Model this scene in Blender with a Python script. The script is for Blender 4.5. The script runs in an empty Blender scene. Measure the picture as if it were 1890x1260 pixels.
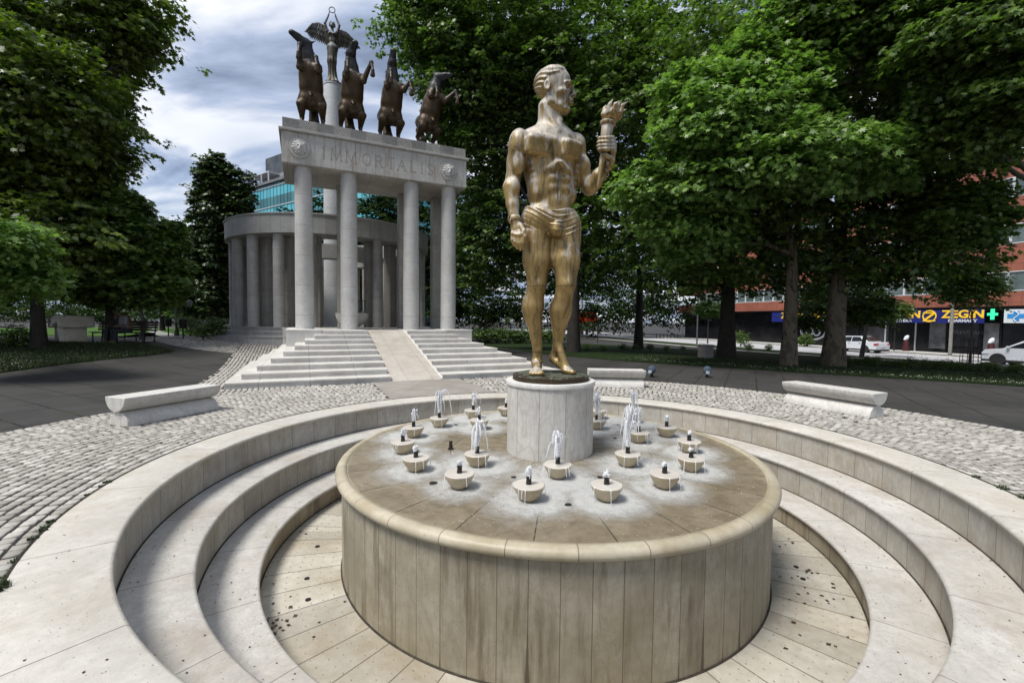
import bpy, math, random
import numpy as np
from mathutils import Vector, Matrix
R_ = math.radians
PI = math.pi
random.seed(7)
rng = np.random.default_rng(11)
SC = bpy.context.scene
COL = SC.collection

# ---------------------------------------------------------------- camera, sky, sun, exposure
F_PX, PITCH, ROLL, EYE = 827.8, 0.0468, -0.0109, 1.8
cd = bpy.data.cameras.new('camera')
cd.sensor_width = 36.0
cd.lens = F_PX * 36.0 / 1890.0
cd.clip_start = 0.05
cd.clip_end = 2000
cam = bpy.data.objects.new('camera', cd)
COL.objects.link(cam)
cam.matrix_world = (Matrix.Translation((0, 0, EYE)) @ Matrix.Rotation(R_(90) - PITCH, 4, 'X')
                    @ Matrix.Rotation(-ROLL, 4, 'Z'))
SC.camera = cam

SUN_EL, SUN_AZ = 62.0, -128.0       # azimuth measured from +Y (view direction) clockwise
world = bpy.data.worlds.new('World')
SC.world = world
world.use_nodes = True
wn, wl = world.node_tree.nodes, world.node_tree.links
wn.clear()
w_out = wn.new('ShaderNodeOutputWorld')
w_bg = wn.new('ShaderNodeBackground')
w_bg.inputs['Strength'].default_value = 0.10
sky = wn.new('ShaderNodeTexSky')
sky.sky_type = 'NISHITA'
sky.sun_disc = False
sky.sun_elevation = R_(SUN_EL)
sky.sun_rotation = R_(SUN_AZ)
sky.air_density = 1.0
sky.dust_density = 1.5
tc = wn.new('ShaderNodeTexCoord')
# clouds: noise on the direction projected onto a cloud layer
sep = wn.new('ShaderNodeSeparateXYZ')
wl.new(tc.outputs['Generated'], sep.inputs[0])
def wmath(op, a, b=None, c=None):
    n = wn.new('ShaderNodeMath'); n.operation = op
    for i, v in enumerate((a, b, c)):
        if v is None: continue
        if isinstance(v, (int, float)): n.inputs[i].default_value = v
        else: wl.new(v, n.inputs[i])
    return n.outputs[0]
zz = wmath('ADD', wmath('MAXIMUM', sep.outputs[2], 0.0), 0.22)
px_ = wmath('DIVIDE', sep.outputs[0], zz)
py_ = wmath('DIVIDE', sep.outputs[1], zz)
cmb = wn.new('ShaderNodeCombineXYZ')
wl.new(px_, cmb.inputs[0]); wl.new(py_, cmb.inputs[1])
mp = wn.new('ShaderNodeMapping')
mp.inputs['Location'].default_value = (3.1, 1.7, 0.4)
mp.inputs['Rotation'].default_value = (0, 0, R_(35))
mp.inputs['Scale'].default_value = (0.9, 1.5, 1)
wl.new(cmb.outputs[0], mp.inputs[0])
cn = wn.new('ShaderNodeTexNoise')
cn.inputs['Scale'].default_value = 1.35; cn.inputs['Detail'].default_value = 7
cn.inputs['Roughness'].default_value = 0.52; cn.inputs['Distortion'].default_value = 0.35
wl.new(mp.outputs[0], cn.inputs[0])
cn2 = wn.new('ShaderNodeTexNoise')
cn2.inputs['Scale'].default_value = 0.75; cn2.inputs['Detail'].default_value = 5
cn2.inputs['Roughness'].default_value = 0.5
mp2 = wn.new('ShaderNodeMapping'); mp2.inputs['Location'].default_value = (7.3, -2.1, 4)
wl.new(mp.outputs[0], mp2.inputs[0]); wl.new(mp2.outputs[0], cn2.inputs[0])
r1 = wn.new('ShaderNodeValToRGB')       # cloud tone: grey-blue undersides to white
r1.color_ramp.elements[0].position = 0.42; r1.color_ramp.elements[0].color = (1.7, 2.15, 3.1, 1)
r1.color_ramp.elements[1].position = 0.575; r1.color_ramp.elements[1].color = (7.2, 7.35, 7.7, 1)
e = r1.color_ramp.elements.new(0.49); e.color = (3.3, 3.9, 5.2, 1)
wl.new(cn.outputs[0], r1.inputs[0])
r2 = wn.new('ShaderNodeValToRGB')       # cover
r2.color_ramp.elements[0].position = 0.30; r2.color_ramp.elements[0].color = (0.35, 0.35, 0.35, 1)
r2.color_ramp.elements[1].position = 0.55; r2.color_ramp.elements[1].color = (1, 1, 1, 1)
wl.new(cn2.outputs[0], r2.inputs[0])
wmix = wn.new('ShaderNodeMix'); wmix.data_type = 'RGBA'
wl.new(r2.outputs[0], wmix.inputs[0]); wl.new(sky.outputs[0], wmix.inputs[6]); wl.new(r1.outputs[0], wmix.inputs[7])
wl.new(wmix.outputs[2], w_bg.inputs['Color'])
wl.new(w_bg.outputs[0], w_out.inputs['Surface'])

sd = bpy.data.lights.new('sun', 'SUN')
sd.energy = 3.2; sd.angle = R_(20); sd.color = (1.0, 0.97, 0.925)
sun = bpy.data.objects.new('sun', sd)
COL.objects.link(sun)
_az, _el = R_(SUN_AZ), R_(SUN_EL)
_sd = Vector((math.sin(_az) * math.cos(_el), math.cos(_az) * math.cos(_el), math.sin(_el)))
sun.rotation_euler = _sd.to_track_quat('Z', 'Y').to_euler()

SC.view_settings.view_transform = 'Standard'
SC.view_settings.look = 'None'
SC.view_settings.gamma = 1
SC.view_settings.exposure = 0.56
SC.render.resolution_x, SC.render.resolution_y = 1024, 682

# ---------------------------------------------------------------- places
FC = np.array([0.53, 6.10])                        # fountain centre
AX = np.array([-0.423, 0.906]); UX = np.array([0.906, 0.423])   # axis to the monument, across it
ANG = math.atan2(UX[1], UX[0])
def AU(a, u, z=0.0):
    p = FC + AX * a + UX * u
    return Vector((p[0], p[1], z))
def sstep(x, a, b):
    t = np.clip((np.asarray(x, float) - a) / (b - a), 0, 1)
    return t * t * (3 - 2 * t)
def hgt(X, Y):                                      # the lie of the land
    dx, dy = np.asarray(X, float) - FC[0], np.asarray(Y, float) - FC[1]
    a = dx * AX[0] + dy * AX[1]; u = dx * UX[0] + dy * UX[1]
    R = np.hypot(dx, dy)
    rf = sstep(u, 3, 10)
    return (1 - rf) * 0.72 * sstep(a, 11.5, 21) - rf * 0.62 * sstep(R, 17, 40)
_ca, _sa = math.cos(ROLL), math.sin(ROLL)
def ray(x, y):                                      # survey helper: photo point -> direction
    a = (x - 945) / F_PX; b = (630 - y) / F_PX
    X = _ca * a + _sa * b; u = -_sa * a + _ca * b
    return np.array([X, math.cos(PITCH) + u * math.sin(PITCH), -math.sin(PITCH) + u * math.cos(PITCH)])
def at(x, y, Y):
    r = ray(x, y); t = Y / r[1]
    return np.array([0, 0, EYE]) + r * t
def gnd(x, y):
    r = ray(x, y); t = 3.0
    for _ in range(4000):
        p = r * t
        if p[2] + EYE <= float(hgt(p[0], p[1])): break
        t *= 1.002
    return np.array([p[0], p[1], float(hgt(p[0], p[1]))])

# ---------------------------------------------------------------- object helpers
def tag(o, label=None, cat=None, group=None, kind=None):
    if label: o['label'] = label
    if cat: o['category'] = cat
    if group: o['group'] = group
    if kind: o['kind'] = kind
    return o
def empty(name, loc=(0, 0, 0), rz=0.0, label=None, cat=None, group=None):
    o = bpy.data.objects.new(name, None)
    COL.objects.link(o)
    o.location = loc; o.rotation_euler = (0, 0, rz)
    o.empty_display_size = 0.3
    return tag(o, label, cat, group)
def mesh_np(name, V, Fs, smooth=False):
    """V (n,3); Fs an (m,k) int array or a list of faces"""
    me = bpy.data.meshes.new(name)
    V = np.asarray(V, np.float32)
    if isinstance(Fs, np.ndarray):
        m, k = Fs.shape
        me.vertices.add(len(V)); me.vertices.foreach_set('co', V.ravel())
        me.loops.add(m * k); me.loops.foreach_set('vertex_index', Fs.astype(np.int32).ravel())
        me.polygons.add(m)
        me.polygons.foreach_set('loop_start', (np.arange(m) * k).astype(np.int32))
        me.update(calc_edges=True)
        me.validate()
    else:
        me.from_pydata([tuple(v) for v in V], [], Fs)
        me.update()
    if smooth:
        me.polygons.foreach_set('use_smooth', np.ones(len(me.polygons), bool))
    return me
def link(name, me, mat, parent=None):
    o = bpy.data.objects.new(name, me)
    if mat is not None and len(me.materials) == 0: me.materials.append(mat)
    COL.objects.link(o)
    if parent is not None: o.parent = parent
    return o
class MB:
    """collects boxes, tubes and lathes and links them as one mesh"""
    def __init__(s): s.v = []; s.f = []
    def raw(s, V, Fc):
        n = len(s.v); s.v += [tuple(map(float, p)) for p in V]; s.f += [[n + i for i in f] for f in Fc]; return s
    def box(s, lo, hi, M=None, bev=0.0):
        x0, y0, z0 = lo; x1, y1, z1 = hi
        if bev <= 0:
            V = [(x0,y0,z0),(x1,y0,z0),(x1,y1,z0),(x0,y1,z0),(x0,y0,z1),(x1,y0,z1),(x1,y1,z1),(x0,y1,z1)]
            Fc = [(0,3,2,1),(4,5,6,7),(0,1,5,4),(1,2,6,5),(2,3,7,6),(3,0,4,7)]
        else:
            b = bev; V = []; Fc = []
            lv = [(z0, b), (z0 + b, 0), (z1 - b, 0), (z1, b)]
            for z, ins in lv:
                X0, X1, Y0, Y1 = x0 + ins, x1 - ins, y0 + ins, y1 - ins
                if ins > 0: pts = [(X0,Y0+b*0),(X1,Y0),(X1,Y1),(X0,Y1)]; V += [(p[0],p[1],z) for p in (pts[0],pts[0],pts[1],pts[1],pts[2],pts[2],pts[3],pts[3])]
                else: V += [(X0,Y0+b,z),(X0+b,Y0,z),(X1-b,Y0,z),(X1,Y0+b,z),(X1,Y1-b,z),(X1-b,Y1,z),(X0+b,Y1,z),(X0,Y1-b,z)]
            for k in range(3):
                for i in range(8):
                    j = (i + 1) % 8
                    Fc.append((k*8+i, k*8+j, k*8+8+j, k*8+8+i))
            Fc.append(tuple(range(7, -1, -1))); Fc.append(tuple(range(24, 32)))
        if M is not None: V = [tuple(M @ Vector(p)) for p in V]
        return s.raw(V, Fc)
    def tube(s, p, q, r0, r1=None, n=12, caps=True):
        r1 = r0 if r1 is None else r1
        p, q = Vector(p), Vector(q); d = (q - p).normalized()
        a = d.orthogonal().normalized(); b = d.cross(a)
        V = []
        for c, r in ((p, r0), (q, r1)):
            for i in range(n):
                t = 2 * PI * i / n
                V.append(c + (a * math.cos(t) + b * math.sin(t)) * r)
        Fc = [(i, (i + 1) % n, n + (i + 1) % n, n + i) for i in range(n)]
        if caps: Fc += [tuple(range(n - 1, -1, -1)), tuple(range(n, 2 * n))]
        return s.raw(V, Fc)
    def path(s, pts, rs, n=8):
        pts = [Vector(p) for p in pts]; V = []; m = len(pts)
        a = None
        for i, c in enumerate(pts):
            d = (pts[min(i + 1, m - 1)] - pts[max(i - 1, 0)]).normalized()
            if a is None: a = d.orthogonal().normalized()
            a = (a - d * a.dot(d)).normalized(); b = d.cross(a)
            r = rs[i] if hasattr(rs, '__len__') else rs
            for k in range(n):
                t = 2 * PI * k / n; V.append(c + (a * math.cos(t) + b * math.sin(t)) * r)
        Fc = [(i * n + k, i * n + (k + 1) % n, (i + 1) * n + (k + 1) % n, (i + 1) * n + k) for i in range(m - 1) for k in range(n)]
        Fc += [tuple(range(n - 1, -1, -1)), tuple(range((m - 1) * n, m * n))]
        return s.raw(V, Fc)
    def lathe(s, prof, n=48, c=(0, 0, 0), a0=0.0, a1=2 * PI):
        full = abs(a1 - a0 - 2 * PI) < 1e-6
        m = len(prof); V = []; Fc = []
        N = n if full else n + 1
        for i in range(N):
            t = a0 + (a1 - a0) * i / n
            for r, z in prof: V.append((c[0] + r * math.cos(t), c[1] + r * math.sin(t), c[2] + z))
        for i in range(n):
            j = (i + 1) % N
            for k in range(m - 1): Fc.append((i * m + k, j * m + k, j * m + k + 1, i * m + k + 1))
        return s.raw(V, Fc)
    def prism(s, poly, z0, z1):
        n = len(poly); V = [(x, y, z0) for x, y in poly] + [(x, y, z1) for x, y in poly]
        Fc = [(i, (i + 1) % n, n + (i + 1) % n, n + i) for i in range(n)] + [tuple(range(n - 1, -1, -1)), tuple(range(n, 2 * n))]
        return s.raw(V, Fc)
    def build(s, name, mat, parent=None, smooth=False, bevel=0.0, angle=40):
        me = bpy.data.meshes.new(name); me.from_pydata(s.v, [], s.f); me.update()
        import bmesh
        bm = bmesh.new(); bm.from_mesh(me)
        bmesh.ops.remove_doubles(bm, verts=bm.verts, dist=1e-5)
        bmesh.ops.recalc_face_normals(bm, faces=bm.faces)
        bm.to_mesh(me); bm.free()
        o = link(name, me, mat, parent)
        if smooth:
            me.polygons.foreach_set('use_smooth', np.ones(len(me.polygons), bool))
            try: me.set_sharp_from_angle(angle=R_(angle))
            except Exception: pass
        if bevel > 0:
            m = o.modifiers.new('bevel', 'BEVEL'); m.width = bevel; m.segments = 2; m.limit_method = 'ANGLE'; m.angle_limit = R_(35)
        return o
def copy_tree(o, parent=None):
    c = o.copy(); COL.objects.link(c); c.parent = parent
    for ch in list(o.children): copy_tree(ch, c)
    return c

# ---------------------------------------------------------------- material helpers
class NT:
    def __init__(s, name):
        s.m = bpy.data.materials.new(name); s.m.use_nodes = True
        s.t = s.m.node_tree; s.n = s.t.nodes; s.l = s.t.links; s.n.clear()
        s.out = s.n.new('ShaderNodeOutputMaterial')
        s.b = s.n.new('ShaderNodeBsdfPrincipled'); s.l.new(s.b.outputs[0], s.out.inputs[0])
        s.tc = s.n.new('ShaderNodeTexCoord')
        s.co = s.tc.outputs['Object']
    def set(s, k, v):
        i = s.b.inputs[k]
        if hasattr(v, 'is_linked') or hasattr(v, 'links'): s.l.new(v, i)
        elif hasattr(v, '__len__') and len(v) == 3: i.default_value = (*v, 1)
        else: i.default_value = v
        return s
    def M(s, op, a, b=None, c=None, clamp=False):
        n = s.n.new('ShaderNodeMath'); n.operation = op; n.use_clamp = clamp
        for i, v in enumerate((a, b, c)):
            if v is None: continue
            if isinstance(v, (int, float)): n.inputs[i].default_value = v
            else: s.l.new(v, n.inputs[i])
        return n.outputs[0]
    def map(s, scale=(1, 1, 1), loc=(0, 0, 0), rot=(0, 0, 0), src=None):
        n = s.n.new('ShaderNodeMapping')
        n.inputs['Location'].default_value = loc; n.inputs['Rotation'].default_value = rot; n.inputs['Scale'].default_value = scale
        s.l.new(src if src is not None else s.co, n.inputs[0]); return n.outputs[0]
    def noise(s, scale=5, detail=4, rough=0.55, src=None, dist=0.0, col=False):
        n = s.n.new('ShaderNodeTexNoise')
        n.inputs['Scale'].default_value = scale; n.inputs['Detail'].default_value = detail
        n.inputs['Roughness'].default_value = rough; n.inputs['Distortion'].default_value = dist
        s.l.new(src if src is not None else s.co, n.inputs[0]); return n.outputs[1 if col else 0]
    def vor(s, scale=5, src=None, feature='F1', out=0):
        n = s.n.new('ShaderNodeTexVoronoi'); n.feature = feature; n.inputs['Scale'].default_value = scale
        s.l.new(src if src is not None else s.co, n.inputs[0]); return n.outputs[out]
    def xyz(s, src=None):
        n = s.n.new('ShaderNodeSeparateXYZ'); s.l.new(src if src is not None else s.co, n.inputs[0]); return n.outputs
    def comb(s, x=0, y=0, z=0):
        n = s.n.new('ShaderNodeCombineXYZ')
        for i, v in enumerate((x, y, z)):
            if isinstance(v, (int, float)): n.inputs[i].default_value = v
            else: s.l.new(v, n.inputs[i])
        return n.outputs[0]
    def white(s, v):
        n = s.n.new('ShaderNodeTexWhiteNoise'); n.noise_dimensions = '3D'; s.l.new(v, n.inputs[0]); return n.outputs[0]
    def ramp(s, fac, stops):
        n = s.n.new('ShaderNodeValToRGB'); el = n.color_ramp.elements
        while len(el) < len(stops): el.new(0.5)
        for e_, (p, c) in zip(el, stops):
            e_.position = p; e_.color = (c, c, c, 1) if isinstance(c, (int, float)) else (*c, 1)
        s.l.new(fac, n.inputs[0]); return n.outputs[0]
    def mix(s, f, a, b, mode='MIX'):
        n = s.n.new('ShaderNodeMix'); n.data_type = 'RGBA'; n.blend_type = mode
        for k, v in ((0, f), (6, a), (7, b)):
            if isinstance(v, (int, float)) and k: v = (v, v, v)
            if isinstance(v, (int, float)): n.inputs[k].default_value = v
            elif isinstance(v, tuple): n.inputs[k].default_value = (*v, 1)
            else: s.l.new(v, n.inputs[k])
        return n.outputs[2]
    def bump(s, h, strength=0.3, dist=0.02):
        n = s.n.new('ShaderNodeBump'); n.inputs['Strength'].default_value = strength; n.inputs['Distance'].default_value = dist
        s.l.new(h, n.inputs['Height']); s.l.new(n.outputs[0], s.b.inputs['Normal']); return s
    def attr(s, name, out=2):
        n = s.n.new('ShaderNodeAttribute'); n.attribute_name = name; return n.outputs[out]
def simple(name, col, rough=0.6, metal=0.0, var=0.0, scale=8, bump=0.0, emit=0.0):
    t = NT(name)
    if var > 0:
        f = t.noise(scale, 5)
        c = t.mix(t.ramp(f, [(0.3, 0.0), (0.7, 1.0)]), tuple(x * (1 - var) for x in col), tuple(min(1, x * (1 + var)) for x in col))
        t.set('Base Color', c)
        if bump > 0: t.bump(f, bump, 0.02)
    else: t.set('Base Color', col)
    t.set('Roughness', rough).set('Metallic', metal)
    if emit > 0: t.set('Emission Color', col).set('Emission Strength', emit)
    return t.m
# ---------------------------------------------------------------- sculpting: smooth blended volumes turned into one skin
class Vol:
    def __init__(s, lo, hi, h):
        s.lo = np.array(lo, float); s.h = h
        s.n = np.ceil((np.array(hi, float) - s.lo) / h).astype(int) + 1
        s.D = np.full(s.n, 1.0, np.float32)
    def reg(s, lo, hi):
        a = np.clip(np.floor((np.array(lo) - s.lo) / s.h).astype(int), 0, s.n - 1)
        b = np.clip(np.ceil((np.array(hi) - s.lo) / s.h).astype(int) + 1, 1, s.n)
        if (b <= a).any(): return None
        ax = [s.lo[i] + s.h * np.arange(a[i], b[i]) for i in range(3)]
        P = np.stack(np.meshgrid(*ax, indexing='ij'), -1).astype(np.float32)
        return (slice(a[0], b[0]), slice(a[1], b[1]), slice(a[2], b[2])), P
    def op(s, fn, lo, hi, k, mode='add'):
        pad = k + 3 * s.h + 0.02
        g = s.reg(np.array(lo) - pad, np.array(hi) + pad)
        if g is None: return s
        sl, P = g; d = fn(P); D = s.D[sl]
        if mode == 'add':
            h = np.maximum(k - np.abs(D - d), 0) / max(k, 1e-6)
            s.D[sl] = np.minimum(D, d) - h * h * k * 0.25
        else:
            d = -d
            h = np.maximum(k - np.abs(D - d), 0) / max(k, 1e-6)
            s.D[sl] = np.maximum(D, d) + h * h * k * 0.25
        return s
    def cone(s, p, q, r0, r1, k=0.04, mode='add', sq=None):
        p, q = np.array(p, float), np.array(q, float)
        def fn(P):
            pa = P - p; ba = q - p; L = max(ba @ ba, 1e-9)
            t = np.clip((pa @ ba) / L, 0, 1)
            dv = pa - t[..., None] * ba
            return np.sqrt((dv ** 2).sum(-1)) - (r0 + (r1 - r0) * t)
        r = max(r0, r1)
        return s.op(fn, np.minimum(p, q) - r, np.maximum(p, q) + r, k, mode)
    def chain(s, pts, rs, k=0.03, mode='add'):
        for i in range(len(pts) - 1): s.cone(pts[i], pts[i + 1], rs[i], rs[i + 1], k, mode)
        return s
    def ell(s, c, r, k=0.04, rot=None, mode='add'):
        """rot: 3x3 whose rows are the ellipsoid's own axes, or yaw angle in degrees"""
        c = np.array(c, float); r = np.array(r, float)
        if rot is None: A = np.eye(3)
        elif np.isscalar(rot):
            t = R_(rot); A = np.array([[math.cos(t), math.sin(t), 0], [-math.sin(t), math.cos(t), 0], [0, 0, 1]])
        else: A = np.array(rot, float)
        def fn(P):
            q = (P - c) @ A.T
            k0 = np.sqrt(((q / r) ** 2).sum(-1)); k1 = np.sqrt(((q / r ** 2) ** 2).sum(-1)) + 1e-9
            return k0 * (k0 - 1) / k1
        ext = np.sqrt(((A * r[:, None]) ** 2).sum(0))
        return s.op(fn, c - ext, c + ext, k, mode)
    def plate(s, c, half, yaw, pitch, r, k=0.03, mode='add'):
        c = np.array(c, float); half = np.array(half, float) - r; y_, p_ = R_(yaw), R_(pitch)
        X = np.array([math.cos(y_), math.sin(y_), 0]); F = np.array([math.sin(y_), -math.cos(y_), 0])
        N = F * math.cos(p_) + np.array([0, 0, -math.sin(p_)]); Z = np.cross(N, X); A = np.array([X, N, Z])
        def fn(P):
            q = np.abs((P - c) @ A.T) - half
            return np.sqrt((np.maximum(q, 0) ** 2).sum(-1)) + np.minimum(q.max(-1), 0) - r
        e = np.abs(half).sum() + r
        return s.op(fn, c - e, c + e, k, mode)
    def clip(s, fn):
        g = s.reg(s.lo, s.lo + s.h * s.n); sl, P = g
        s.D[sl] = np.maximum(s.D[sl], fn(P)); return s
    def mesh(s, name, smooth=True, relax=1):
        D = s.D
        D[0] = D[-1] = 1; D[:, 0] = D[:, -1] = 1; D[:, :, 0] = D[:, :, -1] = 1
        I = D < 0
        nx, ny, nz = D.shape
        cnt = np.zeros((nx - 1, ny - 1, nz - 1), np.int8)
        for a in (0, 1):
            for b in (0, 1):
                for c in (0, 1): cnt += I[a:nx - 1 + a, b:ny - 1 + b, c:nz - 1 + c]
        act = np.argwhere((cnt > 0) & (cnt < 8))
        idx = np.full((nx - 1, ny - 1, nz - 1), -1, np.int32)
        idx[act[:, 0], act[:, 1], act[:, 2]] = np.arange(len(act))
        co = np.zeros((len(act), 3)); w = np.zeros(len(act))
        cor = [(a, b, c) for a in (0, 1) for b in (0, 1) for c in (0, 1)]
        for p in cor:
            for ax in range(3):
                if p[ax]: continue
                q = list(p); q[ax] = 1
                d0 = D[act[:, 0] + p[0], act[:, 1] + p[1], act[:, 2] + p[2]]
                d1 = D[act[:, 0] + q[0], act[:, 1] + q[1], act[:, 2] + q[2]]
                m = (d0 < 0) != (d1 < 0)
                t = d0[m] / (d0[m] - d1[m])
                pt = np.tile(np.array(p, float), (m.sum(), 1)); pt[:, ax] = t
                co[m] += pt; w[m] += 1
        V = s.lo + s.h * (act + co / w[:, None])
        Q = []
        for ax in range(3):
            o1, o2 = (ax + 1) % 3, (ax + 2) % 3
            sa = [slice(1, -1)] * 3; sb = [slice(1, -1)] * 3
            sa[ax] = slice(0, -1); sb[ax] = slice(1, None)
            A, B = I[tuple(sa)], I[tuple(sb)]
            e = np.argwhere(A != B); off = np.ones(3, int); off[ax] = 0
            ins = A[e[:, 0], e[:, 1], e[:, 2]]
            e = e + off
            def g(d1, d2):
                c = e.copy(); c[:, o1] -= d1; c[:, o2] -= d2
                return idx[c[:, 0], c[:, 1], c[:, 2]]
            q = np.stack([g(1, 1), g(0, 1), g(0, 0), g(1, 0)], 1)
            q[~ins] = q[~ins][:, ::-1]
            Q.append(q)
        Q = np.concatenate(Q); Q = Q[(Q >= 0).all(1)]
        for _ in range(relax):
            S = np.zeros_like(V); N = np.zeros(len(V))
            for a, b in ((0, 1), (1, 2), (2, 3), (3, 0)):
                np.add.at(S, Q[:, a], V[Q[:, b]]); np.add.at(N, Q[:, a], 1)
                np.add.at(S, Q[:, b], V[Q[:, a]]); np.add.at(N, Q[:, b], 1)
            V = V * 0.5 + 0.5 * S / np.maximum(N, 1)[:, None]
        return mesh_np(name, V, Q, smooth)
# ---------------------------------------------------------------- stone
def stone(name, c0, c1, stain=(0.30, 0.22, 0.12), stain_amt=0.3, pits=0.4, rough=0.55, veins=0.0, joints=None, streak=0.0, zoff=0.0, jcol=(0.10, 0.08, 0.06), var=0.16, streak_col=(0.16, 0.12, 0.07), seep=None):
    """joints: ('polar', n, width, offset[, ring radii]) or ('x', step, width) / ('z', step, width) / ('xz', sx, sz, w)"""
    t = NT(name)
    n1 = t.noise(1.6, 6, 0.6, dist=0.3); n2 = t.noise(11, 5, 0.65)
    col = t.mix(t.ramp(n1, [(0.32, 0.0), (0.68, 1.0)]), c0, c1)
    col = t.mix(t.M('MULTIPLY', t.ramp(n2, [(0.35, 1.0), (0.6, 0.0)]), 0.32), col, tuple(x * 0.72 for x in c0))
    X, Y, Z = t.xyz()
    jm = None
    def edge(f, per, w):                                  # f in periods -> 1 on the joint
        fr = t.M('FRACT', f); d = t.M('MINIMUM', fr, t.M('SUBTRACT', 1.0, fr))
        return t.M('LESS_THAN', t.M('MULTIPLY', d, per), w)
    cell = None
    if joints:
        k = joints[0]
        if k == 'polar':
            th = t.M('ARCTAN2', Y, X); f = t.M('ADD', t.M('MULTIPLY', th, joints[1] / (2 * PI)), joints[3])
            r = t.M('SQRT', t.M('ADD', t.M('MULTIPLY', X, X), t.M('MULTIPLY', Y, Y)))
            jm = edge(f, t.M('MULTIPLY', r, 2 * PI / joints[1]), joints[2])
            cell = t.comb(t.M('FLOOR', f), 3.3, 1.7)
            for rr_ in (joints[4] if len(joints) > 4 else ()):
                jm = t.M('MAXIMUM', jm, t.M('LESS_THAN', t.M('ABSOLUTE', t.M('SUBTRACT', r, rr_)), joints[2]))
                cell = t.comb(t.M('FLOOR', f), t.M('GREATER_THAN', r, rr_), 1.7)
        elif k in ('x', 'z', 'xz', 'xy'):
            A = X if k[0] == 'x' else Z
            f = t.M('DIVIDE', t.M('ADD', A, 100.0 * joints[1] + 0.37 * joints[1]), joints[1])
            jm = edge(f, joints[1], joints[-1]); cell = t.comb(t.M('FLOOR', f), 5.5, 2.2)
            if len(k) == 2:
                f2 = t.M('DIVIDE', t.M('ADD', Z if k == 'xz' else Y, 100.0 * joints[2]), joints[2])
                jm = t.M('MAXIMUM', jm, edge(f2, joints[2], joints[-1])); cell = t.comb(t.M('FLOOR', f), t.M('FLOOR', f2), 2.2)
        w = t.white(cell)
        col = t.mix(t.M('MULTIPLY', w, 1.0), t.mix(1.0, col, (1 - var,) * 3, 'MULTIPLY'), col)
        w2 = t.white(t.comb(w, 8.1, 0.3))
        col = t.mix(t.M('MULTIPLY', w2, 0.35 * min(1, var * 4)), col, t.mix(1.0, col, (1.0, 0.93, 0.86), 'MULTIPLY'))
    if veins > 0:
        vn = t.noise(2.2, 7, 0.65, t.map((2.6, 2.6, 0.55), rot=(0.5, 0.35, 0.6)), 1.6)
        col = t.mix(t.M('MULTIPLY', t.ramp(vn, [(0.46, 0.0), (0.5, 1.0), (0.54, 0.0)]), veins), col, tuple(x * 0.62 for x in c0))
    if stain_amt > 0:
        s1 = t.noise(1.1, 7, 0.68, t.map(loc=(5.2, 1.1, 3.0)), 0.6)
        col = t.mix(t.M('MULTIPLY', t.ramp(s1, [(0.48, 0.0), (0.72, 1.0)]), stain_amt), col, stain)
    if streak > 0:                                        # run-off marks on upright faces
        th = t.M('ARCTAN2', Y, X)
        r = t.M('SQRT', t.M('ADD', t.M('MULTIPLY', X, X), t.M('MULTIPLY', Y, Y)))
        base = t.comb(t.M('MULTIPLY', th, 2.7), 0.0, t.M('MULTIPLY', Z, 0.09)) if (joints and joints[0] == 'polar') else t.comb(X, Y, t.M('MULTIPLY', Z, 0.12))
        sn = t.noise(6.5, 5, 0.62, base); sn2 = t.noise(2.1, 3, 0.6, t.map(src=base, loc=(3, 3, 3)))
        m = t.M('MULTIPLY', t.ramp(sn, [(0.50, 0.0), (0.66, 1.0)]), t.ramp(sn2, [(0.35, 0.15), (0.6, 1.0)]))
        col = t.mix(t.M('MULTIPLY', m, streak), col, streak_col)
    if seep:                                              # dirt running from the joints
        th = t.M('ARCTAN2', Y, X); f = t.M('ADD', t.M('MULTIPLY', th, joints[1] / (2 * PI)), joints[3]); fr = t.M('FRACT', f)
        dd = t.M('MULTIPLY', t.M('MINIMUM', fr, t.M('SUBTRACT', 1.0, fr)), joints[1] and 2 * PI * seep[0] / joints[1])
        jid = t.white(t.comb(t.M('FLOOR', t.M('ADD', f, 0.5)), 1.1, 7.7))
        wob = t.noise(5, 4, 0.6, t.comb(t.M('MULTIPLY', th, 3.0), 0.0, t.M('MULTIPLY', Z, 1.2)))
        hgt_ = t.M('ADD', t.M('MULTIPLY', jid, seep[2] - seep[1]), seep[1])
        wd = t.M('MULTIPLY', t.M('MULTIPLY', t.M('SUBTRACT', hgt_, Z, clamp=True), 0.05), t.M('ADD', wob, 0.35))
        sm = t.M('SUBTRACT', 1.0, t.M('DIVIDE', dd, t.M('ADD', wd, 0.0008)), clamp=True)
        col = t.mix(t.M('MULTIPLY', t.ramp(sm, [(0.0, 0.0), (0.5, 1.0)]), 0.8), col, (0.055, 0.04, 0.022))
    pv = t.vor(26, t.map((1, 1, 1))); pn = t.noise(4, 3, 0.5, t.map(loc=(9, 1, 4)))
    pm = t.M('MULTIPLY', t.ramp(pv, [(0.09, 1.0), (0.15, 0.0)]), t.ramp(pn, [(0.42, 0.0), (0.58, 1.0)]))
    if pits > 0: col = t.mix(t.M('MULTIPLY', pm, pits), col, (0.09, 0.07, 0.05))
    if jm is not None: col = t.mix(t.M('MULTIPLY', jm, 0.85), col, jcol)
    t.set('Base Color', col)
    rg = t.M('ADD', rough, t.M('MULTIPLY', n2, 0.15))
    t.set('Roughness', rg)
    t.set('Specular IOR Level', 0.4)
    h = t.M('ADD', t.M('MULTIPLY', n2, 0.5), t.noise(70, 3, 0.6))
    if jm is not None: h = t.M('SUBTRACT', h, t.M('MULTIPLY', jm, 2.0))
    t.bump(h, 0.25, 0.006)
    return t.m
CREAM0, CREAM1 = (0.47, 0.44, 0.385), (0.60, 0.575, 0.52)
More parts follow.
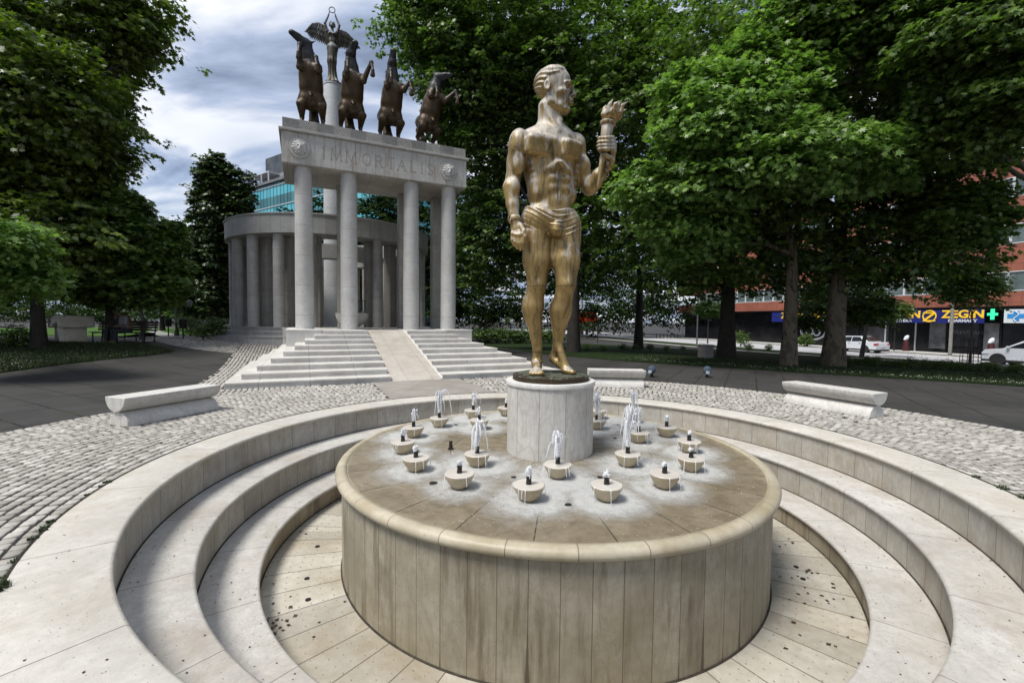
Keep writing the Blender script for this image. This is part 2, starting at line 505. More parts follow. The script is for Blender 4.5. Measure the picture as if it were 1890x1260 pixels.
M_COPING = stone('marble_coping', CREAM0, CREAM1, (0.36, 0.28, 0.19), 0.5, 0.8, joints=('polar', 21, 0.004, 0.46), var=0.07, veins=0.12)
M_TREAD = stone('marble_tread', (0.45, 0.425, 0.385), (0.585, 0.565, 0.525), (0.30, 0.24, 0.17), 0.5, 0.95, joints=('polar', 20, 0.0035, 0.1), var=0.10, veins=0.3)
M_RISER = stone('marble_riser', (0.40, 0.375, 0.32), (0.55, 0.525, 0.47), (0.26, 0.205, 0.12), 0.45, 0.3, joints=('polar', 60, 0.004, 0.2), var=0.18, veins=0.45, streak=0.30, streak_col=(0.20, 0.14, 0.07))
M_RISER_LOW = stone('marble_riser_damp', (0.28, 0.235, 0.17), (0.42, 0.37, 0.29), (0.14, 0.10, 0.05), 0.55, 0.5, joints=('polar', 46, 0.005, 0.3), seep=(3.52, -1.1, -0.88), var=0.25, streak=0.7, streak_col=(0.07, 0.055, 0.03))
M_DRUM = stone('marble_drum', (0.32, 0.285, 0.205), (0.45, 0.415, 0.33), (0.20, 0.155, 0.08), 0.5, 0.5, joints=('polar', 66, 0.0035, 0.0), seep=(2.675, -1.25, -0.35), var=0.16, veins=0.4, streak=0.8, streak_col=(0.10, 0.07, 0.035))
M_RIM = stone('marble_rim', (0.38, 0.335, 0.235), (0.52, 0.47, 0.365), (0.23, 0.17, 0.08), 0.55, 0.6, 0.38, joints=('polar', 30, 0.004, 0.5), var=0.12)
M_PED = stone('marble_pedestal', (0.47, 0.455, 0.42), (0.60, 0.58, 0.54), (0.36, 0.25, 0.12), 0.5, 0.2, joints=('polar', 11, 0.003, 0.3), var=0.07, veins=0.55, streak=0.22, streak_col=(0.3, 0.2, 0.1))
M_WHITE = stone('marble_white', (0.56, 0.545, 0.51), (0.68, 0.665, 0.63), (0.40, 0.33, 0.24), 0.25, 0.35, veins=0.3)
M_BENCH = stone('marble_bench', (0.52, 0.50, 0.46), (0.66, 0.64, 0.60), (0.36, 0.32, 0.26), 0.4, 0.4, veins=0.4, streak=0.15)
M_STAIR = stone('stair_marble', (0.50, 0.485, 0.45), (0.63, 0.615, 0.58), (0.33, 0.29, 0.23), 0.4, 0.5, joints=('x', 1.22, 0.004), var=0.07)
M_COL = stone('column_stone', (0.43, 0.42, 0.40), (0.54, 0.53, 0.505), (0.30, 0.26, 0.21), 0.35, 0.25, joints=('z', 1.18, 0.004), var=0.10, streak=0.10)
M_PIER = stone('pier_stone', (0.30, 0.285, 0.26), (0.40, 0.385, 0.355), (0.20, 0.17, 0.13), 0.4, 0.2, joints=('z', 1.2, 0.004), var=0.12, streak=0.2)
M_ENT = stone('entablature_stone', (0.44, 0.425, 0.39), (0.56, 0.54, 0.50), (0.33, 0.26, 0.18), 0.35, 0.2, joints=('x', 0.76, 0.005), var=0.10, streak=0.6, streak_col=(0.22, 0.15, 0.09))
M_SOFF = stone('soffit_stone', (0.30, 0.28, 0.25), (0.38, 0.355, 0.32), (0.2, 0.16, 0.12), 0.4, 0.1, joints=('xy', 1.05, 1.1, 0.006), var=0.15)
M_RING = stone('rotunda_ring_stone', (0.33, 0.33, 0.32), (0.43, 0.43, 0.415), (0.22, 0.21, 0.19), 0.4, 0.15, joints=('polar', 66, 0.006, 0.2), var=0.16, streak=0.15)
M_RCOL = stone('rotunda_column_stone', (0.34, 0.335, 0.32), (0.45, 0.44, 0.42), (0.24, 0.22, 0.19), 0.4, 0.2, joints=('z', 1.1, 0.005), var=0.14, streak=0.15)
def floor_mat():
    m = stone('basin_floor_marble', (0.43, 0.40, 0.325), (0.57, 0.54, 0.465), (0.24, 0.18, 0.10), 0.6, 0.7, 0.35, joints=('polar', 52, 0.006, 0.35), var=0.28, veins=0.1)
    return m
M_FLOOR = floor_mat()
def carved():
    t = NT('carved_parapet_stone')
    X, Y, Z = t.xyz()
    wv = t.M('SINE', t.M('ADD', t.M('MULTIPLY', t.M('ADD', t.M('MULTIPLY', t.M('PINGPONG', X, 0.62), 1.7), Z), 62.0), t.M('MULTIPLY', t.noise(5, 3, .5), 9.0)))
    c = t.mix(t.ramp(wv, [(0.25, 0.0), (0.6, 1.0)]), (0.30, 0.285, 0.26), (0.48, 0.47, 0.445))
    c = t.mix(t.M('MULTIPLY', t.ramp(t.noise(2, 5, .6), [(0.4, 0), (0.7, 1)]), 0.4), c, (0.16, 0.15, 0.13))
    t.set('Base Color', c).set('Roughness', 0.8); t.bump(wv, 0.8, 0.03)
    return t.m
M_CARVE = carved()
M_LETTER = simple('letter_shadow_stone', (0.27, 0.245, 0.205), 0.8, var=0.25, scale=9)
M_METAL_DK = simple('dark_metal', (0.02, 0.02, 0.022), 0.45, 0.6)
M_IRON = simple('black_iron', (0.012, 0.012, 0.012), 0.6, 0.2)
M_NOZ = simple('wet_black_nozzle', (0.022, 0.02, 0.018), 0.22, 0.3, var=0.5, scale=60, bump=0.4)
M_BOWL = stone('bowl_stone', (0.40, 0.33, 0.21), (0.52, 0.45, 0.33), (0.22, 0.14, 0.05), 0.6, 0.3, 0.35)
M_BOWLTOP = stone('bowl_top_stone', (0.50, 0.46, 0.40), (0.62, 0.58, 0.53), (0.4, 0.32, 0.2), 0.3, 0.2, 0.25)
# ---------------------------------------------------------------- bronze
def bronze(name, gold, pale, dark, pale_amt=0.5, dark_amt=0.5, rough=0.40, up=True, neck=None):
    t = NT(name)
    g1 = t.noise(3.2, 6, 0.6, t.map((1, 1, 0.45)), 0.4)
    st = t.noise(9, 5, 0.6, t.map((1.3, 1.3, 0.34)), 0.7)
    fine = t.noise(38, 4, 0.6, t.map((1, 1, 0.35)))
    base = t.mix(t.ramp(g1, [(0.3, 0.0), (0.7, 1.0)]), tuple(x * 0.62 for x in gold), gold)
    geo = t.n.new('ShaderNodeNewGeometry')
    nz = t.xyz(geo.outputs['Normal'])[2]
    zc = t.xyz(t.co)[2]
    pm = t.M('ADD', t.M('MULTIPLY', st, 1.0), t.M('MULTIPLY', nz, 0.42 if up else 0.1))
    pm = t.M('ADD', pm, t.M('MULTIPLY', g1, 0.60))
    pm = t.M('ADD', pm, t.M('MULTIPLY', t.M('SUBTRACT', zc, 2.0), 0.10 if up else 0.0))
    lo = 1.15 - 0.34 * pale_amt
    pf = t.ramp(pm, [(max(0, lo - 0.16), 0.0), (min(1, lo + 0.10), 0.85)])
    base = t.mix(t.M('MULTIPLY', pf, 0.85), base, pale)
    dk = t.noise(5.5, 6, 0.72, t.map((1.3, 1.3, 0.3), (4, 2, 1)), 0.8)
    df = t.ramp(dk, [(0.56 - 0.06 * dark_amt, 0.0), (0.66, 0.8 * dark_amt + 0.1)])
    base = t.mix(df, base, dark)
    ds = t.noise(17, 4, 0.7, t.map((1.6, 1.6, 0.07), (1, 5, 2)), 0.3)
    base = t.mix(t.M('MULTIPLY', t.ramp(ds, [(0.54, 0.0), (0.66, 1.0)]), 0.45), base, dark)
    if neck:
        base = t.mix(t.M('MULTIPLY', t.M('SUBTRACT', t.M('ADD', zc, g1), 2.75, clamp=True), 0.9), base, neck)
    pt = t.vor(21, t.map((1, 1, 0.7)))
    base = t.mix(t.ramp(pt, [(0.08, 0.75), (0.16, 0.0)]), base, dark)
    if up:
        for z_ in (1.185, 0.30):
            base = t.mix(t.M('MULTIPLY', t.M('LESS_THAN', t.M('ABSOLUTE', t.M('SUBTRACT', t.M('ADD', zc, t.M('MULTIPLY', fine, 0.02)), z_)), 0.005), 0.6), base, dark)
    t.set('Base Color', base)
    t.set('Metallic', t.M('SUBTRACT', 0.62, t.M('MULTIPLY', pf, 0.45)))
    t.set('Roughness', t.M('ADD', t.M('ADD', rough, t.M('MULTIPLY', fine, 0.12)), t.M('MULTIPLY', pf, 0.18)))
    t.bump(t.M('ADD', t.M('MULTIPLY', fine, 0.6), st), 0.35, 0.008)
    return t.m
BR_MAN = bronze('bronze_gold', (0.42, 0.29, 0.115), (0.46, 0.445, 0.415), (0.030, 0.024, 0.018), 0.42, 0.8)
BR_FOOT = bronze('bronze_dark_base', (0.07, 0.05, 0.028), (0.10, 0.12, 0.09), (0.015, 0.012, 0.01), 0.2, 0.6, 0.5)

# ---------------------------------------------------------------- the torch bearer
SO = np.array([FC[0], FC[1], 1.085])
def P(x, y, dy=0.0): return at(x, y, FC[1] + dy) - SO
def man():
    root = empty('statue', SO, label='tall golden bronze statue of an athlete raising a torch on the round fountain pedestal', cat='statue')
    v = Vol((-0.78, -0.75, -0.03), (1.0, 0.62, 4.2), 0.0105)
    YW = 20                                                    # chest turned a little to the right of the viewer
    # torso
    v.ell(P(1018, 288, 0.02), (0.375, 0.265, 0.42), 0.02, YW)
    v.ell(P(1018.5, 345, 0.0), (0.328, 0.225, 0.38), 0.10, YW - 3)
    v.ell(P(1014, 402, 0.0), (0.355, 0.235, 0.22), 0.08, 10)
    v.ell(P(1017, 255, 0.03), (0.40, 0.17, 0.13), 0.08, YW)
    v.cone(P(985, 252, -0.02), P(1006, 236, 0.02), 0.075, 0.10, 0.06)
    v.cone(P(1052, 255, 0.10), P(1030, 238, 0.04), 0.07, 0.09, 0.06)
    v.cone(P(975, 288, -0.02), P(984, 345, 0.02), 0.11, 0.08, 0.05)
    v.cone(P(1064, 296, 0.12), P(1055, 345, 0.06), 0.09, 0.08, 0.05)
    # chest muscles
    v.plate(P(1001, 269, -0.232), (0.225, 0.085, 0.135), YW - 2, 14, 0.07, 0.03)
    v.plate(P(1053, 277, -0.125), (0.155, 0.085, 0.13), YW + 16, 14, 0.065, 0.03)
    v.cone(P(968, 262, -0.13), P(1000, 268, -0.20), 0.09, 0.08, 0.05)
    v.cone(P(1032, 252, -0.24), P(1034, 290, -0.325), 0.016, 0.016, 0.035, 'sub')
    v.chain([P(972, 289, -0.19), P(988, 292, -0.262), P(1010, 292, -0.295), P(1029, 289, -0.28)], [0.010, 0.014, 0.014, 0.008], 0.03, 'sub')
    v.chain([P(1037, 292, -0.27), P(1050, 299, -0.225), P(1069, 302, -0.12)], [0.008, 0.012, 0.008], 0.03, 'sub')
    v.cone(P(1026, 247, -0.12), P(978, 249, -0.08), 0.028, 0.03, 0.03)
    v.cone(P(1034, 248, -0.11), P(1064, 252, 0.06), 0.026, 0.03, 0.03)
    # rib arch, serratus, belly
    v.chain([P(1030, 300, -0.25), P(1010, 316, -0.195), P(997, 340, -0.15)], [0.02, 0.02, 0.014], 0.07)
    v.chain([P(1036, 300, -0.25), P(1050, 318, -0.13), P(1056, 340, -0.06)], [0.02, 0.018, 0.014], 0.07)
    for i in range(4):
        v.ell(P(985 + i * 2, 304 + i * 11, -0.125), (0.055, 0.05, 0.026), 0.035, YW + 25)
        v.ell(P(1063 - i, 310 + i * 11, 0.01), (0.035, 0.05, 0.024), 0.035, YW - 20)
    for y, rx, rz in ((312, 0.062, 0.05), (330, 0.066, 0.055), (348, 0.066, 0.055)):
        v.ell(P(1022, y, -0.200 + (y - 312) * 0.0004), (rx + .014, 0.048, rz), 0.03, YW)
        v.ell(P(1043, y + 1, -0.165 + (y - 312) * 0.0004), (rx, 0.048, rz), 0.03, YW)
    v.ell(P(1032, 374, -0.13), (0.15, 0.075, 0.12), 0.06, YW)
    v.cone(P(1034, 304, -0.265), P(1036, 366, -0.25), 0.008, 0.008, 0.025, 'sub')
    v.ell(P(1037, 361, -0.255), (0.022, 0.03, 0.013), 0.012, YW, 'sub')
    v.ell(P(988, 362, -0.03), (0.085, 0.16, 0.10), 0.07, YW)
    v.ell(P(1051, 364, 0.03), (0.07, 0.14, 0.10), 0.07, YW)
    v.ell(P(996, 415, 0.16), (0.19, 0.17, 0.2), 0.06); v.ell(P(1038, 415, 0.18), (0.19, 0.17, 0.2), 0.06)
    v.cone(P(1010, 260, 0.2), P(1014, 380, 0.2), 0.09, 0.06, 0.08)
    # neck
    v.cone(P(1015, 250, 0.03), P(1012, 200, 0.0), 0.165, 0.135, 0.06)
    v.cone(P(1004, 192, -0.10), P(1029, 243, -0.165), 0.032, 0.034, 0.035)
    v.cone(P(1031, 215, -0.06), P(1033, 243, -0.13), 0.04, 0.03, 0.04)
    v.ell(P(1034, 222, -0.08), (0.035, 0.03, 0.03), 0.03)
    
    # right arm, hanging (left in the picture)
    v.ell(P(958, 266, -0.12), (0.135, 0.155, 0.195), 0.035, 15)
    v.cone(P(956, 275, -0.12), P(947, 332, -0.06), 0.125, 0.095, 0.04)
    v.ell(P(957, 300, -0.175), (0.085, 0.08, 0.155), 0.03, 10)
    v.ell(P(945, 303, -0.04), (0.075, 0.09, 0.17), 0.03)
    v.cone(P(946, 330, -0.06), P(945, 345, -0.08), 0.092, 0.10, 0.03)
    v.cone(P(943, 347, -0.09), P(946, 378, -0.13), 0.108, 0.082, 0.04)
    v.ell(P(950, 346, -0.14), (0.07, 0.08, 0.13), 0.03)
    v.cone(P(946, 378, -0.13), P(950, 410, -0.17), 0.08, 0.062, 0.03)
    # right hand
    v.ell(P(954, 421, -0.19), (0.082, 0.05, 0.095), 0.03, -12)
    fing = [(946.5, 431, 945.5, 443, 949, 453, 0.024), (952, 433, 951.5, 447, 954.5, 458, 0.0245), (958, 433.5, 958.5, 449, 960.5, 461, 0.0245), (964, 432, 965.5, 448, 966, 459, 0.023)]
    for i, (x0, y0, x1, y1, x2, y2, r) in enumerate(fing):
        dz = -0.20 - 0.018 * i
        v.chain([P(x0, y0 - 6, dz + 0.01), P(x0, y0, dz), P(x1, y1, dz - 0.005), P(x2, y2, dz + 0.035)], [r + .004, r + .003, r, r - .005], 0.009)
        v.ell(P(x0, y0, dz - 0.012), (r * 1.15,) * 3, 0.012)
    v.chain([P(961, 416, -0.22), P(967, 427, -0.26), P(969, 437, -0.275), P(968, 446, -0.27)], [0.034, 0.03, 0.026, 0.021], 0.014)
    # left arm, bent up (right in the picture)
    v.ell(P(1063, 271, 0.11), (0.125, 0.15, 0.175), 0.035, 25)
    v.cone(P(1064, 280, 0.12), P(1083, 342, 0.04), 0.12, 0.088, 0.04)
    v.ell(P(1078, 308, 0.02), (0.085, 0.09, 0.145), 0.03)
    v.ell(P(1068, 315, 0.12), (0.085, 0.08, 0.17), 0.03)
    v.cone(P(1085, 346, 0.03), P(1088, 349, 0.0), 0.086, 0.09, 0.03)
    v.cone(P(1092, 342, -0.02), P(1105, 324, -0.10), 0.098, 0.085, 0.04)
    v.ell(P(1099, 338, -0.03), (0.10, 0.09, 0.085), 0.03, 30)
    v.cone(P(1105, 324, -0.10), P(1126, 299, -0.17), 0.083, 0.056, 0.03)
    # left hand closed round the torch
    v.cone(P(1127, 296, -0.175), P(1129, 268, -0.20), 0.056, 0.06, 0.03)
    v.ell(P(1129, 276, -0.20), (0.055, 0.075, 0.11), 0.025, 10)
    for i, (y, xe) in enumerate(((254.5, 1103.5), (261.5, 1102), (268.5, 1101.5), (275, 1103))):
        v.chain([P(1131, y + 1, -0.18), P(1130, y, -0.265), P(1119, y + 0.5, -0.335), P(1107, y + 1, -0.31), P(xe + 2, y + 1.5, -0.245)],
                [0.03, 0.031, 0.0275, 0.026, 0.022], 0.006)
    v.chain([P(1126, 292, -0.24), P(1117, 287, -0.275), P(1108, 278, -0.20), P(1107, 268, -0.17)], [0.034, 0.03, 0.028, 0.022], 0.012)
    # legs
    def leg(hip, knee, mid, ank, side):
        hip, knee, ank = map(np.array, (hip, knee, ank))
        v.cone(hip, hip * 0.45 + knee * 0.55, 0.215, 0.185, 0.06)
        v.cone(hip * 0.45 + knee * 0.55, knee, 0.185, 0.126, 0.05)
        v.ell(hip * 0.45 + knee * 0.55 + [0.03 * side, -0.06, 0], (0.12, 0.10, 0.27), 0.05)
        v.ell(hip * 0.25 + knee * 0.75 + [-0.05 * side, -0.05, 0], (0.07, 0.07, 0.13), 0.035)
        v.ell(hip * 0.22 + knee * 0.78 + [0.055 * side, -0.04, 0.03], (0.06, 0.06, 0.13), 0.035)
        v.ell(knee + [0, -0.085, -0.015], (0.06, 0.045, 0.07), 0.025)
        mid = np.array(mid); v.chain([knee, mid, ank], [0.120, 0.132, 0.062], 0.05)
        
    RH, RK, RA = P(991.5, 432, 0.0), P(991, 524, -0.03), P(992, 645, 0.05)
    LH, LK, LA = P(1043, 432, 0.03), P(1045, 524, -0.10), P(1029, 636, 0.10)
    leg(RH, RK, P(984, 566, 0.02), RA, -1); leg(LH, LK, P(1035.5, 572, -0.02), LA, 1)
    v.ell(P(978, 568, 0.06), (0.095, 0.11, 0.21), 0.07); v.ell(P(989, 562, 0.07), (0.09, 0.10, 0.18), 0.06)
    v.ell(P(1029, 576, 0.03), (0.10, 0.11, 0.20), 0.07); v.ell(P(1041, 570, 0.03), (0.09, 0.10, 0.17), 0.06)
    # right foot flat, toes to the viewer
    a = RA
    v.cone(a, (a[0] - .005, 0.075, 0.07), 0.06, 0.07, 0.03)
    v.cone((a[0] - .01, 0.03, 0.13), (a[0] - .02, -0.20, 0.055), 0.066, 0.048, 0.04)
    v.ell((a[0] - .02, -0.19, 0.045), (0.095, 0.10, 0.045), 0.03)
    v.ell((a[0] + .055, 0.04, 0.155), (0.022, 0.03, 0.03), 0.02); v.ell((a[0] - .06, 0.05, 0.15), (0.022, 0.03, 0.03), 0.02)
    for i, (dx, yy, r) in enumerate(((0.058, -0.33, .036), (0.018, -0.335, .027), (-0.022, -0.32, .025), (-0.058, -0.30, .023), (-0.09, -0.27, .021))):
        v.cone((a[0] - .02 + dx * 0.9, yy + 0.12, 0.045), (a[0] - .02 + dx, yy, r + 0.002), r * 0.95, r, 0.012)
    # left foot with raised heel, turned out
    h = P(1021, 662, 0.14); b = P(1047, 683, -0.06); b[2] = 0.05
    v.cone(LA, h + [0, 0, .02], 0.055, 0.058, 0.03)
    v.cone(LA + [0.01, -.02, 0], b + [-.02, .03, .05], 0.06, 0.05, 0.035)
    v.cone(h, b, 0.058, 0.046, 0.04)
    v.ell(b, (0.08, 0.085, 0.045), 0.03, -35)
    v.ell(LA + [0.045, -.02, 0.0], (0.024, 0.03, 0.03), 0.02)
    dr = np.array([0.80, -0.60, 0]); sdv = np.array([0.60, 0.80, 0])
    for i, (sx, ln, r) in enumerate(((-0.055, 0.115, .034), (-0.016, 0.12, .026), (0.02, 0.108, .024), (0.05, 0.09, .022), (0.076, 0.07, .02))):
        q = b + dr * ln + sdv * sx; q[2] = r + 0.002
        v.cone(b + dr * 0.03 + sdv * sx * 0.85 - [0, 0, 0.01], q, r, r, 0.012)
    # head in its own frame: f forward, s to the viewer's side, u up
    hc = P(1022.5, 168, -0.02); yw = R_(-20); tilt = R_(3)
    f = np.array([math.cos(yw) * math.cos(tilt), math.sin(yw) * math.cos(tilt), math.sin(tilt)])
    sdh = np.array([math.sin(yw), -math.cos(yw), 0.0]); sdh /= np.linalg.norm(sdh)
    up = -np.cross(f, sdh); up = up if up[2] > 0 else -up
    A = np.array([f, sdh, up])
    H = lambda a_, b_, c_: hc + f * a_ + sdh * b_ + up * c_
    def E(c, r, k=0.02, mode='add'): v.ell(H(*c), r, k, A, mode)
    E((-0.015, 0, 0.10), (0.238, 0.178, 0.195), 0.02)
    E((0.055, 0, -0.04), (0.168, 0.142, 0.20), 0.06)
    E((0.075, 0, -0.16), (0.135, 0.115, 0.16), 0.05)
    E((0.145, 0, -0.28), (0.050, 0.058, 0.042), 0.04)
    for sg in (-1, 1):
        v.chain([H(-0.03, 0.135 * sg, -0.10), H(-0.015, 0.125 * sg, -0.185), H(0.135, 0.045 * sg, -0.285)], [0.033, 0.034, 0.032], 0.04)
        E((0.135, 0.108 * sg, -0.075), (0.062, 0.036, 0.032), 0.03)          # cheekbone
        E((0.13, 0.125 * sg, -0.165), (0.05, 0.03, 0.05), 0.04, 'sub')       # hollow cheek
        E((0.222, 0.072 * sg, -0.022), (0.045, 0.05, 0.034), 0.022, 'sub')    # eye socket
        E((0.163, 0.070 * sg, -0.022), (0.042, 0.040, 0.027), 0.006)          # eyeball
        v.chain([H(0.200, 0.108 * sg, -0.012), H(0.212, 0.075 * sg, 0.004), H(0.206, 0.042 * sg, -0.010)], [0.008, 0.010, 0.008], 0.008)
        v.chain([H(0.188, 0.112 * sg, 0.020), H(0.226, 0.070 * sg, 0.036), H(0.232, 0.028 * sg, 0.020)], [0.017, 0.020, 0.020], 0.02)
        E((0.242, 0.026 * sg, -0.122), (0.022, 0.017, 0.018), 0.012)
        E((-0.045, 0.178 * sg, -0.005), (0.046, 0.028, 0.076), 0.010)         # ear
        E((-0.036, 0.205 * sg, 0.004), (0.024, 0.022, 0.048), 0.010, 'sub')
        E((-0.030, 0.19 * sg, -0.058), (0.02, 0.018, 0.022), 0.008)
    v.cone(H(0.225, 0, 0.010), H(0.268, 0, -0.105), 0.022, 0.026, 0.02)
    E((0.272, 0, -0.115), (0.025, 0.022, 0.020), 0.012)
    E((0.212, 0, -0.165), (0.035, 0.045, 0.035), 0.02)
    E((0.232, 0, -0.185), (0.024, 0.046, 0.013), 0.006)
    E((0.226, 0, -0.215), (0.026, 0.042, 0.015), 0.006)
    E((0.262, 0, -0.199), (0.03, 0.05, 0.005), 0.006, 'sub')
    E((0.236, 0, -0.248), (0.022, 0.045, 0.014), 0.018, 'sub')
    E((0.180, 0, -0.282), (0.032, 0.045, 0.03), 0.025)
    # swept back hair
    rr = np.array((0.250, 0.190, 0.208))
    def hair(Pt):
        q = (Pt - hc) @ A.T - np.array([-0.018, 0, 0.105])
        k0 = np.sqrt(((q / rr) ** 2).sum(-1)); k1 = np.sqrt(((q / rr ** 2) ** 2).sum(-1)) + 1e-9
        d = k0 * (k0 - 1) / k1
        ang = np.arctan2(q[..., 2] + 0.02, np.abs(q[..., 1]) + 1e-6)
        wv = np.sin(ang * 17 + 2.4 * np.sin(q[..., 0] * 15 + 1.0) + q[..., 0] * 5)
        d = d - 0.011 * wv * np.clip(1.2 - np.abs(ang) / 2.2, 0.3, 1)
        front = q[..., 0] - (0.10 + 0.75 * q[..., 2])            # hairline
        low = (-0.055 - 0.28 * q[..., 0]) - q[..., 2]
        low = np.where(q[..., 0] > -0.03, (0.012 + 0.25 * (q[..., 0] + .03)) - q[..., 2], (0.0 + 1.3 * (q[..., 0] + .03)) - q[..., 2])
        return np.maximum(d, np.maximum(front, low) * 0.7)
    v.op(hair, hc - 0.32, hc + 0.40, 0.008)
    link('body', v.mesh('body'), BR_MAN, root)
    # loincloth
    c = Vol((-0.50, -0.45, 1.55), (0.52, 0.48, 2.45), 0.0105)
    c.ell(P(1014, 404, 0.0), (0.385, 0.262, 0.25), 0.02, 10)
    c.ell(P(1015, 385, 0.0), (0.345, 0.245, 0.20), 0.05, 14)
    c.cone(RH + [0, 0, .1], RH * 0.8 + RK * 0.2, 0.215, 0.20, 0.05)
    c.cone(LH + [0, 0, .1], LH * 0.8 + LK * 0.2, 0.215, 0.20, 0.05)
    c.ell(P(996, 415, 0.16), (0.205, 0.185, 0.21), 0.06); c.ell(P(1038, 415, 0.18), (0.205, 0.185, 0.21), 0.06)
    c.ell(P(1027, 424, -0.20), (0.085, 0.115, 0.11), 0.05)
    xc, zt = P(1025, 400, -.25)[0], P(1014, 384, -.2)[2]
    zc_ = P(1025, 447, -.2)[2]
    def fold(Pt):
        x, y, z = Pt[..., 0] - xc, Pt[..., 1], Pt[..., 2]
        f1 = z + 0.42 * np.abs(x) ** 1.6 * -1.0 + 0.05 * np.sin(x * 5 + 1)
        w = np.sin(f1 * 2 * PI / 0.062 + 1.9 * np.sin(x * 6 + 1) + 0.9 * np.sin(y * 9)) * .6 + .5 * np.sin(f1 * 2 * PI / 0.037 + 2.5 * np.sin(x * 9 + 2))
        return w
    g = c.reg(c.lo, c.lo + c.h * c.n); sl, Pt = g
    amp = 0.007 + 0.005 * np.sin(Pt[..., 0] * 9 + Pt[..., 2] * 13)
    c.D[sl] += (-amp * fold(Pt)).astype(np.float32)
    def clipf(Pt):
        x, y, z = Pt[..., 0] - xc, Pt[..., 1], Pt[..., 2]
        top = z - (zt + 0.03 - 0.06 * np.exp(-(x / 0.22) ** 2) + 0.018 * np.sin(x * 11))
        ax_ = np.clip(np.abs(x) / 0.36, 0, 1)
        bot = (zc_ + 0.175 * ax_ ** 0.75 + 0.012 * np.sin(x * 20)) - z
        return np.maximum(top, bot)
    c.clip(clipf)
    link('loincloth', c.mesh('loincloth'), BR_MAN, root)
    # cuffs with broken chain links
    for nm, p0, p1, r in (('wrist_cuff', P(948.5, 400, -0.16), P(950, 409, -0.17), 0.083), ('wrist_cuff', P(1118, 309, -0.145), P(1125, 301, -0.165), 0.078)):
        m = MB(); d = Vector(p1) - Vector(p0)
        m.path([Vector(p0) + d * t for t in (0, .15, .5, .85, 1)], [r * .93, r, r * 1.02, r, r * .93], 20)
        cf = m.build(nm, BR_MAN, root, True)
        e = Vector(p0) + Vector((-0.05 if nm and r > .08 else -0.02, -0.06, -0.03))
        for k in range(2 if r > .08 else 3):
            q = e + Vector((0.012 * k, -0.01, -0.045 * k)); mm = MB()
            rot = Matrix.Rotation(k * 1.4, 3, 'Z')
            pts = [q + rot @ Vector((0.02 * math.cos(t), 0.004, 0.032 * math.sin(t))) for t in np.linspace(0, 2 * PI, 13)]
            mm.path(pts, 0.008, 6); mm.build('chain_link', BR_MAN, cf, True)
    # torch
    tip, tp = Vector(P(1103, 347, -0.26)), Vector(P(1122.5, 226, -0.24))
    d = tp - tip; m = MB()
    prof = [(0, .008), (.05, .016), (.3, .030), (.55, .040), (.60, .045), (.76, .062), (.80, .072), (.93, .078), (.955, .072), (.96, .10), (.985, .108), (1.0, .10), (1.003, .06)]
    m.path([tip + d * t for t, r in prof], [r for t, r in prof], 10)
    to = m.build('torch', BR_MAN, root, True, angle=25)
    fl = Vol((0.5, -0.6, 3.15), (1.3, 0.2, 3.95), 0.0095)
    fb = np.array(tp) ; fl.ell(fb + [0.03, 0, 0.085], (0.115, 0.115, 0.085), 0.01)
    for i in range(11):
        t = i * 2.4; r = 0.055 + 0.035 * (i % 3); b0 = fb + [0.03 + r * math.cos(t), r * math.sin(t), 0.09]
        hh = 0.17 - r * 0.5 + 0.03 * (i % 2); ln = np.array([0.06 + 0.35 * r * math.cos(t), 0.3 * r * math.sin(t), hh])
        fl.chain([b0, b0 + ln * [0.2, .8, .55], b0 + ln], [0.040, 0.026, 0.004], 0.012)
    link('flame', fl.mesh('flame'), BR_MAN, to)
    # bronze disc under the feet
    n = 72; prof = []
    m = MB(); V = []; Fc = []
    pr = [(0.0, 0.0), (0.40, 0.003), (0.495, -0.002), (0.518, -0.02), (0.515, -0.05), (0.522, -0.078)]
    for i in range(n):
        t = 2 * PI * i / n
        for r, z in pr:
            rr_ = r * (1 + 0.012 * math.sin(3 * t + 1) + 0.008 * math.sin(7 * t))
            V.append((rr_ * math.cos(t), rr_ * math.sin(t), z + 0.004 * math.sin(5 * t + r * 9)))
    k = len(pr)
    Fc = [(i * k + j, i * k + j + 1, ((i + 1) % n) * k + j + 1, ((i + 1) % n) * k + j) for i in range(n) for j in range(k - 1)]
    m.raw(V, Fc).build('bronze_base', BR_FOOT, root, True)
    return root
man()
